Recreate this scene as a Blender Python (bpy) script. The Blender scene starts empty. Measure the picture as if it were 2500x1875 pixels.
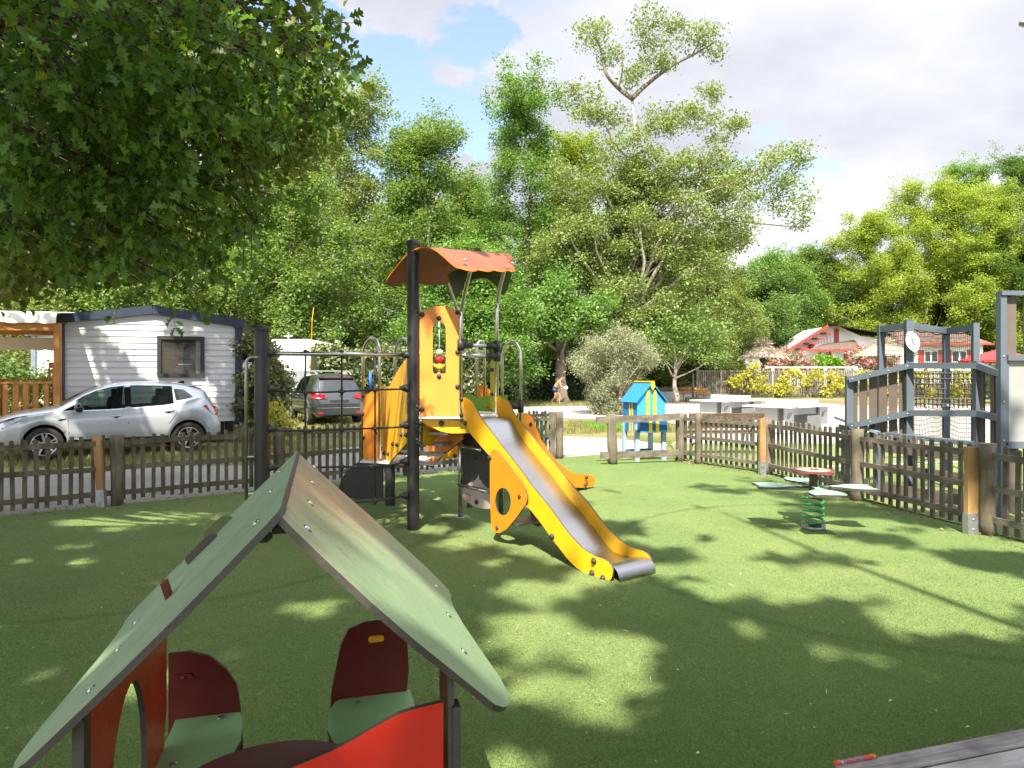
import bpy, math, random
import numpy as np
from mathutils import Vector, Matrix, Euler
from mathutils.geometry import tessellate_polygon

# ---------------------------------------------------------------- camera, sky, sun, exposure
SC = bpy.context.scene
COL = SC.collection
FPX = 1667.0; CAMH = 1.6; HOR = 918.0
cam_d = bpy.data.cameras.new("camera"); cam = bpy.data.objects.new("camera", cam_d); COL.objects.link(cam)
cam.location = (0, 0, CAMH); cam.rotation_euler = (math.radians(90), 0, 0)
cam_d.sensor_width = 36; cam_d.lens = 24.0; cam_d.shift_y = -19.5/2500
cam_d.clip_start = 0.05; cam_d.clip_end = 2000
SC.camera = cam
SC.view_settings.view_transform = 'Standard'; SC.view_settings.look = 'None'
SC.view_settings.exposure = 1.35; SC.view_settings.gamma = 1.0
SUN_AZ = math.radians(-8); SUN_EL = math.radians(54)
SUN = Vector((math.sin(SUN_AZ)*math.cos(SUN_EL), -math.cos(SUN_AZ)*math.cos(SUN_EL), math.sin(SUN_EL)))
sd = bpy.data.lights.new("sun", 'SUN'); sd.energy = 5.0; sd.angle = math.radians(0.53); sd.color = (1.0, 0.90, 0.72)
so = bpy.data.objects.new("sun", sd); COL.objects.link(so); so.location = (10, -10, 30)
so.rotation_euler = (-SUN).to_track_quat('-Z', 'Y').to_euler()

W_ = bpy.data.worlds.new("World"); SC.world = W_; W_.use_nodes = True
def world():
    nt = W_.node_tree; N = nt.nodes; L = nt.links
    for n in list(N): N.remove(n)
    out = N.new('ShaderNodeOutputWorld'); bg = N.new('ShaderNodeBackground'); bg.inputs[1].default_value = 0.115
    sky = N.new('ShaderNodeTexSky'); sky.sky_type = 'NISHITA'; sky.sun_disc = False
    sky.sun_elevation = SUN_EL; sky.sun_rotation = math.pi-SUN_AZ; sky.air_density = 1.0; sky.dust_density = 0.6; sky.ozone_density = 1.5
    tc = N.new('ShaderNodeTexCoord')
    sep = N.new('ShaderNodeSeparateXYZ'); L.new(tc.outputs['Generated'], sep.inputs[0])
    def mth(op, a, b=None, clamp=False):
        m = N.new('ShaderNodeMath'); m.operation = op; m.use_clamp = clamp
        for i, v in enumerate((a, b)):
            if v is None: continue
            if isinstance(v, (int, float)): m.inputs[i].default_value = v
            else: L.new(v, m.inputs[i])
        return m.outputs[0]
    zz = mth('ADD', mth('MAXIMUM', sep.outputs[2], 0.0), 0.22)
    cx = mth('DIVIDE', sep.outputs[0], zz); cy = mth('DIVIDE', sep.outputs[1], zz)
    cmb = N.new('ShaderNodeCombineXYZ'); L.new(cx, cmb.inputs[0]); L.new(cy, cmb.inputs[1])
    def noise(scale, det, rough, off):
        mp = N.new('ShaderNodeMapping'); mp.inputs['Location'].default_value = off; L.new(cmb.outputs[0], mp.inputs[0])
        n = N.new('ShaderNodeTexNoise'); n.inputs['Scale'].default_value = scale; n.inputs['Detail'].default_value = det
        n.inputs['Roughness'].default_value = rough; L.new(mp.outputs[0], n.inputs['Vector']); return n.outputs[0]
    n1 = noise(1.7, 8, 0.55, (3.1, 1.7, 0)); n2 = noise(1.1, 6, 0.55, (7.7, 4.2, 0))
    n3 = noise(2.6, 9, 0.6, (1.2, 8.4, 0))
    holes = None
    for (px, py, rad, amp) in ((985, 235, 7.5, .85), (1085, 165, 6.5, .65), (930, 140, 5.5, .5), (1130, 240, 6, .65), (1960, 520, 7, .30), (750, 5, 5, .45), (1330, 60, 4, .35), (1010, 330, 4, .35)):
        d = Vector(((px-1250)/FPX, 1.0, (HOR-py)/FPX)).normalized()
        vm = N.new('ShaderNodeVectorMath'); vm.operation = 'DOT_PRODUCT'; L.new(tc.outputs['Generated'], vm.inputs[0]); vm.inputs[1].default_value = d
        mr = N.new('ShaderNodeMapRange'); mr.interpolation_type = 'SMOOTHERSTEP'
        mr.inputs[1].default_value = math.cos(math.radians(rad)); mr.inputs[2].default_value = math.cos(math.radians(rad*.2)); mr.inputs[3].default_value = 0; mr.inputs[4].default_value = amp
        L.new(mth('ADD', vm.outputs['Value'], mth('MULTIPLY', mth('SUBTRACT', n3, 0.5), .030)), mr.inputs[0])
        holes = mr.outputs[0] if holes is None else mth('MAXIMUM', holes, mr.outputs[0])
    cover = mth('SUBTRACT', mth('ADD', n1, 0.30), holes)
    rp = N.new('ShaderNodeMapRange'); rp.interpolation_type = 'SMOOTHSTEP'
    rp.inputs[1].default_value = 0.30; rp.inputs[2].default_value = 0.62; rp.inputs[3].default_value = 0.0; rp.inputs[4].default_value = 1.0
    L.new(cover, rp.inputs[0])
    cr = N.new('ShaderNodeValToRGB'); L.new(n2, cr.inputs[0])
    cr.color_ramp.elements[0].position = 0.38; cr.color_ramp.elements[0].color = (2.55, 2.63, 2.98, 1)
    cr.color_ramp.elements[1].position = 0.60; cr.color_ramp.elements[1].color = (3.8, 3.85, 3.98, 1)
    mx = N.new('ShaderNodeMix'); mx.data_type = 'RGBA'
    L.new(rp.outputs[0], mx.inputs[0])
    # front fill added: cloud brightened round the sun, out of view behind the camera
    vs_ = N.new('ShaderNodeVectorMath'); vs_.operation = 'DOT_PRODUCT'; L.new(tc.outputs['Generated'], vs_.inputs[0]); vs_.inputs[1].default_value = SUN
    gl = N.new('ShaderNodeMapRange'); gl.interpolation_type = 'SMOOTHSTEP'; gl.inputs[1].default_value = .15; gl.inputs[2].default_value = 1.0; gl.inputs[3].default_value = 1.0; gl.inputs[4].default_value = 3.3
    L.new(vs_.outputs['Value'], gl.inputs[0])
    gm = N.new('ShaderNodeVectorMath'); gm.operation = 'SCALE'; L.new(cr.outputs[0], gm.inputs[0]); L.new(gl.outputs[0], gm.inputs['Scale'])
    sb = N.new('ShaderNodeMix'); sb.data_type = 'RGBA'; sb.blend_type = 'MULTIPLY'; sb.inputs[0].default_value = 1.0
    L.new(sky.outputs[0], sb.inputs[6]); sb.inputs[7].default_value = (1.0, .96, .92, 1)
    sb2 = N.new('ShaderNodeMix'); sb2.data_type = 'RGBA'; sb2.blend_type = 'ADD'; sb2.inputs[0].default_value = 1.0
    L.new(sb.outputs[2], sb2.inputs[6]); sb2.inputs[7].default_value = (.62, .74, .88, 1)
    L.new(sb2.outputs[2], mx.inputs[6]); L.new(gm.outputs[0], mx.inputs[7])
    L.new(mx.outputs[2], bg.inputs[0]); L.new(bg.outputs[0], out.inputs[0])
world()
SC.cycles.max_bounces = 8; SC.cycles.diffuse_bounces = 4; SC.cycles.glossy_bounces = 3; SC.cycles.transmission_bounces = 4
SC.cycles.transparent_max_bounces = 8; SC.cycles.caustics_reflective = False; SC.cycles.caustics_refractive = False
SC.cycles.sample_clamp_indirect = 6.0
SC.cycles.use_denoising = True

# ---------------------------------------------------------------- helpers
rnd = random.Random(7)
def W(px, py, Y): return Vector(((px-1250)*Y/FPX, Y, CAMH+(HOR-py)*Y/FPX))
def G(px, py): Y = CAMH*FPX/(py-HOR); return Vector(((px-1250)*Y/FPX, Y, 0))
def V(*a): return Vector(a)

def catmull(p, closed=False, sub=5):
    p = [Vector(q) for q in p]; n = len(p); out = []
    rng = range(n) if closed else range(n-1)
    for i in rng:
        if closed: a, b, c, d = p[(i-1) % n], p[i], p[(i+1) % n], p[(i+2) % n]
        else: a, b, c, d = p[max(i-1, 0)], p[i], p[i+1], p[min(i+2, n-1)]
        for k in range(sub):
            t = k/sub
            out.append(.5*((2*b)+(c-a)*t+(2*a-5*b+4*c-d)*t*t+(3*b-a-3*c+d)*t**3))
    if not closed: out.append(p[-1])
    return out

def rounded(pts, r, seg=4):
    """polygon with its corners rounded (r: one radius or one per corner)"""
    n = len(pts); out = []
    for i in range(n):
        p = Vector(pts[i]); a = Vector(pts[i-1]); b = Vector(pts[(i+1) % n])
        rr = r[i] if isinstance(r, (list, tuple)) else r
        if rr <= 0: out.append(p); continue
        da, db = (a-p), (b-p); la, lb = da.length, db.length
        rr = min(rr, la*.48, lb*.48); s, e = p+da.normalized()*rr, p+db.normalized()*rr
        for k in range(seg+1):
            t = k/seg; out.append((1-t)**2*s+2*t*(1-t)*p+t*t*e)
    return out

ORG = {}
class MB:
    def __init__(s): s.v = []; s.f = []; s.m = []; s.s = []
    def add(s, vs, fs, mi=0, sm=False):
        o = len(s.v); s.v += [Vector(q) for q in vs]
        for f in fs: s.f.append([i+o for i in f]); s.m.append(mi); s.s.append(sm)
        return s
    def box(s, c, size, mi=0, rz=0.0, rot=None):
        c = Vector(c); x, y, z = [k/2 for k in size]
        R = rot if rot is not None else Matrix.Rotation(rz, 3, 'Z')
        vs = [c+R @ Vector((sx*x, sy*y, sz*z)) for sz in (-1, 1) for sx, sy in ((-1, -1), (1, -1), (1, 1), (-1, 1))]
        return s.add(vs, [(3, 2, 1, 0), (4, 5, 6, 7), (0, 1, 5, 4), (1, 2, 6, 5), (2, 3, 7, 6), (3, 0, 4, 7)], mi)
    def bar(s, a, b, w, h, mi=0, up=(0, 0, 1), taper=1.0):
        """beam from a to b, w across, h along up"""
        a, b = Vector(a), Vector(b); d = (b-a).normalized(); u = Vector(up)
        if abs(d.dot(u)) > .99: u = Vector((0, 1, 0)) if abs(d.y) < .9 else Vector((1, 0, 0))
        sd_ = d.cross(u).normalized(); u = sd_.cross(d).normalized()
        vs = []
        for p, k in ((a, 1.0), (b, taper)):
            for x, y in ((-1, -1), (1, -1), (1, 1), (-1, 1)): vs.append(p+sd_*x*w/2*k+u*y*h/2*k)
        return s.add(vs, [(0, 3, 2, 1), (4, 5, 6, 7), (0, 1, 5, 4), (1, 2, 6, 5), (2, 3, 7, 6), (3, 0, 4, 7)], mi)
    def tube(s, pts, r, seg=10, mi=0, cap=True, sm=True):
        pts = [Vector(p) for p in pts]; n = len(pts)
        rs = list(r) if isinstance(r, (list, tuple)) else [r]*n
        d0 = (pts[1]-pts[0]).normalized()
        u = Vector((0, 0, 1)) if abs(d0.z) < .9 else Vector((1, 0, 0))
        u = (u-d0*u.dot(d0)).normalized(); vs = []
        for i, p in enumerate(pts):
            d = (pts[min(i+1, n-1)]-pts[max(i-1, 0)]).normalized()
            u = (u-d*u.dot(d))
            if u.length < 1e-4: u = d.orthogonal()
            u.normalize(); w = d.cross(u)
            for k in range(seg):
                a = 2*math.pi*k/seg; vs.append(p+(u*math.cos(a)+w*math.sin(a))*rs[i])
        fs = [(i*seg+k, i*seg+(k+1) % seg, (i+1)*seg+(k+1) % seg, (i+1)*seg+k) for i in range(n-1) for k in range(seg)]
        s.add(vs, fs, mi, sm)
        if cap:
            o = len(s.v)-len(vs)
            s.f.append([o+k for k in reversed(range(seg))]); s.m.append(mi); s.s.append(False)
            s.f.append([o+(n-1)*seg+k for k in range(seg)]); s.m.append(mi); s.s.append(False)
        return s
    def cyl(s, a, b, r, seg=14, mi=0, r2=None): return s.tube([a, b], [r, r if r2 is None else r2], seg, mi)
    def lathe(s, prof, o, seg=20, mi=0, axis=(0, 0, 1)):
        o = Vector(o); ax = Vector(axis).normalized(); u = ax.orthogonal().normalized(); w = ax.cross(u); n = len(prof)
        vs = [o+ax*z+(u*math.cos(2*math.pi*k/seg)+w*math.sin(2*math.pi*k/seg))*r for r, z in prof for k in range(seg)]
        return s.add(vs, [(i*seg+k, i*seg+(k+1) % seg, (i+1)*seg+(k+1) % seg, (i+1)*seg+k) for i in range(n-1) for k in range(seg)], mi, True)
    def ball(s, c, r, seg=12, mi=0, axis=(0, 0, 1), k=1.0):
        n = max(4, seg//2)
        return s.lathe([(max(1e-4, r*math.sin(math.pi*i/n)), -k*r*math.cos(math.pi*i/n)) for i in range(n+1)], c, seg, mi, axis)
    def dome(s, c, r, nrm, mi=0, k=.8, seg=10):
        return s.lathe([(r*math.cos(math.pi/2*i/4)+1e-4, k*r*math.sin(math.pi/2*i/4)) for i in range(5)], c, seg, mi, nrm)
    def plate(s, outer, holes, O, e1, e2, t, mi=0, me=None, t0=0.0):
        """flat board: 2D outlines in the plane (O,e1,e2), from t0 to t0+t along the normal e1 x e2; edges take material me"""
        O, e1, e2 = Vector(O), Vector(e1), Vector(e2); nn = e1.cross(e2).normalized(); me = mi if me is None else me
        loops = [[Vector((p[0], p[1], 0)) for p in outer]]+[[Vector((p[0], p[1], 0)) for p in h] for h in holes]
        tris = tessellate_polygon(loops); flat = [p for l in loops for p in l]; N_ = len(flat)
        vs = [O+e1*p.x+e2*p.y+nn*(t0+t) for p in flat]+[O+e1*p.x+e2*p.y+nn*t0 for p in flat]
        fr, bk = [], []
        for a, b, c in tris:
            ar = (flat[b]-flat[a]).cross(flat[c]-flat[a]).z
            if ar < 0: b, c = c, b
            fr.append((a, b, c)); bk.append((c+N_, b+N_, a+N_))
        s.add(vs, fr+bk, mi); o = len(s.v)-len(vs)
        k = 0
        for li, l in enumerate(loops):
            n = len(l); area = sum(l[i].x*l[(i+1) % n].y-l[(i+1) % n].x*l[i].y for i in range(n))
            ccw = (area > 0) == (li == 0)
            for i in range(n):
                a, b = k+i, k+(i+1) % n
                q = [a+N_, b+N_, b, a] if ccw else [a, b, b+N_, a+N_]
                s.f.append([o+j for j in q]); s.m.append(me); s.s.append(False)
            k += n
        return s
    def build(s, name, mats, parent=None, org=None, smooth=None):
        if not isinstance(mats, (list, tuple)): mats = [mats]
        o_ = Vector(org) if org is not None else (ORG[parent.name] if parent else Vector((0, 0, 0)))
        me = bpy.data.meshes.new(name)
        me.from_pydata([tuple(q-o_) for q in s.v], [], s.f)
        for m in mats: me.materials.append(m)
        me.polygons.foreach_set('material_index', s.m)
        me.polygons.foreach_set('use_smooth', s.s if smooth is None else [smooth]*len(s.f))
        me.update()
        ob = bpy.data.objects.new(name, me); COL.objects.link(ob); ORG[ob.name] = o_
        if parent: ob.parent = parent
        else: ob.location = o_
        return ob

def tag(o, label=None, cat=None, group=None, kind=None):
    if label: o['label'] = label
    if cat: o['category'] = cat
    if group: o['group'] = group
    if kind: o['kind'] = kind
    return o
def thing(name, label, cat, loc, group=None):
    o = bpy.data.objects.new(name, None); COL.objects.link(o); o.location = loc; ORG[o.name] = Vector(loc)
    o.empty_display_size = .2
    return tag(o, label, cat, group)
def copy_tree(o, parent=None):
    c = o.copy(); COL.objects.link(c); ORG[c.name] = ORG[o.name]
    if parent: c.parent = parent
    for ch in list(o.children): copy_tree(ch, c)
    return c

# ---------------------------------------------------------------- materials
def nodes(name):
    m = bpy.data.materials.new(name); m.use_nodes = True; nt = m.node_tree
    return m, nt, nt.nodes['Principled BSDF']
def mixc(nt, fac, a, b, mode='MIX'):
    n = nt.nodes.new('ShaderNodeMix'); n.data_type = 'RGBA'; n.blend_type = mode
    for i, v in ((0, fac), (6, a), (7, b)):
        if isinstance(v, (int, float)): n.inputs[i].default_value = v
        elif isinstance(v, (tuple, list)): n.inputs[i].default_value = tuple(v)[:3]+(1,)
        else: nt.links.new(v, n.inputs[i])
    return n.outputs[2]
def nz(nt, scale, det=4, rough=.6, stretch=None, coord='Object'):
    tc = nt.nodes.new('ShaderNodeTexCoord'); n = nt.nodes.new('ShaderNodeTexNoise')
    n.inputs['Scale'].default_value = scale; n.inputs['Detail'].default_value = det; n.inputs['Roughness'].default_value = rough
    if stretch:
        mp = nt.nodes.new('ShaderNodeMapping'); mp.inputs['Scale'].default_value = stretch
        nt.links.new(tc.outputs[coord], mp.inputs[0]); nt.links.new(mp.outputs[0], n.inputs['Vector'])
    else: nt.links.new(tc.outputs[coord], n.inputs['Vector'])
    return n.outputs[0]
def ramp(nt, fac, stops):
    n = nt.nodes.new('ShaderNodeValToRGB'); nt.links.new(fac, n.inputs[0]); e = n.color_ramp.elements
    while len(e) < len(stops): e.new(.5)
    for i, (p, c) in enumerate(stops):
        e[i].position = p; e[i].color = (tuple(c)+(1,))[:4] if isinstance(c, (tuple, list)) else (c, c, c, 1)
    return n.outputs[0]
def bump(nt, b, h, strength, dist=.01):
    n = nt.nodes.new('ShaderNodeBump'); n.inputs['Strength'].default_value = strength; n.inputs['Distance'].default_value = dist
    nt.links.new(h, n.inputs['Height']); nt.links.new(n.outputs[0], b.inputs['Normal'])
def mat(name, c, rough=.55, metal=0.0, var=.18, scale=6.0, bmp=0.0, bscale=60.0, dirt=0.0, spec=.5, coat=0.0, fine=0.0):
    m, nt, b = nodes(name)
    f = nz(nt, scale, 5, .6)
    lo = tuple(k*(1-var) for k in c); hi = tuple(min(1, k*(1+var)) for k in c)
    col = ramp(nt, f, [(.3, lo), (.7, hi)])
    if dirt:
        d = nz(nt, scale*2.3, 6, .7); dd = ramp(nt, d, [(.52, 0.0), (.75, 1.0)])
        mm = nt.nodes.new('ShaderNodeMath'); mm.operation = 'MULTIPLY'; nt.links.new(dd, mm.inputs[0]); mm.inputs[1].default_value = dirt
        col = mixc(nt, mm.outputs[0], col, (.09, .08, .06))
    nt.links.new(col, b.inputs['Base Color'])
    dr_ = .03 if (metal > .3 or coat) else .1
    rr = ramp(nt, nz(nt, scale*(3 if dr_ > .05 else .5), 4), [(.3, max(0, rough-dr_)), (.7, min(1, rough+dr_))]); nt.links.new(rr, b.inputs['Roughness'])
    b.inputs['Metallic'].default_value = metal; b.inputs['Specular IOR Level'].default_value = spec
    if coat: b.inputs['Coat Weight'].default_value = coat; b.inputs['Coat Roughness'].default_value = .06
    if bmp: bump(nt, b, nz(nt, bscale, 4), bmp)
    return m
def wood(name, c1, c2, scale=9.0, stretch=(1, 1, .12), rough=.8, bmp=.35, knots=True):
    m, nt, b = nodes(name)
    f = nz(nt, scale*2.2, 7, .65, stretch); g = nz(nt, scale*.35, 3)
    col = ramp(nt, f, [(.3, c1), (.5, tuple((a+b_)/2 for a, b_ in zip(c1, c2))), (.7, c2)])
    col = mixc(nt, ramp(nt, g, [(.35, .55), (.65, 0.0)]), col, tuple(k*.5 for k in c1))
    nt.links.new(col, b.inputs['Base Color']); b.inputs['Roughness'].default_value = rough; b.inputs['Specular IOR Level'].default_value = .25
    bump(nt, b, f, bmp, .012)
    return m
def leafmat(name, dark, mid, light, trans=.35, odd=None, gloss=.45, odd_at=.95):
    m = bpy.data.materials.new(name); m.use_nodes = True; nt = m.node_tree; N = nt.nodes; L = nt.links
    b = N['Principled BSDF']; out = N['Material Output']
    geo = N.new('ShaderNodeNewGeometry')
    stops = [(0.0, dark), (.45, mid), (.85, light)]
    if odd: stops += [(odd_at-.02, light), (odd_at, odd)]
    col = ramp(nt, geo.outputs['Random Per Island'], stops)
    big = nz(nt, .33, 3, .6)
    col = mixc(nt, ramp(nt, big, [(.35, 0.0), (.65, .55)]), col, light)
    L.new(col, b.inputs['Base Color']); b.inputs['Roughness'].default_value = gloss; b.inputs['Specular IOR Level'].default_value = .35
    tr = N.new('ShaderNodeBsdfTranslucent'); tcol = mixc(nt, 1.0, col, (1.25, 1.2, .5), 'MULTIPLY'); L.new(tcol, tr.inputs[0])
    mx = N.new('ShaderNodeMixShader'); mx.inputs[0].default_value = trans
    L.new(b.outputs[0], mx.inputs[1]); L.new(tr.outputs[0], mx.inputs[2]); L.new(mx.outputs[0], out.inputs[0])
    return m

M = {}
M['black_post'] = mat('black_post', (.022, .022, .024), .38, var=.25, scale=3, bmp=.1)
M['black_plastic'] = mat('black_plastic', (.035, .034, .034), .5, bmp=.1)
M['steel'] = mat('steel', (.58, .57, .56), .27, 1.0, var=.05, scale=2)
M['chute'] = mat('slide_steel', (.46, .455, .46), .28, 1.0, var=.10, scale=1.5)
M['dull_steel'] = mat('dull_steel', (.42, .41, .39), .42, 1.0, var=.15, scale=8, dirt=.25)
M['galv'] = mat('galv', (.42, .45, .48), .5, .7, var=.2, scale=14)
M['edge'] = mat('board_edge', (.075, .065, .055), .7, bmp=.3)
M['yellow'] = mat('yellow_board', (.86, .47, .012), .42, var=.06, scale=4, dirt=.20)
M['orange'] = mat('orange_board', (.80, .25, .012), .42, var=.06, scale=4, dirt=.10)
M['amber'] = mat('amber_board', (.84, .295, .045), .45, var=.07, scale=4, dirt=.15)
M['rust'] = mat('rust_roof_board', (.29, .082, .044), .58, var=.15, scale=5, dirt=.30)
M['lime'] = mat('lime_board', (.40, .66, .015), .45, var=.05)
M['green'] = mat('green_board', (.13, .33, .012), .45, var=.06)
M['olive'] = mat('olive_board', (.06, .085, .012), .5, var=.1)
M['darkboard'] = mat('dark_board', (.055, .052, .045), .5, var=.15, dirt=.3)
M['pinkboard'] = mat('pale_pink_board', (.50, .40, .38), .5, var=.1, dirt=.2)
M['brownboard'] = mat('brown_motif', (.30, .20, .17), .5)
M['whiteboard'] = mat('white_board', (.72, .70, .66), .5, dirt=.2)
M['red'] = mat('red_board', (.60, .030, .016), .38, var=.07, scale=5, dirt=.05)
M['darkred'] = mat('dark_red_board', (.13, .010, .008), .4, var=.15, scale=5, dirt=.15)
M['purple'] = mat('purple_board', (.20, .03, .05), .4, var=.1, scale=5, dirt=.15)
M['seatgreen'] = mat('seat_green', (.36, .66, .30), .4, var=.07, scale=4, dirt=.12)
M['bead_green'] = mat('bead_green', (.36, .55, .25), .4); M['bead_red'] = mat('bead_red', (.7, .02, .015), .35); M['bead_yellow'] = mat('bead_yellow', (.8, .42, .02), .4)
M['rope'] = mat('black_rope', (.03, .032, .03), .75, bmp=.6, bscale=140)
M['wood_old'] = wood('weathered_wood', (.092, .080, .065), (.250, .222, .182))
M['wood_left'] = wood('mossy_weathered_wood', (.080, .067, .044), (.225, .192, .138))
M['wood_rail'] = wood('weathered_rail_wood', (.112, .100, .083), (.285, .255, .213), stretch=(.35, .35, 1))
M['wood_log'] = wood('weathered_log', (.112, .096, .072), (.285, .248, .195), scale=6, bmp=.6)
M['wood_new'] = wood('new_timber', (.36, .21, .085), (.52, .34, .16), scale=5, bmp=.15)
M['wood_amber'] = wood('stained_timber', (.40, .17, .045), (.60, .30, .10), scale=5, bmp=.15)
M['wood_dark'] = wood('dark_bench_wood', (.10, .065, .045), (.21, .14, .10), stretch=(.15, 1, 1))
M['wood_deck'] = wood('grey_deck_wood', (.12, .108, .112), (.44, .41, .41), scale=14, stretch=(.10, 1.2, 1), bmp=.5)
M['wood_deck2'] = wood('pale_deck_wood', (.34, .32, .33), (.55, .53, .54), scale=14, stretch=(.10, 1.2, 1), bmp=.4)
M['bark'] = mat('bark', (.17, .145, .115), .9, var=.5, scale=5, bmp=1.0, bscale=14, spec=.1)
M['bark_pale'] = mat('pale_bark', (.36, .32, .27), .9, var=.4, scale=4, bmp=.8, bscale=16, spec=.1)
M['bark_dark'] = mat('dark_bark', (.075, .06, .048), .9, var=.4, scale=5, bmp=.8, bscale=16, spec=.1)
M['grey_metal'] = mat('blue_grey_coat', (.105, .135, .172), .45, var=.06, scale=3, bmp=.05)
M['grey_light'] = mat('pale_grey_coat', (.30, .36, .41), .4, var=.06)
M['brown_plank'] = mat('brown_composite', (.135, .108, .092), .65, var=.12, scale=6, bmp=.15)
M['white_panel'] = mat('white_panel', (.31, .325, .33), .35, var=.04, scale=2)
M['white_paint'] = mat('white_paint', (.80, .80, .78), .5, var=.05)
M['hedge_core'] = mat('hedge_core', (.018, .030, .010), .95)
M['dark'] = mat('dark_void', (.012, .012, .012), .8)
M['glass_dark'] = mat('dark_glass', (.02, .025, .028), .06, spec=.8, var=.1)
M['rubber'] = mat('rubber', (.022, .022, .022), .8, bmp=.2)
M['blue_paint'] = mat('blue_paint', (.018, .20, .52), .45, var=.06, scale=6)
M['blue_lit'] = mat('lit_blue_paint', (.05, .33, .66), .45, var=.06, scale=6)  # lighter copy of blue_paint, with sunlight on the box front put into the colour
M['blue_dark'] = mat('deep_blue_paint', (.012, .105, .30), .5, var=.06)
M['yel_paint'] = mat('yellow_paint', (.80, .60, .008), .45, var=.04)
M['leg_blue'] = mat('pale_blue_grey_paint', (.33, .42, .52), .55, var=.1)
M['skin'] = mat('skin', (.46, .24, .155), .5, var=.12, scale=9)
M['hair'] = mat('hair', (.02, .014, .01), .6)
M['shorts'] = mat('navy_cloth', (.025, .03, .11), .7, var=.5, scale=20)
M['thatch'] = mat('thatch', (.58, .50, .40), .95, var=.25, scale=12, bmp=1.0, bscale=40, spec=.05)
M['tile'] = mat('clay_tile', (.115, .075, .058), .85, var=.5, scale=4, bmp=.8, bscale=9)
M['bred'] = mat('basque_red', (.36, .035, .03), .5, var=.1)
M['canvas'] = mat('awning_canvas', (.66, .64, .60), .8, var=.06, scale=3, dirt=.08)
M['tan_canvas'] = mat('tan_canvas', (.33, .29, .22), .85, var=.15)
# ---------------------------------------------------------------- ground sheets
def sheet(name, pts, z, m, kind='structure', sub=0):
    b = MB(); b.add([(x, y, z) for x, y in pts], [list(range(len(pts)))])
    o = b.build(name, m); o['kind'] = kind; return o
def turf_mat(name, lo, hi, seams=True):
    m, nt, b = nodes(name); L = nt.links
    geo = nt.nodes.new('ShaderNodeNewGeometry')
    def nzp(scale, det, st=(1, 1, 1), rough=.6):
        mp = nt.nodes.new('ShaderNodeMapping'); mp.inputs['Scale'].default_value = st; L.new(geo.outputs['Position'], mp.inputs[0])
        n = nt.nodes.new('ShaderNodeTexNoise'); n.inputs['Scale'].default_value = scale; n.inputs['Detail'].default_value = det; n.inputs['Roughness'].default_value = rough
        L.new(mp.outputs[0], n.inputs['Vector']); return n.outputs[0]
    a = nzp(75, 4, (1, .7, 1), .7); c = nzp(1.1, 4); d = nzp(9, 5, (1, .6, 1), .75)
    col = ramp(nt, a, [(.32, lo), (.66, hi)])
    col = mixc(nt, ramp(nt, c, [(.35, .30), (.65, 0.0)]), col, tuple(k*.62 for k in lo))
    col = mixc(nt, ramp(nt, d, [(.35, .28), (.6, 0.0)]), col, tuple(k*.7 for k in lo))
    e_ = nzp(.55, 5, (1, 1, 1), .7)
    col = mixc(nt, ramp(nt, e_, [(.45, 0.0), (.68, .38)]), col, (hi[0]*.95, hi[1]*.80, hi[2]*.75))
    if seams:
        for cx, cy, R in ((3.3, 6.15, 2.35), (-3.9, 7.5, 3.15)):
            vm = nt.nodes.new('ShaderNodeVectorMath'); vm.operation = 'DISTANCE'; L.new(geo.outputs['Position'], vm.inputs[0]); vm.inputs[1].default_value = (cx, cy, 0)
            w = nt.nodes.new('ShaderNodeMath'); w.operation = 'MULTIPLY_ADD'; L.new(d, w.inputs[0]); w.inputs[1].default_value = .16; L.new(vm.outputs['Value'], w.inputs[2])
            s = nt.nodes.new('ShaderNodeMath'); s.operation = 'SUBTRACT'; L.new(w.outputs[0], s.inputs[0]); s.inputs[1].default_value = R+.08
            ab = nt.nodes.new('ShaderNodeMath'); ab.operation = 'ABSOLUTE'; L.new(s.outputs[0], ab.inputs[0])
            mr = nt.nodes.new('ShaderNodeMapRange'); mr.inputs[1].default_value = .012; mr.inputs[2].default_value = .06; mr.inputs[3].default_value = .55; mr.inputs[4].default_value = 0
            L.new(ab.outputs[0], mr.inputs[0])
            col = mixc(nt, mr.outputs[0], col, tuple(k*.40 for k in lo))
    L.new(col, b.inputs['Base Color']); b.inputs['Roughness'].default_value = .85; b.inputs['Specular IOR Level'].default_value = .12
    b.inputs['Sheen Weight'].default_value = .35; b.inputs['Sheen Tint'].default_value = (.75, .8, .45, 1); b.inputs['Sheen Roughness'].default_value = .4
    n2 = nt.nodes.new('ShaderNodeMath'); n2.operation = 'MULTIPLY_ADD'; L.new(d, n2.inputs[0]); n2.inputs[1].default_value = .6; L.new(a, n2.inputs[2])
    bump(nt, b, n2.outputs[0], .8, .03)
    return m
M['turf'] = turf_mat('artificial_turf', (.052, .130, .026), (.180, .268, .085))
M['court'] = turf_mat('court_turf', (.10, .16, .05), (.22, .27, .10), False)
def ground_mat(name, cols, s1, s2, bm):
    m, nt, b = nodes(name); L = nt.links
    a = nz(nt, s1, 6, .65); c = nz(nt, s2, 5, .7)
    col = ramp(nt, a, cols); col = mixc(nt, ramp(nt, c, [(.4, .35), (.65, 0.0)]), col, tuple(k*.6 for k in cols[0][1]))
    L.new(col, b.inputs['Base Color']); b.inputs['Roughness'].default_value = .95; b.inputs['Specular IOR Level'].default_value = .1
    bump(nt, b, c, bm, .03); return m
M['ground'] = ground_mat('grassy_earth', [(.35, (.10, .13, .035)), (.5, (.20, .19, .085)), (.68, (.30, .25, .16))], .45, 22, .8)
M['gravel'] = ground_mat('pale_gravel', [(.3, (.30, .285, .27)), (.7, (.42, .40, .375))], .8, 38, .7)
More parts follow.
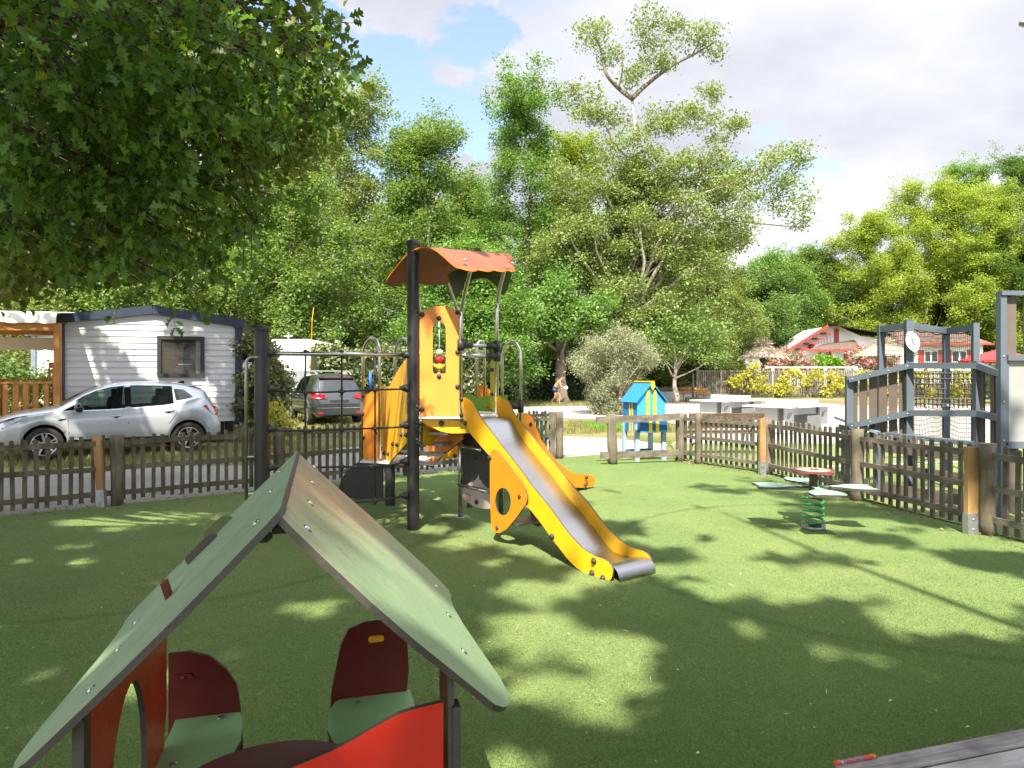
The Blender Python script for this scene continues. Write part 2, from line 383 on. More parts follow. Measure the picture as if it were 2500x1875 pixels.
M['gravel_dk'] = ground_mat('grey_gravel_road', [(.3, (.27, .255, .25)), (.7, (.40, .385, .37))], .7, 34, .7)
M['dirt'] = ground_mat('leaf_litter_earth', [(.3, (.16, .11, .075)), (.7, (.30, .22, .15))], 1.5, 24, .8)

b = MB(); b.add([(x, y, z) for y, z in ((-300, -.03), (44, -.03), (75, 1.02), (1200, 1.02)) for x in (-700, 700)], [(2*i, 2*i+1, 2*i+3, 2*i+2) for i in range(3)]); o = b.build('ground', M['ground']); o['kind'] = 'structure'
TURF = [(-8.6, 5.9), (-6.6, 7.3), (-4.9, 8.53), (-3.3, 9.72), (-1.7, 11.05), (-.3, 12.2), (.75, 13.15), (.95, 13.35), (1.5, 13.75), (2.3, 14.1), (2.9, 14.0), (3.22, 12.95), (3.48, 12.4), (4.24, 11.15), (4.52, 8.85), (4.88, 6.9), (5.2, 5.0), (5.6, 2.5), (6.2, -9), (-9.5, -9)]
sheet('turf', TURF, 0.0, M['turf'])
sheet('gravel_road', [(-24, -4), (-8.75, 5.85), (-4.95, 8.6), (-1.75, 11.12), (.9, 13.4), (2.3, 14.13), (3.1, 14.2), (3.7, 16.2), (2.6, 17.8), (1.2, 18.4), (-.6, 18.0), (-2.6, 16.6), (-5.2, 14.2), (-9, 10.9), (-13, 8.3), (-26, .5)], -.018, M['gravel_dk'])
sheet('gravel_path', [(-1.2, 27), (1.6, 26.2), (3.3, 25.5), (5.0, 24), (6.0, 21), (4.2, 17.2), (3.8, 16.3), (30, 16.3), (34, 24), (30, 34), (18, 41), (13.5, 44), (7.8, 44), (3, 43), (-2, 40)], -.014, M['gravel'])
sheet('court_turf', [(4.32, 11.2), (4.6, 8.9), (4.95, 6.9), (5.3, 5.0), (5.7, 2.5), (30, 2.5), (30, 16.2), (3.75, 16.2), (3.4, 14.0), (3.3, 13.0)], -.008, M['court'])
b = MB(); b.add([(5.6, 12.1, -.004), (16, 14.6, -.004), (16, 14.68, -.004), (5.6, 12.18, -.004)], [(0, 1, 2, 3)])
b.add([(5.35, 7.2, -.004), (5.42, 7.2, -.004), (4.72, 10.6, -.004), (4.65, 10.6, -.004)], [(0, 1, 2, 3)])
o = b.build('court_line', M['white_paint']); o['kind'] = 'structure'
sheet('earth_strip', [(5.5, 42.5), (13.5, 42.5), (28, 42), (28, 36), (14, 38), (9.5, 39.5), (6.2, 40.5)], -.010, M['dirt'])
b = MB(); zz = lambda y: -.012+(y-44)*1.05/31
b.add([(7.8, 44, zz(44)), (13.5, 44, zz(44)), (20, 66, zz(66)), (15, 66, zz(66))], [(0, 1, 2, 3)]); b.add([(-3, 66, zz(66)+.004), (40, 66, zz(66)+.004), (40, 71, zz(71)+.004), (-3, 71, zz(71)+.004)], [(0, 1, 2, 3)]); o = b.build('lane', M['gravel']); o['kind'] = 'structure'

# ---------------------------------------------------------------- foliage
def np_mesh(name, verts, nper, mats, mi=None, org=None, parent=None, quads=4):
    """verts: (n*nper,3) array; every nper consecutive vertices form one leaf face"""
    nv = len(verts); nf = nv//nper
    me = bpy.data.meshes.new(name)
    me.vertices.add(nv); me.vertices.foreach_set('co', np.ascontiguousarray(verts, dtype=np.float32).ravel())
    me.loops.add(nv); me.loops.foreach_set('vertex_index', np.arange(nv, dtype=np.int32))
    me.polygons.add(nf); me.polygons.foreach_set('loop_start', np.arange(0, nv, nper, dtype=np.int32))
    try: me.polygons.foreach_set('loop_total', np.full(nf, nper, dtype=np.int32))
    except Exception: pass
    for m in (mats if isinstance(mats, (list, tuple)) else [mats]): me.materials.append(m)
    if mi is not None: me.polygons.foreach_set('material_index', mi.astype(np.int32))
    me.update(calc_edges=True); me.validate()
    ob = bpy.data.objects.new(name, me); COL.objects.link(ob)
    if parent: ob.parent = parent; ORG[ob.name] = ORG[parent.name]
    elif org is not None: ob.location = org; ORG[ob.name] = Vector(org)
    return ob
SH_DIAMOND = np.array([(0, 0, 0), (.32, .42, .06), (0, 1, -.05), (-.32, .42, .06)])
SH_HEX = np.array([(0, 0, 0), (.28, .22, .05), (.34, .62, .07), (0, 1, -.06), (-.34, .62, .07), (-.28, .22, .05)])
SH_OAK = np.array([(0, -.12, 0), (.02, .08, .0), (.17, .22, .05), (.19, .29, .06), (.07, .36, .02), (.27, .50, .08), (.28, .57, .08), (.09, .62, .02), (.30, .80, .06), (.26, .88, .05), (.12, .86, .01), (.08, 1.0, -.05),
                   (-.08, 1.0, -.05), (-.13, .84, .01), (-.27, .84, .05), (-.30, .76, .06), (-.09, .60, .02), (-.27, .54, .08), (-.27, .46, .08), (-.07, .34, .02), (-.19, .26, .06), (-.17, .19, .05), (-.02, .07, .0)])
SH_LANCE = np.array([(0, 0, 0), (.11, .4, .02), (0, 1, -.04), (-.11, .4, .02)])
def leaf_verts(P, size, rng, shape, up=.55, droop=0.0, axis=None):
    """leaf polygons at points P: normals biased upwards by up, tips drooping by droop, or tips along axis"""
    n = len(P); N_ = rng.normal(size=(n, 3)); N_[:, 2] = np.abs(N_[:, 2])*(.4)+up*1.6
    N_ /= np.linalg.norm(N_, axis=1)[:, None]
    T = rng.normal(size=(n, 3)); T[:, 2] -= droop*1.5
    if axis is not None: T = axis+.45*T
    T -= N_*np.sum(T*N_, axis=1)[:, None]; T /= np.linalg.norm(T, axis=1)[:, None]+1e-9
    B = np.cross(N_, T); s = (size*(.65+.7*rng.random(n)))[:, None, None]
    v = P[:, None, :]+s*(shape[None, :, 0:1]*B[:, None, :]+shape[None, :, 1:2]*T[:, None, :]+shape[None, :, 2:3]*N_[:, None, :]*2)
    return v.reshape(-1, 3)
def blob_points(blobs, dens, per, rng, sig=.26, shell=.5):
    """blobs: (x,y,z,rx,ry,rz). Leaves gather round twig ends that fill each blob, denser towards its outside."""
    out = []
    for (x, y, z, rx, ry, rz) in blobs:
        area = 4*math.pi*((rx*ry)**1.6/3+(rx*rz)**1.6/3+(ry*rz)**1.6/3)**(1/1.6)
        nt_ = max(3, int(area*dens*(.8+.4*rng.random())))
        d = rng.normal(size=(nt_, 3)); d /= np.linalg.norm(d, axis=1)[:, None]
        r = shell+(1-shell)*rng.random(nt_)**.7; r *= (.8+.35*rng.random(nt_))
        tw = np.array((x, y, z))+d*r[:, None]*np.array((rx, ry, rz))
        k = np.repeat(tw, per, axis=0)
        out.append(k+rng.normal(size=k.shape)*np.array((sig, sig, sig*.55)))
    return np.concatenate(out)
def branch_path(a, b, rg, wob=.12, n=5, sag=0.0):
    a, b = Vector(a), Vector(b); d = b-a; L = d.length; pts = []
    o = Vector((rg.uniform(-1, 1), rg.uniform(-1, 1), rg.uniform(-.5, .8)))*L*wob
    for i in range(n+1):
        t = i/n; p = a+d*t+o*math.sin(math.pi*t)+Vector((rg.uniform(-1, 1), rg.uniform(-1, 1), rg.uniform(-1, 1)))*L*.02*(0 < i < n)
        p.z -= sag*math.sin(math.pi*t); pts.append(p)
    return pts
def make_tree(name, label, base, top, r0, blobs, leaf, lmat, bmat, seed, dens=3.2, per=16, sig=.28, group=None, shape=None, limbs=12, up=.5, lean=None, keep=None, twigs=0, fork=.35, cat='tree', droop=0.0, shell=.5):
    rg = random.Random(seed); rng = np.random.default_rng(seed); base = Vector(base)
    root = thing(name, label, cat, base, group)
    tb = MB(); top = Vector(top)
    tp = lean or branch_path(base-Vector((0, 0, .1)), top, rg, .03, 8)
    n = len(tp); rr = [r0*(1.35 if i == 0 else 1)*(1-.82*(i/(n-1))) for i in range(n)]
    tb.tube(tp, rr, 9)
    bl = sorted(blobs, key=lambda q: -(q[3]*q[5]))[:limbs]
    for q in bl:
        c = Vector(q[:3]); h = base.z+(c.z-base.z)*rg.uniform(.45, .8)-fork*(c-Vector((base.x, base.y, c.z))).length*.3
        i = min(range(1, n), key=lambda k: abs(tp[k].z-h)); s = tp[i]
        pth = branch_path(s, c, rg, .10, 5); ra = max(.012, rr[i]*.5)
        tb.tube(pth, [ra*(1-.8*k/5) for k in range(6)], 6)
        for _ in range(twigs):
            e = c+Vector((rg.uniform(-1, 1)*q[3], rg.uniform(-1, 1)*q[4], rg.uniform(-.7, 1)*q[5]))
            tb.tube(branch_path(pth[rg.randint(2, 4)], e, rg, .14, 4), [ra*.4*(1-.8*k/4) for k in range(5)], 4)
    tb.build('trunk', bmat, root)
    P = blob_points(blobs, dens, per, rng, sig, shell)
    if keep is not None: P = P[keep(P)]
    v = leaf_verts(P-np.array(base), leaf, rng, SH_DIAMOND if shape is None else shape, up, droop)
    np_mesh('crown', v, len(SH_DIAMOND if shape is None else shape), lmat, parent=root)
    return root
def crown_blobs(cx, cy, z0, z1, R, seed, n=34, br=1.25, prof=None, spire=.0, flat=1.0):
    """small overlapping blobs filling an uneven envelope between heights z0 and z1"""
    rg = random.Random(seed); out = []; ph = [rg.uniform(0, 6.28) for _ in range(4)]
    for i in range(n):
        t = (i+rg.random())/n; a = rg.uniform(0, 2*math.pi)
        rad = R*(math.sin(math.pi*(.12+.80*t))**.75 if prof is None else prof(t))
        rad *= 1+.22*math.sin(2*a+ph[0])+.15*math.sin(3*a+ph[1]+4*t)
        k = rg.random()**.45*.92; b_ = br*(.65+.7*rg.random())*(1-.30*t)
        out.append((cx+math.cos(a)*rad*k, cy+math.sin(a)*rad*k*flat, z0+(z1-z0)*t, b_, b_, b_*.85))
    for _ in range(int(spire)):
        a = rg.uniform(0, 2*math.pi); k = rg.random()**.5*.55*R
        x, y = cx+math.cos(a)*k, cy+math.sin(a)*k; h = (z1-z0)*rg.uniform(.02, .13)
        for j in range(3): out.append((x+rg.uniform(-.3, .3), y, z1-h*.5+h*j*.55, .55-.13*j, .55-.13*j, .7-.1*j))
    return out

LM = {}
LM['mid'] = leafmat('leaf_mid', (.092, .170, .042), (.138, .232, .060), (.200, .295, .092), .42)
LM['fresh'] = leafmat('leaf_fresh', (.088, .190, .044), (.130, .255, .062), (.188, .320, .092), .42)
LM['yellow'] = leafmat('leaf_yellow_green', (.165, .250, .036), (.240, .340, .052), (.315, .405, .085), .42)
LM['dry'] = leafmat('leaf_dry_green', (.125, .195, .056), (.182, .260, .082), (.255, .330, .125), .40, (.36, .31, .12), odd_at=.99)
LM['deep'] = leafmat('leaf_deep', (.060, .130, .034), (.092, .175, .046), (.140, .225, .064), .38)
LM['oak'] = leafmat('leaf_oak', (.026, .080, .012), (.070, .165, .026), (.16, .285, .05), .45, (.24, .26, .03), odd_at=.97, gloss=.35)
LM['oak2'] = leafmat('leaf_oak_far', (.060, .115, .020), (.115, .18, .035), (.19, .255, .06), .44, (.24, .24, .05), odd_at=.95, gloss=.4)
LM['hedge'] = leafmat('leaf_hedge', (.012, .030, .014), (.028, .055, .022), (.055, .09, .038), .15, gloss=.3)
LM['laurel'] = leafmat('leaf_laurel', (.06, .095, .03), (.125, .17, .065), (.24, .27, .13), .25, gloss=.3)
LM['olive'] = leafmat('leaf_olive', (.115, .145, .070), (.205, .235, .13), (.31, .33, .21), .25)
LM['vine'] = leafmat('leaf_vine', (.22, .27, .03), (.40, .42, .05), (.58, .55, .12), .42, (.42, .24, .06), odd_at=.93)
LM['bright'] = leafmat('leaf_bright_shrub', (.07, .18, .012), (.13, .29, .025), (.21, .38, .04), .35)
LM['pink'] = leafmat('petal_pink', (.55, .14, .25), (.65, .22, .34), (.75, .40, .48), .4)

WOODS = 'trees of the wood behind the campsite'
def far_tree(i, px, Y, top, hw, z0, lm, bm, label, seed, n=40, br=1.3, spire=5, leaf=.19, r0=.24, dens=3.0, per=15, group=WOODS, prof=None, limbs=16, sig=.3, shell=.5):
    bx = W(px, HOR, Y); z1 = CAMH+(HOR-top)*Y/FPX; R = hw*Y/FPX
    bl = crown_blobs(bx.x, Y, z0, z1-.9, R, seed, n, br, spire=spire, flat=.75, prof=prof)
    return make_tree('tree', label, (bx.x, Y, 0), (bx.x+R*.1, Y, z0+(z1-z0)*.8), r0, bl, leaf, lm, bm, seed, dens, per, sig, group, limbs=limbs, twigs=1, shell=shell, up=.75)
F_ = [
 (20, 33, 140, 250, 3.5, 'dry', 'bark', 'dry green tree rising behind the wooden terrace', 4),
 (300, 37, 230, 260, 3.0, 'mid', 'bark', 'mid green tree behind the grey mobile home roof', 5),
 (540, 40, 200, 250, 3.0, 'dry', 'bark_pale', 'tree with pale dry leaves behind the right corner of the mobile home', 6),
 (705, 36, 285, 215, 3.2, 'mid', 'bark', 'tree with a thick straight trunk behind the white caravan', 7),
 (862, 44, 205, 165, 4.0, 'dry', 'bark_pale', 'tall narrow tree with two pointed tops left of the black pole', 8),
 (1030, 41, 288, 175, 4.0, 'mid', 'bark_pale', 'tree with pale bare branches showing directly above the play tower', 9),
 (1270, 47, 205, 215, 4.5, 'fresh', 'bark_dark', 'fresh green tree with upright spiky shoots right of the blue sky gap', 10),
 (1128, 53, 420, 125, 3.0, 'mid', 'bark', 'tree filling the low dip between the two tall crowns behind the tower roof', 41),
 (1160, 37, 585, 190, 2.6, 'fresh', 'bark', 'low bright green tree behind the slide tower and above the dark hedge', 11),
 (1400, 52, 330, 170, 3.0, 'yellow', 'bark', 'yellowish green tree at the left foot of the tall forked oak', 12),
 (1720, 55, 560, 170, 2.5, 'dry', 'bark', 'dull green tree behind the small white trunked tree', 13),
 (1880, 82, 615, 120, 2.5, 'fresh', 'bark', 'round green tree behind the thatched parasol', 14),
 (1985, 88, 600, 120, 2.5, 'mid', 'bark', 'distant green tree above the white gable', 15),
 (2125, 84, 520, 130, 3.2, 'yellow', 'bark_pale', 'yellow green tree leaning over the white gabled house', 16),
 (2255, 86, 432, 150, 3.2, 'yellow', 'bark_pale', 'tallest yellow green tree above the netted goal', 17),
 (2400, 85, 440, 150, 3.2, 'yellow', 'bark_pale', 'yellow green tree with bare pale twigs left of the tall grey panel', 18),
 (2370, 98, 390, 130, 3.0, 'fresh', 'bark', 'darker green tree peeking above the yellow green crowns', 19),
 (2480, 92, 378, 110, 3.0, 'deep', 'bark', 'deep green tree cut by the right edge of the picture', 20),
 (150, 55, 430, 330, 1.0, 'mid', 'bark', 'wide shaded tree filling the back of the wood above the awning', 21),
 (480, 58, 430, 300, 1.0, 'fresh', 'bark', 'wide back row tree between the mobile home roof and the thick trunk', 22),
 (800, 60, 470, 280, 1.0, 'mid', 'bark', 'wide back row tree behind the caravan awning', 23),
 (1080, 62, 500, 260, 1.0, 'mid', 'bark', 'wide back row tree behind the play tower roof', 24),
 (1330, 64, 520, 260, 1.0, 'mid', 'bark', 'wide back row tree behind the leaning trunk by the hedge', 25),
 (1600, 66, 560, 240, 1.0, 'dry', 'bark', 'wide back row tree behind the cabin with the timber deck', 26),
 (1840, 80, 660, 200, .5, 'deep', 'bark', 'low dark tree far behind the picket fence with the vine', 27),
 (2060, 95, 640, 220, .5, 'mid', 'bark', 'low green tree far behind the white gabled house', 28),
 (2300, 95, 600, 240, .5, 'deep', 'bark', 'low dark tree far behind the red shuttered house', 29),
 (2520, 84, 560, 180, .5, 'deep', 'bark', 'low dark tree behind the tall grey panel', 30),
]
for k, (px, Y, top, hw, z0, lm, bm, lab, sd_) in enumerate(F_):
    back = k >= 18; z0 = min(z0, 1.7)
    big = back or Y > 75; R_ = hw*Y/FPX
    pf = None if big else (lambda t: min(1.0, 1.10*(1.06-t)**.62)*(.72+.28*min(1, t*5)))
    far_tree(k, px, Y, top, hw, z0, LM[lm], M[bm], lab, sd_, n=(150 if not big else (74 if back else 150)), br=(.98 if not big else (2.0 if back else 1.45)), spire=(12 if not big else 8), leaf=(.165 if not big else (.26 if back else .22)), dens=(3.0 if not big else 2.3), per=(16 if not big else 15), sig=(.29 if not big else .38), shell=(.2 if not back else .5), r0=.30 if lab.find('thick') > 0 else .22, prof=pf)

# the tall forked oak: lobes traced from its outline, each with its own depth
def lobes(Y, ls, seed):
    rg = random.Random(seed); out = []
    for px, py, rp, n in ls:
        for _ in range(int(n*(3.2 if rp < 60 else 2.0))):
            a = rg.uniform(0, 6.28); q = rg.random()**.5*1.08
            p = W(px+math.cos(a)*rp*q, py+math.sin(a)*rp*q*.8, Y)
            r = rp*Y/FPX; p.y += rg.uniform(-1, 1)*min(3.2, r*1.1); b_ = min(1.0, max(.28, r*.30))*rg.uniform(.7, 1.3)
            out.append((p.x, p.y, p.z, b_, b_, b_*.85))
    return out
OY = 43.0
ol = lobes(OY, [(1455, 85, 38, 5), (1480, 130, 28, 3), (1590, 70, 45, 6), (1600, 130, 34, 4), (1650, 60, 16, 2), (1700, 90, 36, 5), (1740, 115, 26, 3), (1550, 185, 30, 4), (1620, 160, 20, 3),
                (1440, 260, 45, 6), (1500, 300, 40, 5), (1400, 215, 14, 2), (1610, 300, 50, 7), (1690, 285, 45, 6), (1760, 310, 38, 5), (1800, 305, 16, 2), (1740, 225, 22, 3),
                (1560, 430, 90, 12), (1440, 430, 80, 10), (1680, 440, 90, 12), (1790, 470, 75, 10), (1880, 420, 60, 8), (1935, 375, 40, 5), (1920, 490, 45, 6), (1955, 540, 20, 2), (1960, 395, 15, 2),
                (1480, 570, 110, 15), (1620, 590, 110, 15), (1380, 590, 80, 9), (1740, 600, 80, 10), (1550, 700, 100, 11), (1430, 720, 80, 8), (1650, 720, 80, 8), (1400, 660, 60, 6), (1545, 480, 50, 7), (1530, 400, 34, 4), (1575, 520, 60, 6), (1500, 640, 70, 8), (1560, 640, 70, 8), (1530, 760, 90, 10), (1470, 800, 80, 8), (1600, 790, 80, 8)], 3)
tl = [W(1525, 918+62, OY), W(1527, 860, OY), W(1530, 780, OY), W(1522, 700, OY), W(1538, 600, OY), W(1545, 500, OY), W(1548, 390, OY), W(1552, 320, OY), W(1543, 240, OY)]
oak = make_tree('oak_tree', 'tallest oak with a bare pale forked trunk standing against the clouds', (W(1525, HOR, OY).x, OY, 0), tl[-1], .42, ol, .17, LM['dry'], M['bark_pale'], 31, 3.3, 15, .34, limbs=60, lean=tl, twigs=2, shell=.15)
ob_ = MB(); rg = random.Random(8)
for pts, r in (([(1543, 240), (1510, 215), (1480, 180), (1470, 130), (1455, 90)], .17), ([(1543, 240), (1580, 205), (1640, 160), (1690, 135), (1750, 100)], .17), ([(1510, 215), (1520, 170), (1518, 120)], .07),
               ([(1690, 135), (1715, 80), (1722, 30)], .05), ([(1715, 80), (1740, 45)], .03), ([(1715, 90), (1765, 55)], .03), ([(1550, 400), (1500, 350), (1480, 300)], .12), ([(1550, 500), (1640, 440), (1760, 440), (1900, 400)], .13),
               ([(1540, 560), (1660, 520), (1800, 540), (1950, 555)], .10), ([(1700, 520), (1760, 480), (1850, 440)], .06)):
    q = [W(x, y, OY+rg.uniform(-.4, .4)) for x, y in pts]; q = catmull(q, sub=3); n = len(q)
    ob_.tube(q, [r*(1-.75*i/(n-1)) for i in range(n)], 7)
ob_.build('limb', M['bark'], oak)
# ---------------------------------------------------------------- the big oak over the left of the playground
def shade_gaps():
    """patches of turf (picture ellipses turned into ground ellipses) that the sun reaches through gaps in the crowns"""
    E = [(1640, 1230, 250, 55), (1560, 1175, 120, 25), (1780, 1290, 200, 40), (1930, 1330, 170, 32), (2120, 1345, 120, 25), (2240, 1400, 210, 45), (2420, 1440, 160, 70), (2300, 1490, 140, 45), (2460, 1330, 90, 30),
         (1790, 1390, 150, 26), (1960, 1410, 110, 24), (1720, 1440, 95, 24), (1990, 1455, 130, 24), (2120, 1500, 70, 26), (2190, 1545, 60, 22), (1830, 1530, 50, 22), (2280, 1550, 60, 16),
         (1290, 1520, 110, 30), (1420, 1540, 90, 26), (1330, 1580, 90, 22), (1520, 1640, 110, 46), (1390, 1690, 110, 34), (1230, 1640, 60, 20), (1450, 1760, 90, 26), (1260, 1720, 60, 18), (2000, 1600, 50, 16), (1980, 1640, 60, 14),
         (1095, 1335, 60, 14), (1140, 1300, 40, 14), (1220, 1375, 60, 14), (1260, 1355, 40, 10), (1060, 1245, 50, 10), (1010, 1200, 40, 8), (1150, 1200, 30, 8), (1290, 1420, 70, 16), (1180, 1440, 60, 14),
         (760, 1490, 110, 22), (840, 1470, 60, 12), (290, 1275, 110, 14), (400, 1255, 90, 10), (500, 1262, 60, 10), (540, 1300, 60, 9), (480, 1280, 40, 8), (60, 1370, 50, 10), (200, 1335, 50, 8),
         (90, 1650, 80, 26), (160, 1760, 80, 24), (60, 1800, 60, 20), (610, 1330, 40, 8), (700, 1300, 50, 8), (1440, 1150, 80, 14), (1520, 1130, 80, 8), (1640, 1128, 60, 8), (1720, 1160, 80, 14), (1600, 1800, 60, 16), (1180, 1570, 70, 20), (1250, 1800, 50, 18), (1340, 1460, 70, 16), (1560, 1570, 70, 22), (1700, 1590, 60, 16), (1440, 1430, 70, 14), (1060, 1290, 60, 10), (940, 1270, 50, 8), (240, 1450, 70, 10), (420, 1420, 70, 9), (330, 1700, 50, 14), (640, 1440, 60, 10), (1560, 1720, 60, 18), (2480, 1250, 60, 14), (2150, 1290, 100, 18), (2300, 1330, 90, 20)]
    out = []
    for x, y, rx, ry in E:
        c = G(x, y); a = G(x+rx, y); d = (G(x, y-ry)-G(x, y+ry)).length/2
        out.append((c.x, c.y, max(.05, (a-c).length)*1.34, max(.05, d)*1.42))
    # whole things the sun falls on: (x, y, radius x, radius y, height of the thing)
    return np.array(out)
GAPS = shade_gaps()
LIT = [(-.75, 7.1, .55, 1.7), (.1, 6.5, .75, .7), (.5, 5.7, .5, .35), (-.4, 6.9, .5, 2.7), (1.2, 5.5, .35, .3), (2.35, 12.9, .6, 1.0), (-.22, 1.48, .17, .84), (-.62, 1.38, .13, .78), (-.25, 1.95, .36, 1.1), (-.1, 1.6, .2, .95), (-.25, 1.5, .28, 1.15), (-.45, 2.0, .25, 1.2), (5.2, 8.8, .9, 1.7), (4.7, 9.3, .6, 1.2), (6.0, 7.7, .8, 2.0), (5.0, 8.2, .6, .7), (-7.2, 13.8, .6, 1.4), (-9.0, 16.0, .7, 2.9), (-.15, 1.75, .30, 1.05), (-.35, 1.5, .2, .85), (-1.3, 7.7, .45, 1.4), (-1.2, 7.4, .3, 1.0), (-1.8, 8.6, .3, 1.0), (-.3, 7.4, .4, 1.6), (1.0, 9.6, .4, .2),
       (3.2, 7.15, .35, .7), (-8.6, 15.9, .7, 2.7), (-7.6, 15.9, .3, 2.2), (-7.2, 13.3, .35, 1.0), (-8.6, 12.6, .4, .9)]
def sun_keep(P, edge=.95, seed=5):
    """False for leaves whose shadow would fall in one of the sunlit patches"""
    rng = np.random.default_rng(seed); S = np.array(SUN)
    def hit(h): t = (P[:, 2]-h)/S[2]; return P[:, 0]-S[0]*t, P[:, 1]-S[1]*t
    x, y = hit(0.0); keep = np.ones(len(P), bool); nzv = edge*(rng.random(len(P))-.5)
    wob = .25*np.sin(x*4.3+1.7*np.sin(y*3.1))+.25*np.sin(y*5.1+1.3*np.sin(x*3.7+1))+.15*np.sin(11*x+5*y)
    for cx, cy, rx, ry in GAPS:
        keep &= ((x-cx)/rx)**2+((y-cy)/ry)**2 > 1.15+wob*1.1+nzv
    g = np.sin(3.1*x+1.4*np.sin(2.3*y+seed))+np.sin(3.7*y+1.6*np.sin(2.6*x+1))+.35*np.sin(9*x+7*y); keep &= ~((g > 1.12) & (x > -4.5) & (y < 13))
    for cx, cy, r, h in LIT:
        u, v = hit(h); keep &= (u-cx)**2+(v-cy)**2 > (r*(1+.4*wob+.3*nzv))**2
    return keep
def big_oak():
    rng = np.random.default_rng(12); rg = random.Random(12); base = Vector((-8.2, 3.2, 0))
    root = thing('oak_tree', 'large spreading oak whose dark leafy boughs hang into the upper left of the view', 'tree', base)
    tb = MB(); top = Vector((-7.2, 4.4, 7.0))
    tp = branch_path(base-Vector((0, 0, .1)), top, rg, .04, 8); tb.tube(tp, [.42*(1-.5*i/8)*(1.3 if i == 0 else 1) for i in range(9)], 12)
    near, mid, hi = [], [], []
    def b_(lst, px, py, Y, r, k=.8): p = W(px, py, Y); lst.append((p.x, p.y, p.z, r, r, r*k))
    # hanging boughs seen from below, nearest first
    for px, py, Y, r in ((60, 60, 4.2, .62), (260, 120, 4.4, .66), (430, 60, 4.5, .6), (580, 120, 4.7, .52), (180, 300, 4.5, .6), (380, 300, 4.6, .6), (520, 270, 4.8, .5), (650, 60, 5.2, .45), (70, 430, 4.9, .55), (280, 440, 5.0, .50), (420, 420, 5.0, .42),
                         (560, 480, 5.2, .22), (620, 540, 5.2, .15), (480, 520, 5.3, .22), (420, 570, 5.4, .24), (740, 95, 5.0, .16), (690, 170, 5.2, .28), (400, 668, 6.2, .17), (345, 600, 6, .26), (10, 240, 4.2, .6)): b_(near, px, py, Y, r, .7)
    for px, py, Y, r in ((80, 520, 7.6, .9), (250, 560, 7.8, .8), (30, 650, 8.6, .62), (200, 650, 9.0, .45), (360, 560, 8.0, .7), (120, 380, 7.6, 1.0), (330, 330, 7.8, 1.1), (540, 180, 8.2, 1.1), (640, 330, 8.8, .7), (720, 200, 8.8, .7), (750, 300, 9.4, .5), (560, 420, 8.6, .55), (690, 400, 9.6, .45),
                         (640, 40, 8.4, 1.0), (430, 150, 8, 1.2), (200, 150, 7.8, 1.2), (20, 120, 7.4, 1.2), (330, 655, 9.4, .30), (300, 30, 7.6, 1.0), (760, 110, 9, .45), (60, 690, 9.4, .32)): b_(mid, px, py, Y, r, .8)
    for _ in range(84):
        a = rg.uniform(0, 6.28); k = rg.random()**.5; x = -7.2+6.4*k*math.cos(a); y = 5.2+6.6*k*math.sin(a); z = rg.uniform(7.2, 12.5)-2.0*k*k
        if z < CAMH+HOR*y/FPX+1.6 and y > 2: z = CAMH+HOR*y/FPX+1.6
        r = rg.uniform(.9, 1.5); hi.append((x, y, z, r, r, r*.8))
    for _ in range(60):
        x, y = rg.uniform(-7.5, -1.2), rg.uniform(7.2, 12.0); z = max(rg.uniform(8.6, 13), CAMH+HOR*y/FPX+1.5); r = rg.uniform(.9, 1.4); hi.append((x, y, z, r, r, r*.8))
    for lst, k, r in ((near, 1.0, .035), (mid, 1.0, .06), (hi, .5, .10)):
        for q in lst:
            if rg.random() > k: continue
            c = Vector(q[:3]); s = tp[rg.randint(5, 8)]; pth = branch_path(s, c, rg, .12, 7)
            tb.tube(pth, [r*(1-.85*j/7)+.004 for j in range(8)], 6)
            for _ in range(3):
                e = c+Vector((rg.uniform(-1, 1)*q[3], rg.uniform(-1, 1)*q[4], rg.uniform(-1.1, .3)*q[5])); tb.tube(branch_path(pth[5], e, rg, .1, 4), [r*.25*(1-.8*j/4)+.002 for j in range(5)], 4)
    bs = np.array(base)
    P, A, tw = [], [], tb
    for (x, y, z, rx, ry, rz) in near:
        for _ in range(int(105*rx*rx)+4):
            d0 = Vector((rg.gauss(0, 1), rg.gauss(0, 1), rg.gauss(0, .7))).normalized(); q = Vector((x, y, z))+Vector((d0.x*rx, d0.y*ry, d0.z*rz))*rg.random()**.5*1.02
            d = (d0*.8+Vector((rg.uniform(-.6, .6), rg.uniform(-.6, .6), -.45))).normalized(); L_ = rg.uniform(.22, .50); m = rg.randint(6, 11)
            if q.y < 2.8 or (q+d*L_).y < 2.7: continue
            pts = [q+d*L_*t-V(0, 0, .10*L_*t*t) for t in (0, .35, .7, 1)]; tw.tube(pts, [.0055, .004, .003, .0015], 3, cap=False)
            sd_ = d.orthogonal().normalized()
            for k in range(m):
                t = (k+rg.random())/m; s_ = (1 if k % 2 else -1); P.append(q+d*L_*t); A.append(d*1.1+sd_*s_*.9+V(rg.uniform(-.4, .4), rg.uniform(-.4, .4), -.5))
            for _k in range(3): P.append(pts[-1]); A.append(d*1.4+V(rg.uniform(-.7, .7), rg.uniform(-.7, .7), rg.uniform(-.7, .2)))
    tb.build('trunk', M['bark_dark'], root); P, A = np.array(P), np.array(A); A /= np.linalg.norm(A, axis=1)[:, None]
    np_mesh('leafy_bough', leaf_verts(P-bs, .090, rng, SH_OAK, .18, 0, A*1.3), len(SH_OAK), LM['oak'], parent=root)
    P = blob_points(mid, 9, 14, rng, .16, .15)
    np_mesh('leafy_bough', leaf_verts(P-bs, .105, rng, SH_HEX, .3, .45), len(SH_HEX), LM['oak2'], parent=root)
    P = blob_points(hi, 3.2, 16, rng, .26, .3); P = P[sun_keep(P, seed=3)]
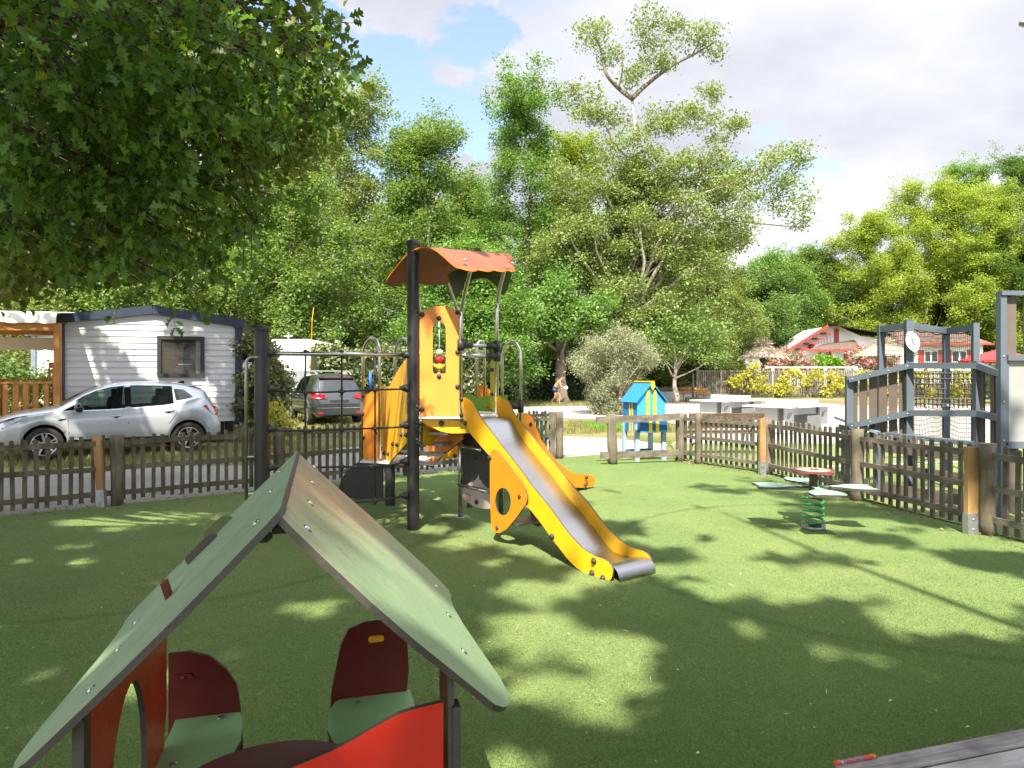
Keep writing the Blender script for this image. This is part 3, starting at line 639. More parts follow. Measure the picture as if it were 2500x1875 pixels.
    np_mesh('crown', leaf_verts(P-bs, .17, rng, SH_HEX, .5, .1), len(SH_HEX), LM['oak2'], parent=root)
big_oak()
# trees standing behind the photographer: their crowns throw the dappled shade on the turf
def shade_tree(label, base, c, R, z0, z1, seed, n, r0=.3, br=1.5):
    bl = crown_blobs(c[0], c[1], z0, z1, R, seed, n, br, spire=0)
    return make_tree('oak_tree', label, base, (c[0], c[1], z0+(z1-z0)*.7), r0, bl, .19, LM['oak2'], M['bark'], seed, 4.4, 16, .30, None, keep=lambda P: sun_keep(P, seed=seed), limbs=7, shape=SH_HEX, shell=.3)
shade_tree('tall oak standing behind the camera on the right and shading the turf', (5.6, -6.0, 0), (4.0, -5.2), 6.2, 7.5, 16.0, 61, 105)
shade_tree('tall oak standing behind the camera and shading the small playhouse', (-.6, -9.5, 0), (-1.0, -8.0), 6.0, 8.5, 17.0, 62, 95)
shade_tree('tall oak standing behind the left end of the picket fence', (-7.5, -6.5, 0), (-6.5, -5.2), 6.0, 8.0, 16.5, 63, 90)
def hut():
    root = thing('hut', 'timber clad shelter behind the camera whose straight eave shades the near turf', 'hut', (4.79, 1.55, 0)); c = Vector((4.79, 1.55, 0)); root.rotation_euler = (0, 0, math.radians(28)); ORG[root.name] = V(0, 0, 0)
    b = MB(); b.box((0, -.6, 1.3), (4.8, 2.2, 2.6)); b.build('wall', M['wood_new'], root)
    b = MB(); b.bar((-2.8, -.55, 3.15), (2.8, -.55, 3.15), 3.6, .12, 0, (0, .12, 1)); b.build('roof', M['tile'], root)
    b = MB(); b.box((-1.2, .52, 1.0), (.9, .05, 2.0)); b.build('door', M['wood_dark'], root)
hut()
# ---------------------------------------------------------------- tracing into real planes
def vplane(px, py, A, B):
    """where the line of sight through a picture point meets the upright plane through ground points A and B: (along, height)"""
    k = (px-1250)/FPX; dx, dy = B[0]-A[0], B[1]-A[1]; t = (k*A[1]-A[0])/(dx-k*dy); L = math.hypot(dx, dy)
    Y = A[1]+dy*t; return (t*L, CAMH+(HOR-py)*Y/FPX)
def pl_trace(pts, A, B): return [vplane(x, y, A, B) for x, y in pts]
def pl_axes(A, B):
    d = Vector((B[0]-A[0], B[1]-A[1], 0)).normalized(); return Vector((A[0], A[1], 0)), d, Vector((0, 0, 1))
def crop(pts, x0, y0, s): return [(x0+x/s, y0+y/s) for x, y in pts]

# ---------------------------------------------------------------- play tower
def tower():
    root = thing('play_tower', 'tall yellow and orange play tower with a steel slide and a climbing net', 'play tower', (-.75, 7.5, 0))
    P1 = V(-1.03, 7.12, 0); P2 = V(-.535, 7.12, 0); P3 = V(-.165, 7.45, 0); P0 = V(-2.42, 6.60, 0); P8 = V(-1.51, 8.46, 0)
    def bolt(p, n, r=.022):
        b = MB(); b.dome(Vector(p)+Vector(n).normalized()*.004, r, n, 0, .85); b.cyl(Vector(p)-Vector(n).normalized()*.004, Vector(p)+Vector(n).normalized()*.006, r*1.15, 10); b.build('bolt', M['black_plastic'], root)
    def post(c, h, r=.063):
        b = MB(); n = 40; prof = [(r*(1-.035*(1 if (k % 5 == 0) else 0)), k) for k in range(n)]
        vs, fs = [], []
        for z in (-.05, h):
            for rr, k in prof: a = 2*math.pi*k/n; vs.append(c+V(rr*math.cos(a), rr*math.sin(a), z))
        b.add(vs, [(k, (k+1) % n, n+(k+1) % n, n+k) for k in range(n)], 0, True)
        ob = b.build('post', M['black_post'], root)
        b = MB(); b.lathe([(r*1.16, 0), (r*1.2, .012), (r*1.2, .035), (r*1.1, .05), (r*.6, .058), (.001, .06)], c+V(0, 0, h-.02), 24); b.build('cap', M['black_plastic'], ob)
        return ob
    post(P1, 2.98); post(P0, 2.05, .068); post(P8, .50, .062)
    # front panel with arched window
    A, B_ = P1[:2], (P2.x, P2.y)
    O, e1, e2 = pl_axes(P1, P2)
    out = [(1025, 1015), (1123, 1015), (1123, 760), (1116, 757), (1108, 756), (1099, 752), (1088, 748.5), (1074, 747.5), (1060, 748.5), (1049, 752), (1040, 756.5), (1032, 758), (1025, 760)]
    hole = [(1056.6, 909), (1059, 912), (1086, 912), (1088.6, 909), (1088.6, 805), (1087, 796), (1082, 788), (1073, 784.5), (1063, 788), (1058.5, 796), (1056.6, 805)]
    b = MB(); b.plate(pl_trace(out, P1, P2), [pl_trace(hole, P1, P2)], O, e1, e2, .014, 0, 1, -.007); pan = b.build('front_panel', [M['amber'], M['edge']], root)
    def fp(px, py, d=0): s, h = vplane(px, py, P1, P2); return O+e1*s+e2*h+V(0, -d, 0)
    b = MB(); b.tube([fp(1072, 778, -.012), fp(1072, 918, -.012)], .0085, 8); b.box(fp(1072, 792, .0), (.02, .012, .06)); b.box(fp(1072, 912, 0), (.022, .012, .03)); b.build('bead_rod', M['steel'], pan)
    for y, r, m in ((861, .042, 'bead_green'), (878, .043, 'bead_red'), (896, .044, 'bead_yellow')):
        b = MB(); b.ball(fp(1072.5, y, -.012), r, 16, 0, (0, 0, 1), .88)
        if m == 'bead_yellow': b.ball(fp(1063, y-2, 0), .016, 8); b.ball(fp(1082, y-2, 0), .016, 8)
        if m == 'bead_red': b.dome(fp(1075, y-3, .026), .011, (0, -1, 0))
        b.build('bead', M[m], pan)
    for x, y in ((1072, 777), (1072, 919), (1031, 768), (1117, 763), (1117, 860), (1117, 944), (1030, 1000), (1130, 975), (1130, 1012)): bolt(fp(x, y, .008), (0, -1, 0))
    # black clamps on the big post
    for y in (766, 997, 1035, 1077):
        b = MB(); p = fp(1021, y); b.box(p+V(-.012, -.015, 0), (.05, .03, .07)); b.ball(p+V(-.012, -.035, .02), .019, 8); b.ball(p+V(.022, -.03, .0), .019, 8); b.ball(p+V(-.012, -.035, -.02), .016, 8); b.build('clamp', M['black_plastic'], root)
    # platform deck
    oct_ = [(-.97, 7.09), (-.50, 7.09), (-.13, 7.45), (-.13, 7.98), (-.50, 8.35), (-1.0, 8.35), (-1.08, 7.9), (-1.0, 7.5)]
    b = MB(); b.plate(oct_, [], (0, 0, 1.155), (1, 0, 0), (0, 1, 0), .022); b.build('platform', M['whiteboard'], root)
    # yellow skirts under the platform
    O_, a1, a2 = pl_axes(P1, P2)
    b = MB(); b.plate(pl_trace([(1027, 1022), (1136, 1028), (1152, 1058), (1100, 1059), (1075, 1054), (1050, 1041), (1030, 1032)], P1, P2), [], O_+V(0, .05, 0), a1, a2, .014, 0, 1); b.build('skirt', [M['yellow'], M['edge']], root)
    A, B_ = V(-1.0, 7.14, 0), V(-.62, 8.05, 0); O_, a1, a2 = pl_axes(A, B_)
    sk = crop([(688, 590), (688, 850), (735, 855), (790, 850), (830, 800), (860, 760), (905, 740), (960, 735), (740, 650)], 880, 900, 4.608)
    b = MB(); b.plate(pl_trace(sk, A, B_), [], O_, a1, a2, .014, 0, 1); b.build('skirt', [M['yellow'], M['edge']], root)
    bolt(fp(1077, 1034, -.03), (0, -1, 0), .026)
    # stainless uprights
    def pipe(name, pts, r=.021, m='steel', seg=12): b = MB(); b.tube(pts, r, seg); return b.build(name, M[m], root)
    pipe('upright', [V(P2.x, P2.y, 1.12), V(P2.x, P2.y, 2.18)]+catmull([V(P2.x, P2.y, 2.22), V(P2.x+.012, P2.y, 2.30), W(1136, 710, 7.0), W(1149, 658, 6.85)], sub=4))
    pipe('upright', [V(P3.x, P3.y, 1.02), V(P3.x, P3.y, 2.30)]+catmull([V(P3.x, P3.y, 2.34), V(P3.x+.01, P3.y, 2.42), W(1221, 700, 7.32), W(1231, 662, 7.2)], sub=4))
    pipe('upright', [V(-.60, 8.3, 1.1), W(1117, 760, 8.3), W(1110, 735, 8.25), W(1098, 700, 8.1), W(1088, 665, 7.9)])
    pipe('upright', [V(-1.16, 8.0, 1.1), W(1024, 760, 8.0), W(1020, 725, 7.95), W(1012, 690, 7.85), W(1004, 650, 7.7)])
    # guard rails with black knuckles between the two uprights over the slide
    b = MB()
    for z in (CAMH+76*7.12/FPX, CAMH+51*7.12/FPX): b.tube([V(P2.x, P2.y, z), V(P3.x, P3.y, z)], .021)
    gr = b.build('guard_rail', M['steel'], root)
    d = (P3-P2).normalized()
    for q, s, zs in ((P2, 1, (76,)), (P3, -1, (76, 51))):
        for z in zs: z = CAMH+z*7.12/FPX; b = MB(); b.cyl(q+V(0, 0, z-.06), q+V(0, 0, z+.06), .038); b.cyl(q+V(0, 0, z), q+d*s*.13+V(0, 0, z), .034); b.ball(q+d*s*.13+V(0, 0, z), .033, 10); b.build('knuckle', M['black_plastic'], gr)
    # roof: S-curved board with scalloped eaves
    Rn, Rf = W(1017, 606, 7.0), W(1244, 624, 7.62)
    ex = (Rf-Rn)
    En, Ef = W(1129, 658, 6.42), W(1258, 660, 7.05); Ln, Lf = W(938, 688, 7.35), W(1092, 690, 8.0)
    prof = [(-1, 0), (-.8, .27), (-.6, .52), (-.4, .75), (-.2, .92), (0, 1.0), (.2, .985), (.4, .84), (.6, .55), (.75, .30), (.88, .12), (1, .03)]
    prof = [(p.x, p.y) for p in catmull([V(a, c, 0) for a, c in prof], sub=3)]; nu = 28; vs = []; b = MB()
    for i, (u, hh) in enumerate(prof):
        for j in range(nu+1):
            t = j/nu
            rid = Rn.lerp(Rf, t); eav = (En.lerp(Ef, t) if u > 0 else Ln.lerp(Lf, t)); k = abs(u)
            tt = t
            p = Vector((rid.x+(eav.x-rid.x)*k, rid.y+(eav.y-rid.y)*k, 0)); p.z = eav.z+(rid.z-eav.z)*hh
            if k > .9:
                sc = abs(math.sin(t*math.pi*3.5))*.055; end = max(0, abs(t-.5)-.42)/.08; p += (eav-rid)*Vector((1, 1, 0)).length*0
                q = (eav-rid).normalized(); w = (k-.9)/.1; p += q*(sc-.05*end*end)*w
            vs.append(p)
    n1 = len(prof); nrm = V(0, 0, -.012)
    top = vs; bot = [p+nrm for p in vs]
    fs = [(i*(nu+1)+j, (i+1)*(nu+1)+j, (i+1)*(nu+1)+j+1, i*(nu+1)+j+1) for i in range(n1-1) for j in range(nu)]
    b.add(top, fs, 0, True); b.add(bot, [tuple(reversed(f)) for f in fs], 0, True)
    rim = [i*(nu+1) for i in range(n1)]+[(n1-1)*(nu+1)+j for j in range(1, nu+1)]+[i*(nu+1)+nu for i in reversed(range(n1-1))]+[j for j in reversed(range(1, nu))]
    o = len(top); b.add(top+bot, [(rim[k], rim[(k+1) % len(rim)], rim[(k+1) % len(rim)]+o, rim[k]+o) for k in range(len(rim))], 1)
    roof = b.build('roof', [M['rust'], M['orange']], root)
    b = MB()
    for p in (W(1135, 635, 6.62), W(1251, 643, 7.22)): b.dome(p, .024, (.3, -.6, .8))
    b.build('bolt', M['dull_steel'], roof)
    b = MB(); b.bar(W(992, 668, 7.5), W(1092, 674, 7.95), .05, .008, 0, (.3, -.3, 1)); b.build('batten', M['whiteboard'], roof)
    A, B_ = V(-1.05, 7.62, 0), V(.02, 7.58, 0); O_, a1, a2 = pl_axes(A, B_)
    gab = crop([(900, 560), (1000, 500), (1080, 470), (1100, 485), (1690, 500), (1775, 535), (1740, 660), (1690, 800), (1660, 833), (1630, 830), (1600, 790), (1560, 720), (1500, 655), (1420, 612), (1340, 603), (1260, 622), (1190, 668), (1130, 730), (1070, 810), (1015, 905), (975, 800), (930, 660)], 930, 570, 5.53)
    b = MB(); b.plate(pl_trace(gab, A, B_), [], O_, a1, a2, .016, 0, 1); b.build('gable_board', [M['olive'], M['edge']], root)
    b = MB(); kn = crop([(1235, 300), (1238, 240), (1255, 195), (1280, 172), (1305, 168), (1335, 185), (1358, 225), (1375, 275), (1375, 310)], 930, 570, 5.53)
    b.plate(pl_trace(kn, A, B_), [], O_+V(0, .1, 0), a1, a2, .02, 0, 1); b.build('ridge_finial', [M['olive'], M['edge']], root)
    # slide
    SA, SB = V(-.50, 7.08, 0), V(.78, 5.33, 0); O_, a1, a2 = pl_axes(SA, SB); off = V(.807, .59, 0)*.42
    upper = crop([(1150, 335), (1165, 325), (1190, 326), (1215, 335), (1245, 350), (1270, 370), (1290, 393), (1305, 420), (1318, 455), (1330, 490), (1380, 570), (1500, 730), (1659, 940)], 880, 900, 4.608)
    upper += crop([(590, 380), (750, 600), (940, 830), (1060, 1000), (1150, 1115), (1250, 1222), (1330, 1280), (1400, 1318), (1480, 1345), (1530, 1375), (1562, 1415), (1576, 1460), (1570, 1520), (1550, 1560), (1528, 1578)], 1120, 1040, 4.148)
    lower = crop([(1480, 1572), (1400, 1545), (1330, 1515), (1270, 1480), (1205, 1432), (1150, 1380), (1105, 1330), (1060, 1270), (965, 1150), (830, 960), (700, 800), (560, 605), (330, 310), (130, 78)], 1120, 1040, 4.148)+[(1140, 1034), (1132, 1012)]
    sl = [Vector((a, c, 0)) for a, c in pl_trace(upper+lower, SA, SB)]
    sl2 = [(p.x, max(.0, p.y)) for p in sl]
    b = MB(); b.plate(sl2, [], O_, a1, a2, .016, 0, 1, 0.0); sp = b.build('slide_side', [M['yellow'], M['edge']], root)
    b = MB(); b.plate(sl2, [], O_+off, a1, a2, .016, 0, 1, -.016); b.build('slide_side', [M['yellow'], M['edge']], root)
    # chute follows the upper edge, a hand's width below it
    up_s = [(p.x, p.y) for p in sl[:len(upper)]]
    def edge_h(s_):
        best = None
        for (s0, h0), (s1, h1) in zip(up_s[4:-4], up_s[5:-3]):
            if s0 <= s_ <= s1: return h0+(h1-h0)*(s_-s0)/max(1e-6, s1-s0)
        return None
    s_end = up_s[-4][0]; bed = []
    for k in range(40):
        s_ = .10+(s_end-.10-.03)*k/39; h = edge_h(s_)
        if h is None: h = 1.16
        dep = .05+.10*min(1, max(0, (s_-.15)/.3)); dep = dep if s_ < 1.75 else dep-(s_-1.75)/(s_end-1.75)*(dep-.012)
        bed.append((s_, min(1.165, h-dep)))
    s0, h0 = bed[-1]; r = .10
    for k in range(1, 9): a = math.pi/2*k/8; bed.append((s0+r*.8*math.sin(a), h0-r*(1-math.cos(a))))
    bed.append((bed[-1][0]-.005, .0))
    bed = [(-.02, 1.166)]+bed; b = MB(); vs = []
    nn = a1.cross(a2).normalized()
    for s_, h in bed:
        for t in (.012, 1-.012): vs.append(O_+a1*s_+a2*h+off*t)
    b.add(vs, [(2*i, 2*i+2, 2*i+3, 2*i+1) for i in range(len(bed)-1)], 0, True); b.build('slide_chute', M['chute'], root)
    nl = -a1.cross(a2).normalized() if a1.cross(a2).y > 0 else a1.cross(a2).normalized()
    nl = Vector((-.807, -.59, 0))
    def slp(px, py): s_, h = vplane(px, py, SA, SB); return O_+a1*s_+a2*h+nl*.018
    for x, y in crop([(963, 1118), (1386, 1365), (1368, 1487), (1478, 1540), (330, 322)], 1120, 1040, 4.148)+crop([(1197, 615), (1155, 342), (1155, 521)], 880, 900, 4.608): bolt(slp(x, y), nl, .024)
    # orange leaf board below the slide, shelf and its twin
    tri = crop([(365, 235), (340, 250), (327, 290), (327, 600), (334, 850), (340, 990), (355, 1045), (385, 1075), (410, 1083), (435, 1078), (500, 1040), (600, 920), (690, 790), (703, 750), (705, 710), (690, 650), (640, 560), (510, 400), (400, 255)], 1120, 1040, 4.148)
    hol = [(460+80*math.cos(a*math.pi/12), 765+142*math.sin(a*math.pi/12)) for a in range(24)]; hol = crop(hol, 1120, 1040, 4.148)
    A2, B2 = SA+nl*.03, SB+nl*.03; O2, _, _ = pl_axes(A2, B2)
    t2, h2 = pl_trace(tri, A2, B2), pl_trace(hol, A2, B2)
    b = MB(); b.plate(t2, [h2], O2, a1, a2, .014, 0, 1); b.plate([(-.02, -.004), (.09, -.004), (.09, .004), (-.02, .004)], [], O2+a1*vplane(1215, 1273, A2, B2)[0]+a2*vplane(1215, 1273, A2, B2)[1]+nl*.0005, a1, a2, .002, 1, 1, -.0)
    b.build('leaf_board', [M['orange'], M['edge']], root)
    b = MB(); b.plate(t2, [], O2+off+nl*-.06, a1, a2, .014, 0, 1); b.build('leaf_board', [M['darkred'], M['edge']], root)
    s1, z1 = vplane(1232, 1275, A2, B2); c = O2+a1*(s1+.10)+a2*z1
    b = MB(); b.plate([(-.12, 0), (.12, 0), (.12, .47), (-.12, .47)], [], c, a1, off.normalized(), .018); b.build('shelf', M['dull_steel'], root)
    for x, y in crop([(333, 322), (627, 712), (400, 1030)], 1120, 1040, 4.148): s_, h = vplane(x, y, A2, B2); bolt(O2+a1*s_+a2*h+nl*.004, nl, .024)
    s_, h = vplane(1200, 1286, A2, B2); bolt(O2+a1*s_+a2*h+nl*-.04, (-1, -.3, 0), .022)
    # dark wall with pale motif and two rungs under the deck
    LA, LB = V(-.565, 7.73, 0), V(-.565+.53, 7.73-.72, 0); O3, b1, b2 = pl_axes(LA, LB)
    dk = [(1131, 1055), (1205, 1055), (1205, 1200), (1131, 1200)]
    wh = crop([(40, 640), (70, 600), (120, 572), (155, 568), (180, 545), (200, 520), (215, 483), (220, 545), (232, 540), (262, 590), (300, 625), (350, 640), (350, 836), (280, 838), (200, 825), (130, 795), (80, 750), (48, 705)], 1120, 1040, 4.148)
    b = MB(); b.plate(pl_trace(dk, LA, LB), [], O3, b1, b2, .014, 0, 1); wl = b.build('wall_board', [M['darkboard'], M['edge']], root)
    b = MB(); b.plate(pl_trace(wh, LA, LB), [], O3, b1, b2, .018, 0, 1, -.002); b.build('pale_motif', [M['pinkboard'], M['edge']], wl)
    sp_ = crop([(50, 700), (80, 685), (95, 670), (105, 690), (130, 690), (138, 740), (130, 795), (95, 770), (60, 730)], 1120, 1040, 4.148)
    b = MB(); b.plate(pl_trace(sp_, LA, LB), [], O3, b1, b2, .022, 0, 0, -.004); b.build('brown_motif', [M['brownboard']], wl)
    def lp(px, py, d=.0): s_, h = vplane(px, py, LA, LB); return O3+b1*s_+b2*h+Vector((-.8, -.59, 0))*d
    for x, y in ((1163, 1117), (1167, 1225)): bolt(lp(x, y, .02), (-.8, -.59, 0), .024)
    b = MB(); b.tube([lp(1128, 1086, .05), lp(1186, 1099, .05)], .019); b.build('rung', M['steel'], root)
    b = MB(); b.tube([lp(1129, 1182, .05), lp(1199, 1199, .05)], .019); b.build('rung', M['steel'], root)
    pipe('support_leg', [V(-.565-.02, 7.70, 0), V(-.565-.02, 7.70, 1.13)], .021); b = MB(); b.cyl(V(-.585, 7.70, 0), V(-.585, 7.70, .012), .06); [b.dome(V(-.585+.04*c, 7.70-.02, .012), .014, (0, 0, 1)) for c in (-1, 1)]; b.build('foot_plate', M['dull_steel'], root)
    pipe('support_leg', [V(-.13, 7.95, 0), V(-.13, 7.95, 1.13)], .03, 'dull_steel'); pipe('support_leg', [V(-.52, 8.33, 0), V(-.52, 8.33, 1.13)], .03, 'dull_steel')
    # stair: yellow string boards, treads, landing, orange board, black wedge
    YA, YB = V(-1.075, 7.12, 0), V(-1.53, 8.42, 0); O4, c1, c2 = pl_axes(YA, YB)
    st = crop([(1343, 375), (1310, 405), (1280, 450), (1245, 510), (1217, 565), (1205, 582), (1185, 585), (1145, 575), (1147, 700), (1155, 1020), (1158, 1150), (1166, 1180), (1175, 1190), (1190, 1175), (1230, 1120), (1352, 985)], 550, 750, 3.017)
    b = MB(); b.plate(pl_trace(st, YA, YB), [], O4, c1, c2, .016, 0, 1); b.build('stair_side', [M['yellow'], M['edge']], root)
    b = MB(); b.plate(pl_trace(st, YA, YB), [], O4+V(.55, .16, 0), c1, c2, .016, 0, 1); b.build('stair_side', [M['amber'], M['edge']], root)
    nl4 = Vector((-.94, -.33, 0))
    for x, y in crop([(1303, 938), (1338, 942), (1240, 1008), (1270, 1013), (1174, 1076), (1205, 1080), (1137, 587), (1146, 957)], 550, 750, 3.017): s_, h = vplane(x, y, YA, YB); bolt(O4+c1*s_+c2*h+nl4*.008, nl4, .024)
    b = MB()
    for k in range(4): p = V(-1.16, 7.42, .98)+V(-.085, .27, -.145)*k; b.box(p+V(.25, .09, 0), (.56, .24, .03), 0, -.33)
    b.build('stair_tread', M['galv'], root)
    b = MB(); b.box(V(-1.42, 8.72, .535), (.75, .75, .022), 0, -.30); b.build('landing', M['whiteboard'], root)
    OA, OB = V(-1.92, 8.68, 0), V(-1.60, 8.44, 0); O5, d1, d2 = pl_axes(OA, OB)
    og = crop([(1022, 660), (1028, 645), (1045, 642), (1062, 637), (1080, 622), (1096, 602), (1112, 598), (1143, 603), (1143, 1125), (1080, 1118), (1022, 1108)], 550, 750, 3.017)
    b = MB(); b.plate(pl_trace(og, OA, OB), [], O5, d1, d2, .016, 0, 1); b.build('side_board', [M['orange'], M['edge']], root)
    for x, y in crop([(1020, 657), (1022, 786), (1026, 962), (1117, 925), (1146, 957)], 550, 750, 3.017): s_, h = vplane(x, y, OA, OB); bolt(O5+d1*s_+d2*h+V(-.3, -.5, 0)*.03, (-.6, -.8, 0), .022)
    KA, KB = V(-2.35, 9.15, 0), V(-1.47, 8.5, 0); O6, f1, f2 = pl_axes(KA, KB)
    kb = crop([(830, 1370), (850, 1310), (880, 1240), (930, 1180), (1000, 1130), (1165, 1140), (1165, 1408), (1000, 1412), (860, 1408)], 550, 750, 3.017)
    b = MB(); b.plate([(s_, max(.0, h)) for s_, h in pl_trace(kb, KA, KB)], [], O6, f1, f2, .02, 0, 1); b.build('ramp_side', [M['black_plastic'], M['edge']], root)
    # hoops of the handrail
    def hoop(xl, xr, yt, yb, Y, Yr=None, name='handrail'):
        Yr = Yr or Y; l, r_ = W(xl, yb, Y), W(xr, yb, Yr); zt = W(0, yt, (Y+Yr)/2).z; w = (r_-l); rz = min(.22, w.length*.7)
        pts = [l, l.lerp(l, 0)+V(0, 0, zt-rz-l.z)]+[l+w*(.5-.5*math.cos(math.pi*k/10))+V(0, 0, zt-rz-l.z+rz*math.sin(math.pi*k/10)) for k in range(1, 10)]+[r_+V(0, 0, zt-rz-r_.z), r_]
        return pipe(name, pts, .019)
    hoop(886, 927, 829, 1120, 8.7, 8.42); hoop(964, 1003, 829, 1040, 9.0, 8.6); hoop(1164, 1183, 832, 1060, 8.9, 9.0)
    hoop(1226, 1271.5, 836, 1040, 8.35, 8.15)
    b = MB(); p = W(1271.5, 993, 8.15); b.cyl(p-V(0, 0, .07), p+V(0, 0, .07), .036); b.cyl(p, p+V(-.14, .03, 0), .033); b.build('knuckle', M['black_plastic'], root)
    b = MB(); b.tube([p, p+V(-.6, .25, 0)], .02); b.build('guard_rail', M['orange'], root)
    b = MB(); p = W(886, 993, 8.7); b.box(p, (.06, .06, .14)); b.build('clamp', M['galv'], root)
    # lime board beside the slide top, green and orange boards beyond
    GA, GB = V(-.18, 7.48, 0), V(-.27, 7.85, 0); O7, g1, g2 = pl_axes(GA, GB)
    b = MB(); b.plate(pl_trace([(1211, 871), (1207, 871), (1202, 877), (1197, 886), (1197, 997), (1201, 1003), (1211, 1004)], GA, GB), [], O7, g1, g2, .014, 0, 0); b.build('side_board', [M['lime'], M['edge']], root)
    for y in (903, 963): p = W(1206, y, 7.47); bolt(p+V(-.02, -.01, 0), (-.4, -1, 0), .02)
    O8, h1, h2_ = pl_axes(V(-.65, 8.32, 0), V(0, 8.32, 0)); A8, B8 = V(-.65, 8.32, 0), V(0, 8.32, 0)
    b = MB(); b.plate(pl_trace([(1131, 1014), (1131, 960), (1148, 963), (1165, 970), (1174, 969), (1197, 966), (1240, 964), (1240, 1014)], A8, B8), [], O8, h1, h2_, .014, 0, 1); b.build('side_board', [M['green'], M['edge']], root)
    A9, B9 = V(-.75, 9.1, 0), V(.2, 9.1, 0); O9, h1, h2_ = pl_axes(A9, B9)
    b = MB(); b.plate(pl_trace([(1165, 975), (1164, 945), (1170, 940), (1182, 942), (1195, 950), (1204, 962), (1210, 975), (1230, 1000), (1165, 1000)], A9, B9), [], O9, h1, h2_, .014, 0, 1); b.build('side_board', [M['orange'], M['edge']], root)
    AA, AB = V(-1.4, 9.25, 0), V(-.4, 9.25, 0); OB_, h1, h2_ = pl_axes(AA, AB)
    b = MB(); b.plate(pl_trace([(1030, 1132), (1045, 1112), (1060, 1092), (1072, 1083), (1090, 1079), (1122, 1077), (1240, 1078), (1240, 1117), (1122, 1116), (1080, 1121)], AA, AB), [], OB_, h1, h2_, .016, 0, 1); b.build('side_board', [M['yellow'], M['edge']], root)
    b = MB(); b.plate(pl_trace([(1068, 1083), (1078, 1071), (1090, 1062), (1108, 1058), (1200, 1058), (1200, 1077), (1122, 1076), (1090, 1078)], AA, AB), [], OB_+V(0, .03, 0), h1, h2_, .016, 0, 1); b.build('side_board', [M['lime'], M['edge']], root)
    for x, y in ((1073, 1115), (1111, 1112)): s_, h = vplane(x, y, AA, AB); bolt(OB_+h1*s_+h2_*h+V(0, -.02, 0), (0, -1, 0), .024)
    # second, short slide on the far side: orange sides
    FA, FB = V(.06, 8.5, 0), V(1.18, 9.78, 0); OF, k1, k2 = pl_axes(FA, FB)
    fs_ = [(1262, 1008), (1284, 1008), (1296, 1016), (1303, 1034), (1318, 1072), (1344, 1110), (1362, 1130), (1385, 1148.5), (1404, 1157), (1433, 1158), (1445, 1161), (1451.5, 1170), (1451, 1180), (1446, 1187), (1425, 1190), (1400, 1190), (1370, 1180), (1320, 1140), (1262, 1075)]
    fo = [(a, max(.0, c)) for a, c in pl_trace(fs_, FA, FB)]
    b = MB(); b.plate(fo, [], OF, k1, k2, .016, 0, 1); b.build('slide_side', [M['orange'], M['edge']], root)
    b = MB(); b.plate(fo, [], OF+V(-.3, .33, 0), k1, k2, .016, 0, 1); b.build('slide_side', [M['orange'], M['edge']], root)
    b = MB(); vs = []
    for a, c in pl_trace([(1270, 1040), (1300, 1072), (1330, 1115), (1360, 1150), (1395, 1172), (1440, 1176)], FA, FB):
        for t in (.03, .97): vs.append(OF+k1*a+k2*max(.03, c)+V(-.3, .33, 0)*t)
    b.add(vs, [(2*i, 2*i+2, 2*i+3, 2*i+1) for i in range(5)], 0, True); b.build('slide_chute', M['chute'], root)
    for x, y in ((1426, 1165), (1424, 1183), (1290, 1036)): s_, h = vplane(x, y, FA, FB); bolt(OF+k1*s_+k2*h+V(.03, -.03, 0), (.7, -.7, 0), .024)
    # net between the two black posts
    top_z = 1.82
    b = MB(); b.tube([V(P0.x, P0.y, top_z), V(P1.x, P1.y, top_z)], .023, 12)
    for t in (.04, .96):
        p = P0.lerp(P1, t)+V(0, 0, top_z); q = (P1-P0).normalized(); b.tube([p-q*.05, p+q*.05], .036, 12, 1)
    b.build('net_rail', [M['steel'], M['black_plastic']], root)
    # vertical and horizontal ropes with ball knots
    cols = [vplane(x, 900, P0, P1)[0] for x in (745.6, 834.4, 915.6)]; L01 = (P1-P0).length; q = (P1-P0).normalized()
    rows = [1.475, 1.09, .715, .36]
    def rp(s_, z, i=0): t = s_/L01; sag = .035*math.sin(math.pi*t)+.01*math.sin(7*t+i); return P0+q*s_+V(0, 0, z-sag)
    for i, s_ in enumerate(cols):
        b = MB(); b.tube([P0+q*s_+V(0, 0, top_z)]+[rp(s_, z, i) for z in rows]+[rp(s_, .36, i)], .0095, 8)
        b.build('net_rope', M['rope'], root)
    for s_ in cols: bolt(P0+q*s_+V(0, 0, top_z+.02), (0, 0, 1), .022)
    for i, z in enumerate(rows):
        c = MB(); c.tube([rp(L01*k/16, z, i) for k in range(17)], .0095, 8); c.build('net_rope', M['rope'], root)
        for s_ in cols: kn_ = MB(); kn_.ball(rp(s_, z, i), .027, 12); kn_.cyl(rp(s_-.035, z, i), rp(s_+.035, z, i), .014); kn_.cyl(rp(s_, z+.035, i), rp(s_, z-.035, i), .014); kn_.build('rope_knot', M['black_plastic'], root)
        for base, sg in ((P0, 1), (P1, -1)):
            p = base+q*sg*.058+V(0, 0, z); kn_ = MB(); kn_.tube([p, p+q*sg*.025, p+q*sg*.06, p+q*sg*.085], [.048, .040, .026, .016], 12); kn_.build('rope_socket', M['black_plastic'], root)
    # ladder hoop on the left of the net post
    l = W(601, HOR, 6.55); l.z = 0
    pts = [l, l+V(0, 0, 1.72)]+[l+V(.06*(1-math.cos(a)), 0, 1.72+.06*math.sin(a)) for a in (.4, .8, 1.2, 1.57)]+[V(P0.x, l.y, 1.78)]
    b = MB(); b.tube(pts, .017, 10)
    for y in (1116, 1237): z = W(0, y, 6.55).z; b.tube([l+V(0, 0, z), V(P0.x, P0.y, z)], .015, 10)
    b.build('side_ladder', M['dull_steel'], root)
tower()

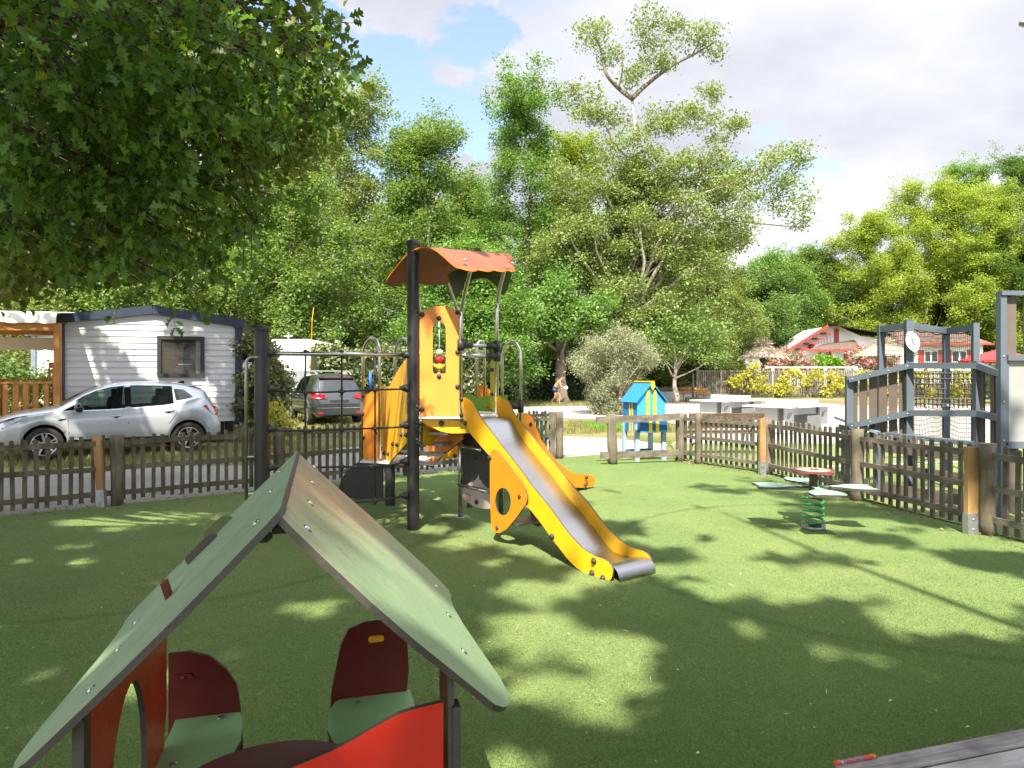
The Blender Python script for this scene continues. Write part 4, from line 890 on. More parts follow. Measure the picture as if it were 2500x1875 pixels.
# ---------------------------------------------------------------- small playhouse in front
M['roofboard'] = (lambda: None)()
def roof_mat(name, stops, grad):
    m, nt, b = nodes(name)
    a = nz(nt, 2.2, 5, .65); c = nz(nt, 16, 7, .75, (.5, 1.6, 1)); d = nz(nt, 80, 3, .7)
    if grad:
        tc = nt.nodes.new('ShaderNodeTexCoord'); sp = nt.nodes.new('ShaderNodeSeparateXYZ'); nt.links.new(tc.outputs['Object'], sp.inputs[0])
        mm = nt.nodes.new('ShaderNodeMath'); mm.operation = 'MULTIPLY_ADD'; nt.links.new(sp.outputs[0], mm.inputs[0]); mm.inputs[1].default_value = 1.15; nt.links.new(a, mm.inputs[2]); a = mm.outputs[0]
    col = ramp(nt, a, stops)
    col = mixc(nt, ramp(nt, c, [(.50, 0.0), (.74, .6)]), col, (.15, .14, .105)); col = mixc(nt, ramp(nt, d, [(.56, 0.0), (.70, .6)]), col, (.12, .12, .09))
    nt.links.new(col, b.inputs['Base Color']); b.inputs['Roughness'].default_value = .55; bump(nt, b, c, .08); return m
M['roofboard'] = roof_mat('weathered_roof_board', [(.38, (.27, .25, .18)), (.52, (.44, .29, .17)), (.62, (.38, .36, .22)), (.78, (.28, .36, .22)), (.95, (.21, .33, .19))], True)
M['roofboard_green'] = roof_mat('mossy_green_roof_board', [(.30, (.12, .23, .12)), (.5, (.19, .31, .17)), (.70, (.28, .37, .22))], False)
def playhouse():
    N0 = V(-.468, 1.37, 0); d = V(-.27, .963, 0).normalized(); r = V(d.y, -d.x, 0)
    root = thing('playhouse', 'small red playhouse under a faded green gabled roof in the near turf', 'playhouse', tuple(N0+d*.5))
    H = 1.316; ca = math.cos(math.radians(45.2)); sa = math.sin(math.radians(45.2))
    e2 = r*ca+V(0, 0, -sa); O = N0+V(0, 0, H)
    def onroof(px, py):
        D = V((px-1250)/FPX, 1, (HOR-py)/FPX); C = V(0, 0, CAMH); nn = d.cross(e2); t = (O-C).dot(nn)/D.dot(nn); p = C+D*t-O; return (p.dot(d), p.dot(e2))
    out = crop([(1100, 330), (1100, 312), (1112, 290), (1187, 60), (1192, 62), (1250, 115), (1500, 330), (1720, 530), (1810, 618), (1838, 650), (1849, 672), (1848, 692), (1862, 732), (1900, 800), (1980, 920), (2060, 1040), (2095, 1108), (2098, 1140), (2088, 1160), (2068, 1166), (2030, 1155), (1900, 1052), (1700, 893), (1500, 722), (1300, 537), (1150, 392), (1106, 345)], 50, 1080, 1.7696)
    o2 = [onroof(x, y) for x, y in out]
    b = MB(); b.plate(o2, [], O, d, e2, .014, 0, 1, -.014)
    sc = MB(); nn = d.cross(e2).normalized(); up = nn if nn.z > 0 else -nn
    rp_ = b.build('roof_panel', [M['roofboard'], M['edge']], root)
    for x, y in crop([(1255, 120), (1245, 190), (1235, 282), (1218, 395), (1783, 637), (1835, 763), (1898, 922)], 50, 1080, 1.7696): u, v = onroof(x, y); sc = MB(); sc.dome(O+d*u+e2*v+up*.0145, .011, up, 0, .5); sc.build('screw', M['steel'], rp_)
    e2l = -r*ca+V(0, 0, -sa); ext = [(u, v*(1.0)) for u, v in o2]
    slot = [(.34, .33), (.37, .33), (.37, .40), (.34, .40)]
    b = MB(); b.plate([(u, v-.012) for u, v in ext], [], O, d, e2l, .014, 0, 1, 0); lp_ = b.build('roof_panel', [M['roofboard_green'], M['edge']], root)
    ul = -d.cross(e2l).normalized(); ul = ul if ul.z > 0 else -ul; sc = MB()
    for u, v in ((.12, .06), (.5, .05), (.9, .05), (.1, .5), (.35, .52), (.6, .55)): sc = MB(); sc.dome(O+d*u+e2l*v+ul*.015, .011, ul, 0, .4); sc.build('screw', M['steel'], lp_)
    b = MB(); p = O+d*.40+e2l*.40; b.plate([(0, 0), (.035, 0), (.035, .06), (0, .06)], [], p, d, (r*-.3+V(0, 0, 1)).normalized(), .012, 0); b.build('wall_tab', M['darkred'], lp_)
    b = MB(); b.plate(rounded([(0, 0), (.115, 0), (.10, .030), (.02, .030)], .012), [], O+d*.93+e2l*.26+ul*.014, e2l, (ul*.9+d*.2).normalized(), .018, 0, 0); b.build('chimney_board', [M['olive'], M['edge']], lp_); b = MB(); b.plate(rounded([(0, 0), (.12, 0), (.11, .022), (.01, .022)], .01), [], O+d*.80+e2l*.30+ul*.014, e2l, ul, .018, 0, 0); b.build('chimney_board', [M['edge'], M['edge']], lp_)
    # end board: orange red with a wavy top
    zt = V(0, 0, 1)
    wav = catmull([V(-.40, .84, 0), V(-.30, .80, 0), V(-.2, .765, 0), V(-.05, .775, 0), V(.1, .812, 0), V(.18, .845, 0), V(.25, .873, 0), V(.34, .885, 0)], sub=4)
    b = MB(); b.plate([(p.x, p.y) for p in wav]+[(.34, .10), (-.34, .10)], [], N0+d*.05, r, zt, .014, 0, 1, 0); b.build('end_board', [M['red'], M['edge']], root)
    nf = -d
    for w, z in ((.29, .775), (.29, .3), (-.29, .3)): b = MB(); b.dome(N0+d*.049+r*w+zt*z+nf*.002, .011, nf); b.build('bolt', M['dull_steel'], root)
    # side walls with oval windows
    def wall(w, hole, m):
        top = .955
        o = [(.02, .12), (.02, .80), (.03, .93), (.05, top), (.74, top), (.755, .93), (.75, .62), (.70, .50), (.60, .40), (.58, .12)]
        hh = [[(.36+.16*math.cos(t*math.pi/12)*(1 if math.cos(t*math.pi/12) > 0 else 1.1), .60+.27*math.sin(t*math.pi/12)) for t in range(24)]] if hole else []
        if not hole: o = [(.02, .12), (.02, .80), (.03, .93), (.05, top), (.14, top), (.13, .8), (.10, .6), (.14, .3), (.30, .16), (.30, .12)]
        b = MB(); b.plate(o, hh, N0+r*w, d, zt, .014, 0, 1, -.007); return b.build('side_wall', [m, M['edge']], root)
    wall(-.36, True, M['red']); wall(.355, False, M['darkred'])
    for w, hh, sx in ((-.36, .9, .02), (.366, .76, .018)): b = MB(); b.box(N0+r*w+d*.035+zt*.5, (sx, .04, hh), 0, math.atan2(r.y, r.x)); b.build('corner_post', M['edge'], root)
    # far end: two seat backs, benches and the round table
    for sgn, w0, w1, top in ((-1, -.375, -.165, .735), (1, .115, .36, .775)):
        if sgn < 0: o = [(w0, .30), (w0, top), (w0+.06, top), (w0+.12, top-.02), (w1-.04, top-.07), (w1-.012, top-.12), (w1, top-.2), (w1+.012, .30)]
        else: o = [(w0-.012, .30), (w0, top-.22), (w0+.03, top-.07), (w0+.055, top-.02), (w0+.11, top), (w1, top), (w1+.01, .6), (w1, .5), (w1+.04, .30)]
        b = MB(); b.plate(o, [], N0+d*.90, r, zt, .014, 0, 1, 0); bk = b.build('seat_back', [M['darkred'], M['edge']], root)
        p = N0+d*.885+r*(w0+.045 if sgn < 0 else w1-.10)+zt*(top-.075 if sgn < 0 else top-.055)
        b = MB(); b.plate(rounded([(-.026, -.011), (.026, -.011), (.026, .011), (-.026, .011)], .010), [], p, r, zt, .008); b.dome(p-d*.006, .009, -d); b.build('bracket', M['darkred'] if sgn < 0 else M['bead_yellow'], bk)
        if sgn < 0: s_ = [(-.355, .62), (-.355, .895), (-.30, .895), (-.185, .895), (-.165, .88), (-.15, .80), (-.145, .70), (-.165, .60), (-.2, .54), (-.355, .50)]
        else: s_ = [(.375, .60), (.375, .895), (.15, .895), (.125, .87), (.105, .80), (.10, .70), (.12, .60), (.16, .55), (.375, .50)]
        b = MB(); b.plate(s_, [], N0+zt*.515, r, d, .014, 0, 1, 0); st = b.build('seat', [M['seatgreen'], M['edge']], root)
        for x, y in (((-.22, .86), (-.31, .62)) if sgn < 0 else ((.2, .84), (.3, .66))): b = MB(); b.dome(N0+zt*.53+r*x+d*y, .011, (0, 0, 1), 0, .5); b.build('screw', M['dull_steel'], st)
    tb = [(-.04+.25*math.cos(t*math.pi/16), .38+.22*math.sin(t*math.pi/16)) for t in range(32)]
    b = MB(); b.plate(tb, [], N0+zt*.548, r, d, .014, 0, 1, 0); b.cyl(N0+d*.40+zt*.0, N0+d*.40+zt*.548, .03, 12, 1); b.dome(N0+d*.30+r*.02+zt*.562, .011, (0, 0, 1), 1); b.build('table', [M['purple'], M['edge']], root)
    b = MB(); b.box(O+d*.07+V(0, 0, -.030), (.035, .03, .03), 0, math.atan2(r.y, r.x)); [b.ball(O+d*.03+r*x+V(0, 0, -.042), .009, 8) for x in (-.022, .03)]; b.build('ridge_bracket', M['edge'], root)
playhouse()

# ---------------------------------------------------------------- four seat spring rocker
def rocker():
    c = G(1986, 1291); c.z = 0; root = thing('spring_rocker', 'four seat spring rocker with pale green seats on a green coil spring', 'spring rocker', tuple(c))
    b = MB(); turns = 4.6; z0, z1, R = .03, .335, .098; n = 150
    b.tube([c+V(R*math.cos(2*math.pi*turns*k/n), R*math.sin(2*math.pi*turns*k/n), z0+(z1-z0)*k/n) for k in range(n+1)], .0125, 10); b.build('coil_spring', mat('green_coil', (.02, .27, .06), .3, var=.06, coat=.3), root)
    b = MB(); b.lathe([(.085, 0), (.118, 0), (.118, .03), (.112, .036), (.112, .006), (.085, .004)], c, 28); [b.box(c+V(.1*math.cos(a), .1*math.sin(a), .04), (.025, .05, .05), 0, a) for a in (.4, 2.4, 3.6, 5.6)]; b.build('base_ring', M['galv'], root)
    b = MB(); b.lathe([(.0, .33), (.10, .33), (.10, .365), (.02, .37), (.02, .38)], c, 24); b.box(c+V(.07, -.03, .345), (.05, .05, .035)); b.build('spring_cap', M['dull_steel'], root)
    # cross of seats, each arm broadening into a fish tail
    arm = [(.035, .05), (.11, .035), (.19, .04), (.27, .075), (.33, .125), (.42, .165), (.50, .17), (.60, .145), (.575, .07), (.59, 0)]
    half = [(p.x, p.y) for p in catmull([V(a, q, 0) for a, q in arm], sub=3)]
    prof = half+[(x, -y) for x, y in reversed(half[:-1])]
    th = math.radians(-8); out = []
    for k in range(4):
        a = th+k*math.pi/2; out += [(x*math.cos(a)-y*math.sin(a), x*math.sin(a)+y*math.cos(a)) for x, y in reversed(prof)]
    out = [(x*.98, y*.98) for x, y in reversed(out)]
    pale = mat('pale_green_board', (.25, .45, .33), .45, var=.1, dirt=.35)
    b = MB(); b.plate(out, [], c+V(0, 0, .428), (1, 0, 0), (0, 1, 0), .024, 0, 1); b.build('seat_cross', [pale, M['edge']], root)
    b = MB()
    for k in range(4):
        a = th+k*math.pi/2; u = V(math.cos(a), math.sin(a), 0); b.bar(c+u*.06+V(0, 0, .418), c+u*.43+V(0, 0, .418), .045, .03); b.dome(c+u*.46+V(0, 0, .451), .008, (0, 0, 1)); b.dome(c+u*.40+V(0, 0, .451), .008, (0, 0, 1))
    b.build('seat_arm', M['dull_steel'], root)
    b = MB(); b.cyl(c+V(0, 0, .37), c+V(0, 0, .60), .042, 16); b.build('column', wood('column_board', (.13, .10, .06), (.22, .17, .10)), root)
    # table top: round with four finger openings
    def lobe(t): return .215+.032*math.cos(4*t)
    o = [(lobe(t)*math.cos(t+.35), lobe(t)*math.sin(t+.35)) for t in [2*math.pi*k/64 for k in range(64)]]
    hs = []
    for k in range(4):
        a0 = k*math.pi/2+.35; h = [( .205+.012*math.cos(2*t), t) for t in [-.42+.84*j/8 for j in range(9)]]+[(.168, t) for t in [.36-.72*j/6 for j in range(7)]]
        hs.append([(rr*math.cos(a0+t), rr*math.sin(a0+t)) for rr, t in h])
    pk = mat('faded_pink_board', (.62, .28, .26), .5, var=.1, dirt=.2); dr = mat('brown_red_edge', (.16, .06, .045), .5)
    b = MB(); b.plate(o, hs, c+V(0, 0, .595), (1, 0, 0), (0, 1, 0), .022, 1, 1); tp_ = b.build('table_top', [pk, dr], root)
    o2 = [(.166*math.cos(t), .166*math.sin(t)) for t in [2*math.pi*k/48 for k in range(48)]]
    b = MB(); b.plate(o2, [], c+V(0, 0, .618), (1, 0, 0), (0, 1, 0), .002, 0, 0); [b.dome(c+V(x, -.02, .62), .019, (0, 0, 1), 1, .9) for x in (-.022, .022)]; b.build('table_disc', [pk, M['black_plastic']], tp_)
rocker()
# ---------------------------------------------------------------- fences round the playground
def log_post(root, x, y, h, r, seed, m='wood_log', lean=0.0):
    rg = random.Random(seed); b = MB(); n = 7; pts = [V(x+rg.uniform(-.006, .006)+lean*k/n, y+rg.uniform(-.006, .006), -.03+(h+.03)*k/n) for k in range(n+1)]
    b.tube(pts, [r*rg.uniform(.93, 1.06) for _ in pts], 14); return b.build('post', M[m], root)
def picket_span(root, a, c, z0, z1, rails, m, mr, seed, sp=.118, side=1, w=.047):
    rg = random.Random(seed); a, c = Vector((a[0], a[1], 0)), Vector((c[0], c[1], 0)); d = (c-a).normalized(); L = (c-a).length
    nn = V(d.y, -d.x, 0); nn = nn if nn.dot(-(a+c)/2) > 0 else -nn      # towards the camera
    b = MB(); n = int(L/sp); s = L/n
    for i in range(n):
        p = a+d*(s*(i+.5)+rg.uniform(-.008, .008)); ww = w*rg.uniform(.88, 1.1); h = z1+rg.uniform(-.022, .018); ln = d*rg.uniform(-.014, .014)
        q = p+ln+nn*-.014
        b.bar(p+nn*-.014+V(0, 0, z0+rg.uniform(-.01, .02)), q+V(0, 0, h-.012), ww, .024, 0, nn)
        b.bar(q+V(0, 0, h-.012), q+V(0, 0, h), ww, .024, 0, nn, taper=.75)
    pan = b.build('picket_panel', M[m], root)
    for z in rails:
        b = MB(); k = max(3, int(L/.35)); pts = [a+d*(L*i/k)+nn*.014+V(0, 0, z+rg.uniform(-.006, .006)) for i in range(k+1)]
        for p, q in zip(pts[:-1], pts[1:]): b.bar(p, q+(q-p)*.02, .026, .062*rg.uniform(.92, 1.08), 0)
        b.build('rail', M[mr], root)
    return pan
def brace(root, x, y, h, w, lean, rz, label):
    b = MB(); b.bar(V(x, y, .0), V(x+lean, y, h), w, .055, 0, (math.sin(rz), -math.cos(rz), 0)); o = b.build('timber_post', M['wood_new'], root); o['label'] = label
    b = MB(); b.bar(V(x, y, -.02), V(x+lean*.23, y, .21), w+.012, .067, 0, (math.sin(rz), -math.cos(rz), 0)); [b.dome(V(x+lean*.1, y-.036, z), .011, (0, -1, 0)) for z in (.05, .15)]; b.build('metal_shoe', M['galv'], o)
fl = thing('picket_fence', 'long mossy picket fence between the turf and the car park road', 'fence', (-3.3, 9.7, 0))
FLP = [(-8.55, 5.8), (-6.6, 7.22), (-4.9, 8.5), (-3.3, 9.72), (-1.7, 11.05), (-.3, 12.2), (.70, 13.08)]
for i, (p, q) in enumerate(zip(FLP[:-1], FLP[1:])):
    picket_span(fl, p, q, .05, .86, (.775, .46, .15), 'wood_left', 'wood_left', 40+i, sp=.108)
    if i > 0: log_post(fl, p[0], p[1]-.03, .87, .075 if i == 2 else .06, 50+i, 'wood_left')
brace(fl, -5.02, 8.36, .87, .085, -.06, 0, 'new pale timber post with a metal shoe')
brace(fl, -3.52, 9.45, .87, .075, .0, 0, 'new pale timber post with a metal shoe')
fr = thing('picket_fence', 'weathered grey picket fence along the ball court side of the turf', 'fence', (4.2, 10.8, 0))
FRP = [(3.21, 12.86), (3.40, 12.46), (4.17, 11.16), (4.44, 8.80), (4.80, 6.91), (5.2, 5.0), (5.6, 3.0)]
for i, (p, q) in enumerate(zip(FRP[:-1], FRP[1:])):
    picket_span(fr, p, q, .04, .90, (.80, .475, .16), 'wood_old', 'wood_rail', 60+i, sp=.128 if i > 1 else .115)
    if i > 0: log_post(fr, p[0], p[1]-.02, .92, .078 if i != 1 else .06, 70+i)
log_post(fr, 3.17, 12.86, .90, .085, 77)
brace(fr, 4.06, 11.08, .91, .095, .0, .2, 'new timber post with a metal shoe'); brace(fr, 4.66, 6.93, .88, .125, .0, .2, 'broad new timber post with a metal shoe')
# two board barrier in front of the book box
bf = thing('board_barrier', 'low barrier of two horizontal grey boards in front of the blue book box', 'barrier', (2.4, 12.5, 0))
log_post(bf, 1.835, 12.42, .91, .085, 81, 'wood_log', -.03)
b = MB(); b.bar(V(1.52, 12.33, .80), V(3.12, 12.72, .84), .035, .125); b.build('board', M['wood_rail'], bf)
b = MB(); b.bar(V(1.60, 12.34, .165), V(3.10, 12.72, .165), .035, .125); b.build('board', M['wood_rail'], bf)
# gate leaf with mint strips
ga = thing('gate', 'open wooden gate with faded mint green strips beside the gravel gap', 'gate', (.7, 13.2, 0))
picket_span(ga, (.30, 13.05), (.78, 13.3), .05, .92, (.84, .40), 'wood_old', 'wood_rail', 90, sp=.09)
b = MB(); [b.bar(W(x, 1081, 13.15)+V(0, -.05, 0), W(x, 1021, 13.15)+V(0, -.05, 0), .055, .012, 0, (0, 1, 0)) for x in (1300, 1313, 1326)]; b.build('mint_strip', mat('mint_paint', (.22, .42, .36), .6, dirt=.3), ga)
log_post(ga, .92, 13.28, .90, .075, 92); b = MB(); b.box(V(.775, 13.22, .45), (.12, .08, .9)); b.build('post', M['wood_old'], ga)

# ---------------------------------------------------------------- book box on four legs
def book_box():
    c = V(2.53, 13.1, 0); a = math.atan2(-.10, .53); root = thing('book_box', 'blue and yellow house shaped book box on four pale legs', 'book box', tuple(c)); R = Matrix.Rotation(math.radians(19), 3, 'Z')
    def T(x, y, z): return c+R @ Vector((x, y, z))
    w, dp, z0, ze, zr = .30, .27, .55, 1.09, 1.45
    b = MB(); vs = [T(-w, -dp, z0), T(w, -dp, z0), T(w, -dp, ze), T(0, -dp, zr), T(-w, -dp, ze), T(-w, dp, z0), T(w, dp, z0), T(w, dp, ze), T(0, dp, zr), T(-w, dp, ze)]
    b.add(vs, [(0, 1, 2, 3, 4)], 0); b.add(vs, [(9, 8, 7, 6, 5), (1, 6, 7, 2), (5, 0, 4, 9), (5, 6, 1, 0)], 1); b.build('body', [M['blue_lit'], M['blue_paint']], root)
    for s in (-1, 1):
        b = MB(); e = R @ Vector((s*.38, 0, -.42)).normalized(); y = R @ Vector((0, 1, 0)); o = T(0, -dp-.05, zr+.03)
        b.plate([(0, 0), (dp*2+.10, 0), (dp*2+.10, .51), (0, .51)], [], o, y, e, .02, 0, 0, -.01); rf = b.build('roof', M['blue_paint'], root)
        if s < 0:
            for k in (.13, .24, .35): m_ = MB(); m_.bar(o+y*k+e*.01-y.cross(e)*.012, o+y*k+e*.50-y.cross(e)*.012, .014, .006, 0, y.cross(e)); m_.build('batten', M['yel_paint'], rf)
    b = MB(); b.bar(T(0, -dp-.06, zr+.045), T(0, dp+.06, zr+.045), .07, .025); b.build('ridge_cap', M['yel_paint'], root)
    b = MB(); b.plate([(-.04, 0), (0, -.05), (.04, 0), (.04, .09), (-.04, .09)], [], T(0, -dp-.055, zr-.06), R @ Vector((1, 0, 0)), (0, 0, 1), .012); b.build('gable_shield', M['yel_paint'], root)
    for x in (-.075, .075): b = MB(); b.box(T(x, -dp-.006, (z0+zr-.12)/2), (.066, .010, zr-.12-z0), 0, rot=R); b.build('stripe', M['yel_paint'], root)
    for y in (-.10, .0): b = MB(); b.box(T(-w-.005, y, (z0+ze)/2), (.010, .04, ze-z0), 0, rot=R); b.build('stripe', M['yel_paint'], root)
    b = MB(); b.box(T(0, -dp-.05, z0+.10), (.57, .10, .2), 0, rot=R); tr = b.build('leaflet_tray', M['blue_dark'], root)
    b = MB(); b.box(T(0, -dp-.103, z0+.015), (.57, .01, .03), 0, rot=R); b.build('tray_lip', M['blue_lit'], tr)
    for x in (-.075, .075): b = MB(); b.box(T(x, -dp-.104, z0+.10), (.066, .010, .2), 0, rot=R); b.build('stripe', M['yel_paint'], tr)
    for x in (-1, 1):
        for y in (-1, 1): b = MB(); b.box(T(x*(w-.015), y*(dp-.03), .35), (.085, .06, .70), 0, rot=R); b.build('leg', M['leg_blue'], root)
    b = MB(); b.bar(T(-w+.02, dp-.05, .16), T(w-.02, dp-.05, .16), .03, .04); b.build('stretcher', M['blue_dark'], root)
book_box()

# ---------------------------------------------------------------- ball court barrier
def court():
    root = thing('ball_court_barrier', 'blue grey ball court barrier with brown slats, netting and a ball emblem', 'court barrier', (5.2, 8.8, 0))
    def beam(p, q, w=.09, h=.075, nm='beam'): b = MB(); b.bar(p, q, w, h); return b.build(nm, M['grey_metal'], root)
    def pst(x, y, h, s=.085, nm='post'): b = MB(); b.box((x, y, h/2-.01), (s, s, h+.02), 0, -.15); b.box((x, y, h+.006), (s*1.04, s*1.04, .012), 0, -.15); return b.build(nm, M['grey_metal'], root)
    rv = MB()
    def rivet(p): rv.dome(Vector(p), .011, (-.3, -1, 0), 0, .6, 8)
    g = lambda px, Y: V((px-1250)*Y/FPX, Y, 0)
    PL, P1, P2, P3 = g(2073, 9.3), g(2219, 8.85), g(2388, 8.1), g(2440, 7.78)
    zt = lambda py, Y: CAMH+(HOR-py)*Y/FPX
    def slats(a, c, ta, tc, la, lc, n, w, z0):
        for i in range(n):
            t = (i+.6)/n; p = a.lerp(c, t); z1 = ta+(tc-ta)*t
            b = MB(); d = (c-a).normalized(); b.bar(p+V(0, .03, z0), p+V(0, .03, z1), w, .025, 0, V(d.y, -d.x, 0)); b.build('slat', M['brown_plank'], root)
    pst(PL.x, PL.y, zt(920, 9.3)); pst(P1.x, P1.y, zt(783, 8.85), .088); pst(P2.x, P2.y, zt(884, 8.1))
    hA, hB, hC, hD = zt(927, 9.3), zt(893, 8.85), zt(893, 8.1), zt(911, 7.78)
    lA, lB, lC, lD = zt(1040, 9.3), zt(1008, 8.85), zt(1009, 8.1), zt(1020, 7.78)
    fw = V(-.02, -.05, 0)
    for a, c, h1, h2 in ((PL, P1, hA, hB), (P1, P2, hB, hC), (P2, P3, hC, hD), (PL, P1, lA, lB), (P1, P2, lB, lC), (P2, P3, lC, lD)):
        beam(a+fw+V(0, 0, h1), c+fw+V(0, 0, h2))
        for t in (.04, .35, .65, .96) if a is not P1 else (.02, .98): rivet(a.lerp(c, t)+fw*1.9+V(0, 0, h1+(h2-h1)*t))
    slats(PL, P1, hA-.03, hB-.03, lA, lB, 6, .095, .62); slats(P2, P3, hC-.03, hD-.03, lC, lD, 2, .06, .1)
    # low boards towards the turf
    A, B_ = g(2160, 9.0), g(2378, 8.05)
    for y0, y1 in ((1108, 1117), (1158, 1172), (1206, 1226)):
        b = MB(); b.bar(V(A.x, A.y, zt(y0-16, 9.0)-.0), V(B_.x, B_.y, zt(y1, 8.05)), .03, .125); b.build('low_board', M['brown_plank'], root)
    b = MB(); b.bar(V(A.x, A.y, zt(1060, 9.0)), V(B_.x, B_.y, zt(1083, 8.05)), .12, .05); b.build('top_ledge', M['grey_metal'], root)
    m_ = A.lerp(B_, .55); b = MB(); b.box((m_.x-.03, m_.y-.05, .35), (.07, .05, .72), 0, -.2); b.build('post', M['grey_metal'], root); rivet((m_.x-.05, m_.y-.08, .55)); rivet((m_.x-.05, m_.y-.08, .2))
    b = MB(); b.box((A.x-.05, A.y+.1, .52), (.075, .075, 1.05), 0, -.2); b.build('post', M['grey_metal'], root)
    # side wall running away with sloping metal caps
    for a, c in ((W(2050, 1019, 10.4), W(2104, 1038, 9.5)), (W(2110, 1042, 9.25), W(2150, 1056, 9.05)), (W(2080, 1015, 10.3), W(2106, 1031, 9.8))):
        b = MB(); b.bar(a, c, .16, .035); b.build('metal_cap', M['grey_light'], root)
    for k in range(4):
        b = MB(); b.bar(W(2050, 1045+k*38, 10.4), W(2100, 1060+k*42, 9.6), .03, .11); b.build('low_board', M['brown_plank'], root)
    # goal recess: back posts, top beams, netting
    Q1, Q2, Q3 = g(2151, 9.5), g(2310, 9.9), g(2381, 9.15); zg = 2.30
    for q in (Q1, Q2, Q3): pst(q.x, q.y, zg, .075)
    for a, c in ((Q1, P1), (P1, Q2), (Q2, Q3)): beam(a+V(0, 0, zg-.05), c+V(0, 0, zg-.05), .07, .085)
    def net(a, c, z0, z1, sp=.062, r=.0032):
        b = MB(); L = (c-a).length; n = int(L/sp); d = (c-a)/L; rg = random.Random(int(z1*100)+n); nn = V(d.y, -d.x, 0); nz_ = int((z1-z0)/sp)
        def pt(i, j): s = L*i/n; z = z0+(z1-z0)*j/nz_; return a+d*(s+.012*math.sin(j*.5+i*.2))+V(0, 0, z+.012*math.sin(i*.55+1))+nn*(.03*math.sin(math.pi*i/n)*math.sin(math.pi*j/nz_))
        for i in range(n+1): b.tube([pt(i, j) for j in range(0, nz_+1, 2)], r*(2.2 if i in (0, n) else 1), 4, cap=False)
        for j in range(nz_+1): b.tube([pt(i, j) for i in range(0, n+1, 2)]+[pt(n, j)], r*(2.2 if j in (0, nz_) else 1), 4, cap=False)
        return b.build('netting', M['rope'], root)
    net(Q1+V(.04, 0, 0), P1-V(.05, 0, 0), .7, zg-.10); net(P1+V(.06, .05, 0), Q2-V(.05, 0, 0), .45, zg-.10); net(Q2+V(.05, 0, 0), Q3-V(.05, 0, 0), .45, zg-.10)
    # heavy chain net hung inside
    C1, C2 = g(2232, 9.25), g(2378, 9.0)
    for j, y in enumerate((912, 925, 938, 950, 962, 975, 987)):
        z = zt(y, 9.1); gaps = {3: ((.18, .36), (.55, .8)), 4: ((.18, .36), (.55, .8)), 2: ((.5, .8),)}.get(j, ())
        b = MB(); k = 0
        segs = [(0, 1)] if not gaps else ([(0, gaps[0][0])]+[(gaps[i][1], gaps[i+1][0] if i+1 < len(gaps) else 1) for i in range(len(gaps))])
        for s, e in segs:
            pts = [C1.lerp(C2, s+(e-s)*i/8)+V(0, 0, z+.008*math.sin(i*2+j)) for i in range(9)]; b.tube(pts, .008, 5); m = max(2, int((e-s)*14))
            for i in range(m): p = C1.lerp(C2, s+(e-s)*(i+.5)/m)+V(0, 0, z); b.ball(p, .017, 6); b.tube([p, p-V(0, 0, .05)], .006, 4)
        b.build('chain_row', M['black_plastic'], root)
    b = MB(); b.tube([g(2262, 9.2)+V(0, 0, zt(997, 9.2)), g(2262, 9.2)+V(0, 0, zt(990, 9.2)), g(2340, 9.1)+V(0, 0, zt(990, 9.1)), g(2340, 9.1)+V(0, 0, zt(997, 9.1))], .012, 8); b.build('hoop_bracket', M['white_paint'], root)
    # ball emblem
    c = W(2225.5, 834, 8.74); ax = V(.36, 0, .93); sx = V(.93, -.05, -.36).normalized()
    o = [(.088*math.sin(t)*1.0, .135*math.cos(t)) for t in [2*math.pi*k/28 for k in range(28)]]
    o = [(x*(1-.12*abs(y)/.135), y) for x, y in o]; ax = (ax-sx*ax.dot(sx)).normalized(); ax = V(-.32, 0, .947); sx = V(.947, 0, .32)
    b = MB(); b.plate(o, [], c, sx, ax, .03, 0, 1, 0); em = b.build('ball_emblem', [M['white_paint'], M['grey_metal']], root)
    b = MB(); ny = sx.cross(ax).normalized()*.031
    b.bar(c+ny-ax*.06, c+ny+ax*.06, .007, .003, 0, ny)
    for k in range(6): p = c+ny+ax*(-.05+.02*k); b.bar(p-sx*.02, p+sx*.02, .006, .003, 0, ny)
    for s in (-1, 1): b.bar(c+ny+ax*.095*s-sx*.058, c+ny+ax*.095*s+sx*.058, .009, .003, 0, ny)
    b.build('emblem_lacing', M['black_plastic'], em)
    rv.build('rivet', M['galv'], root)
court()
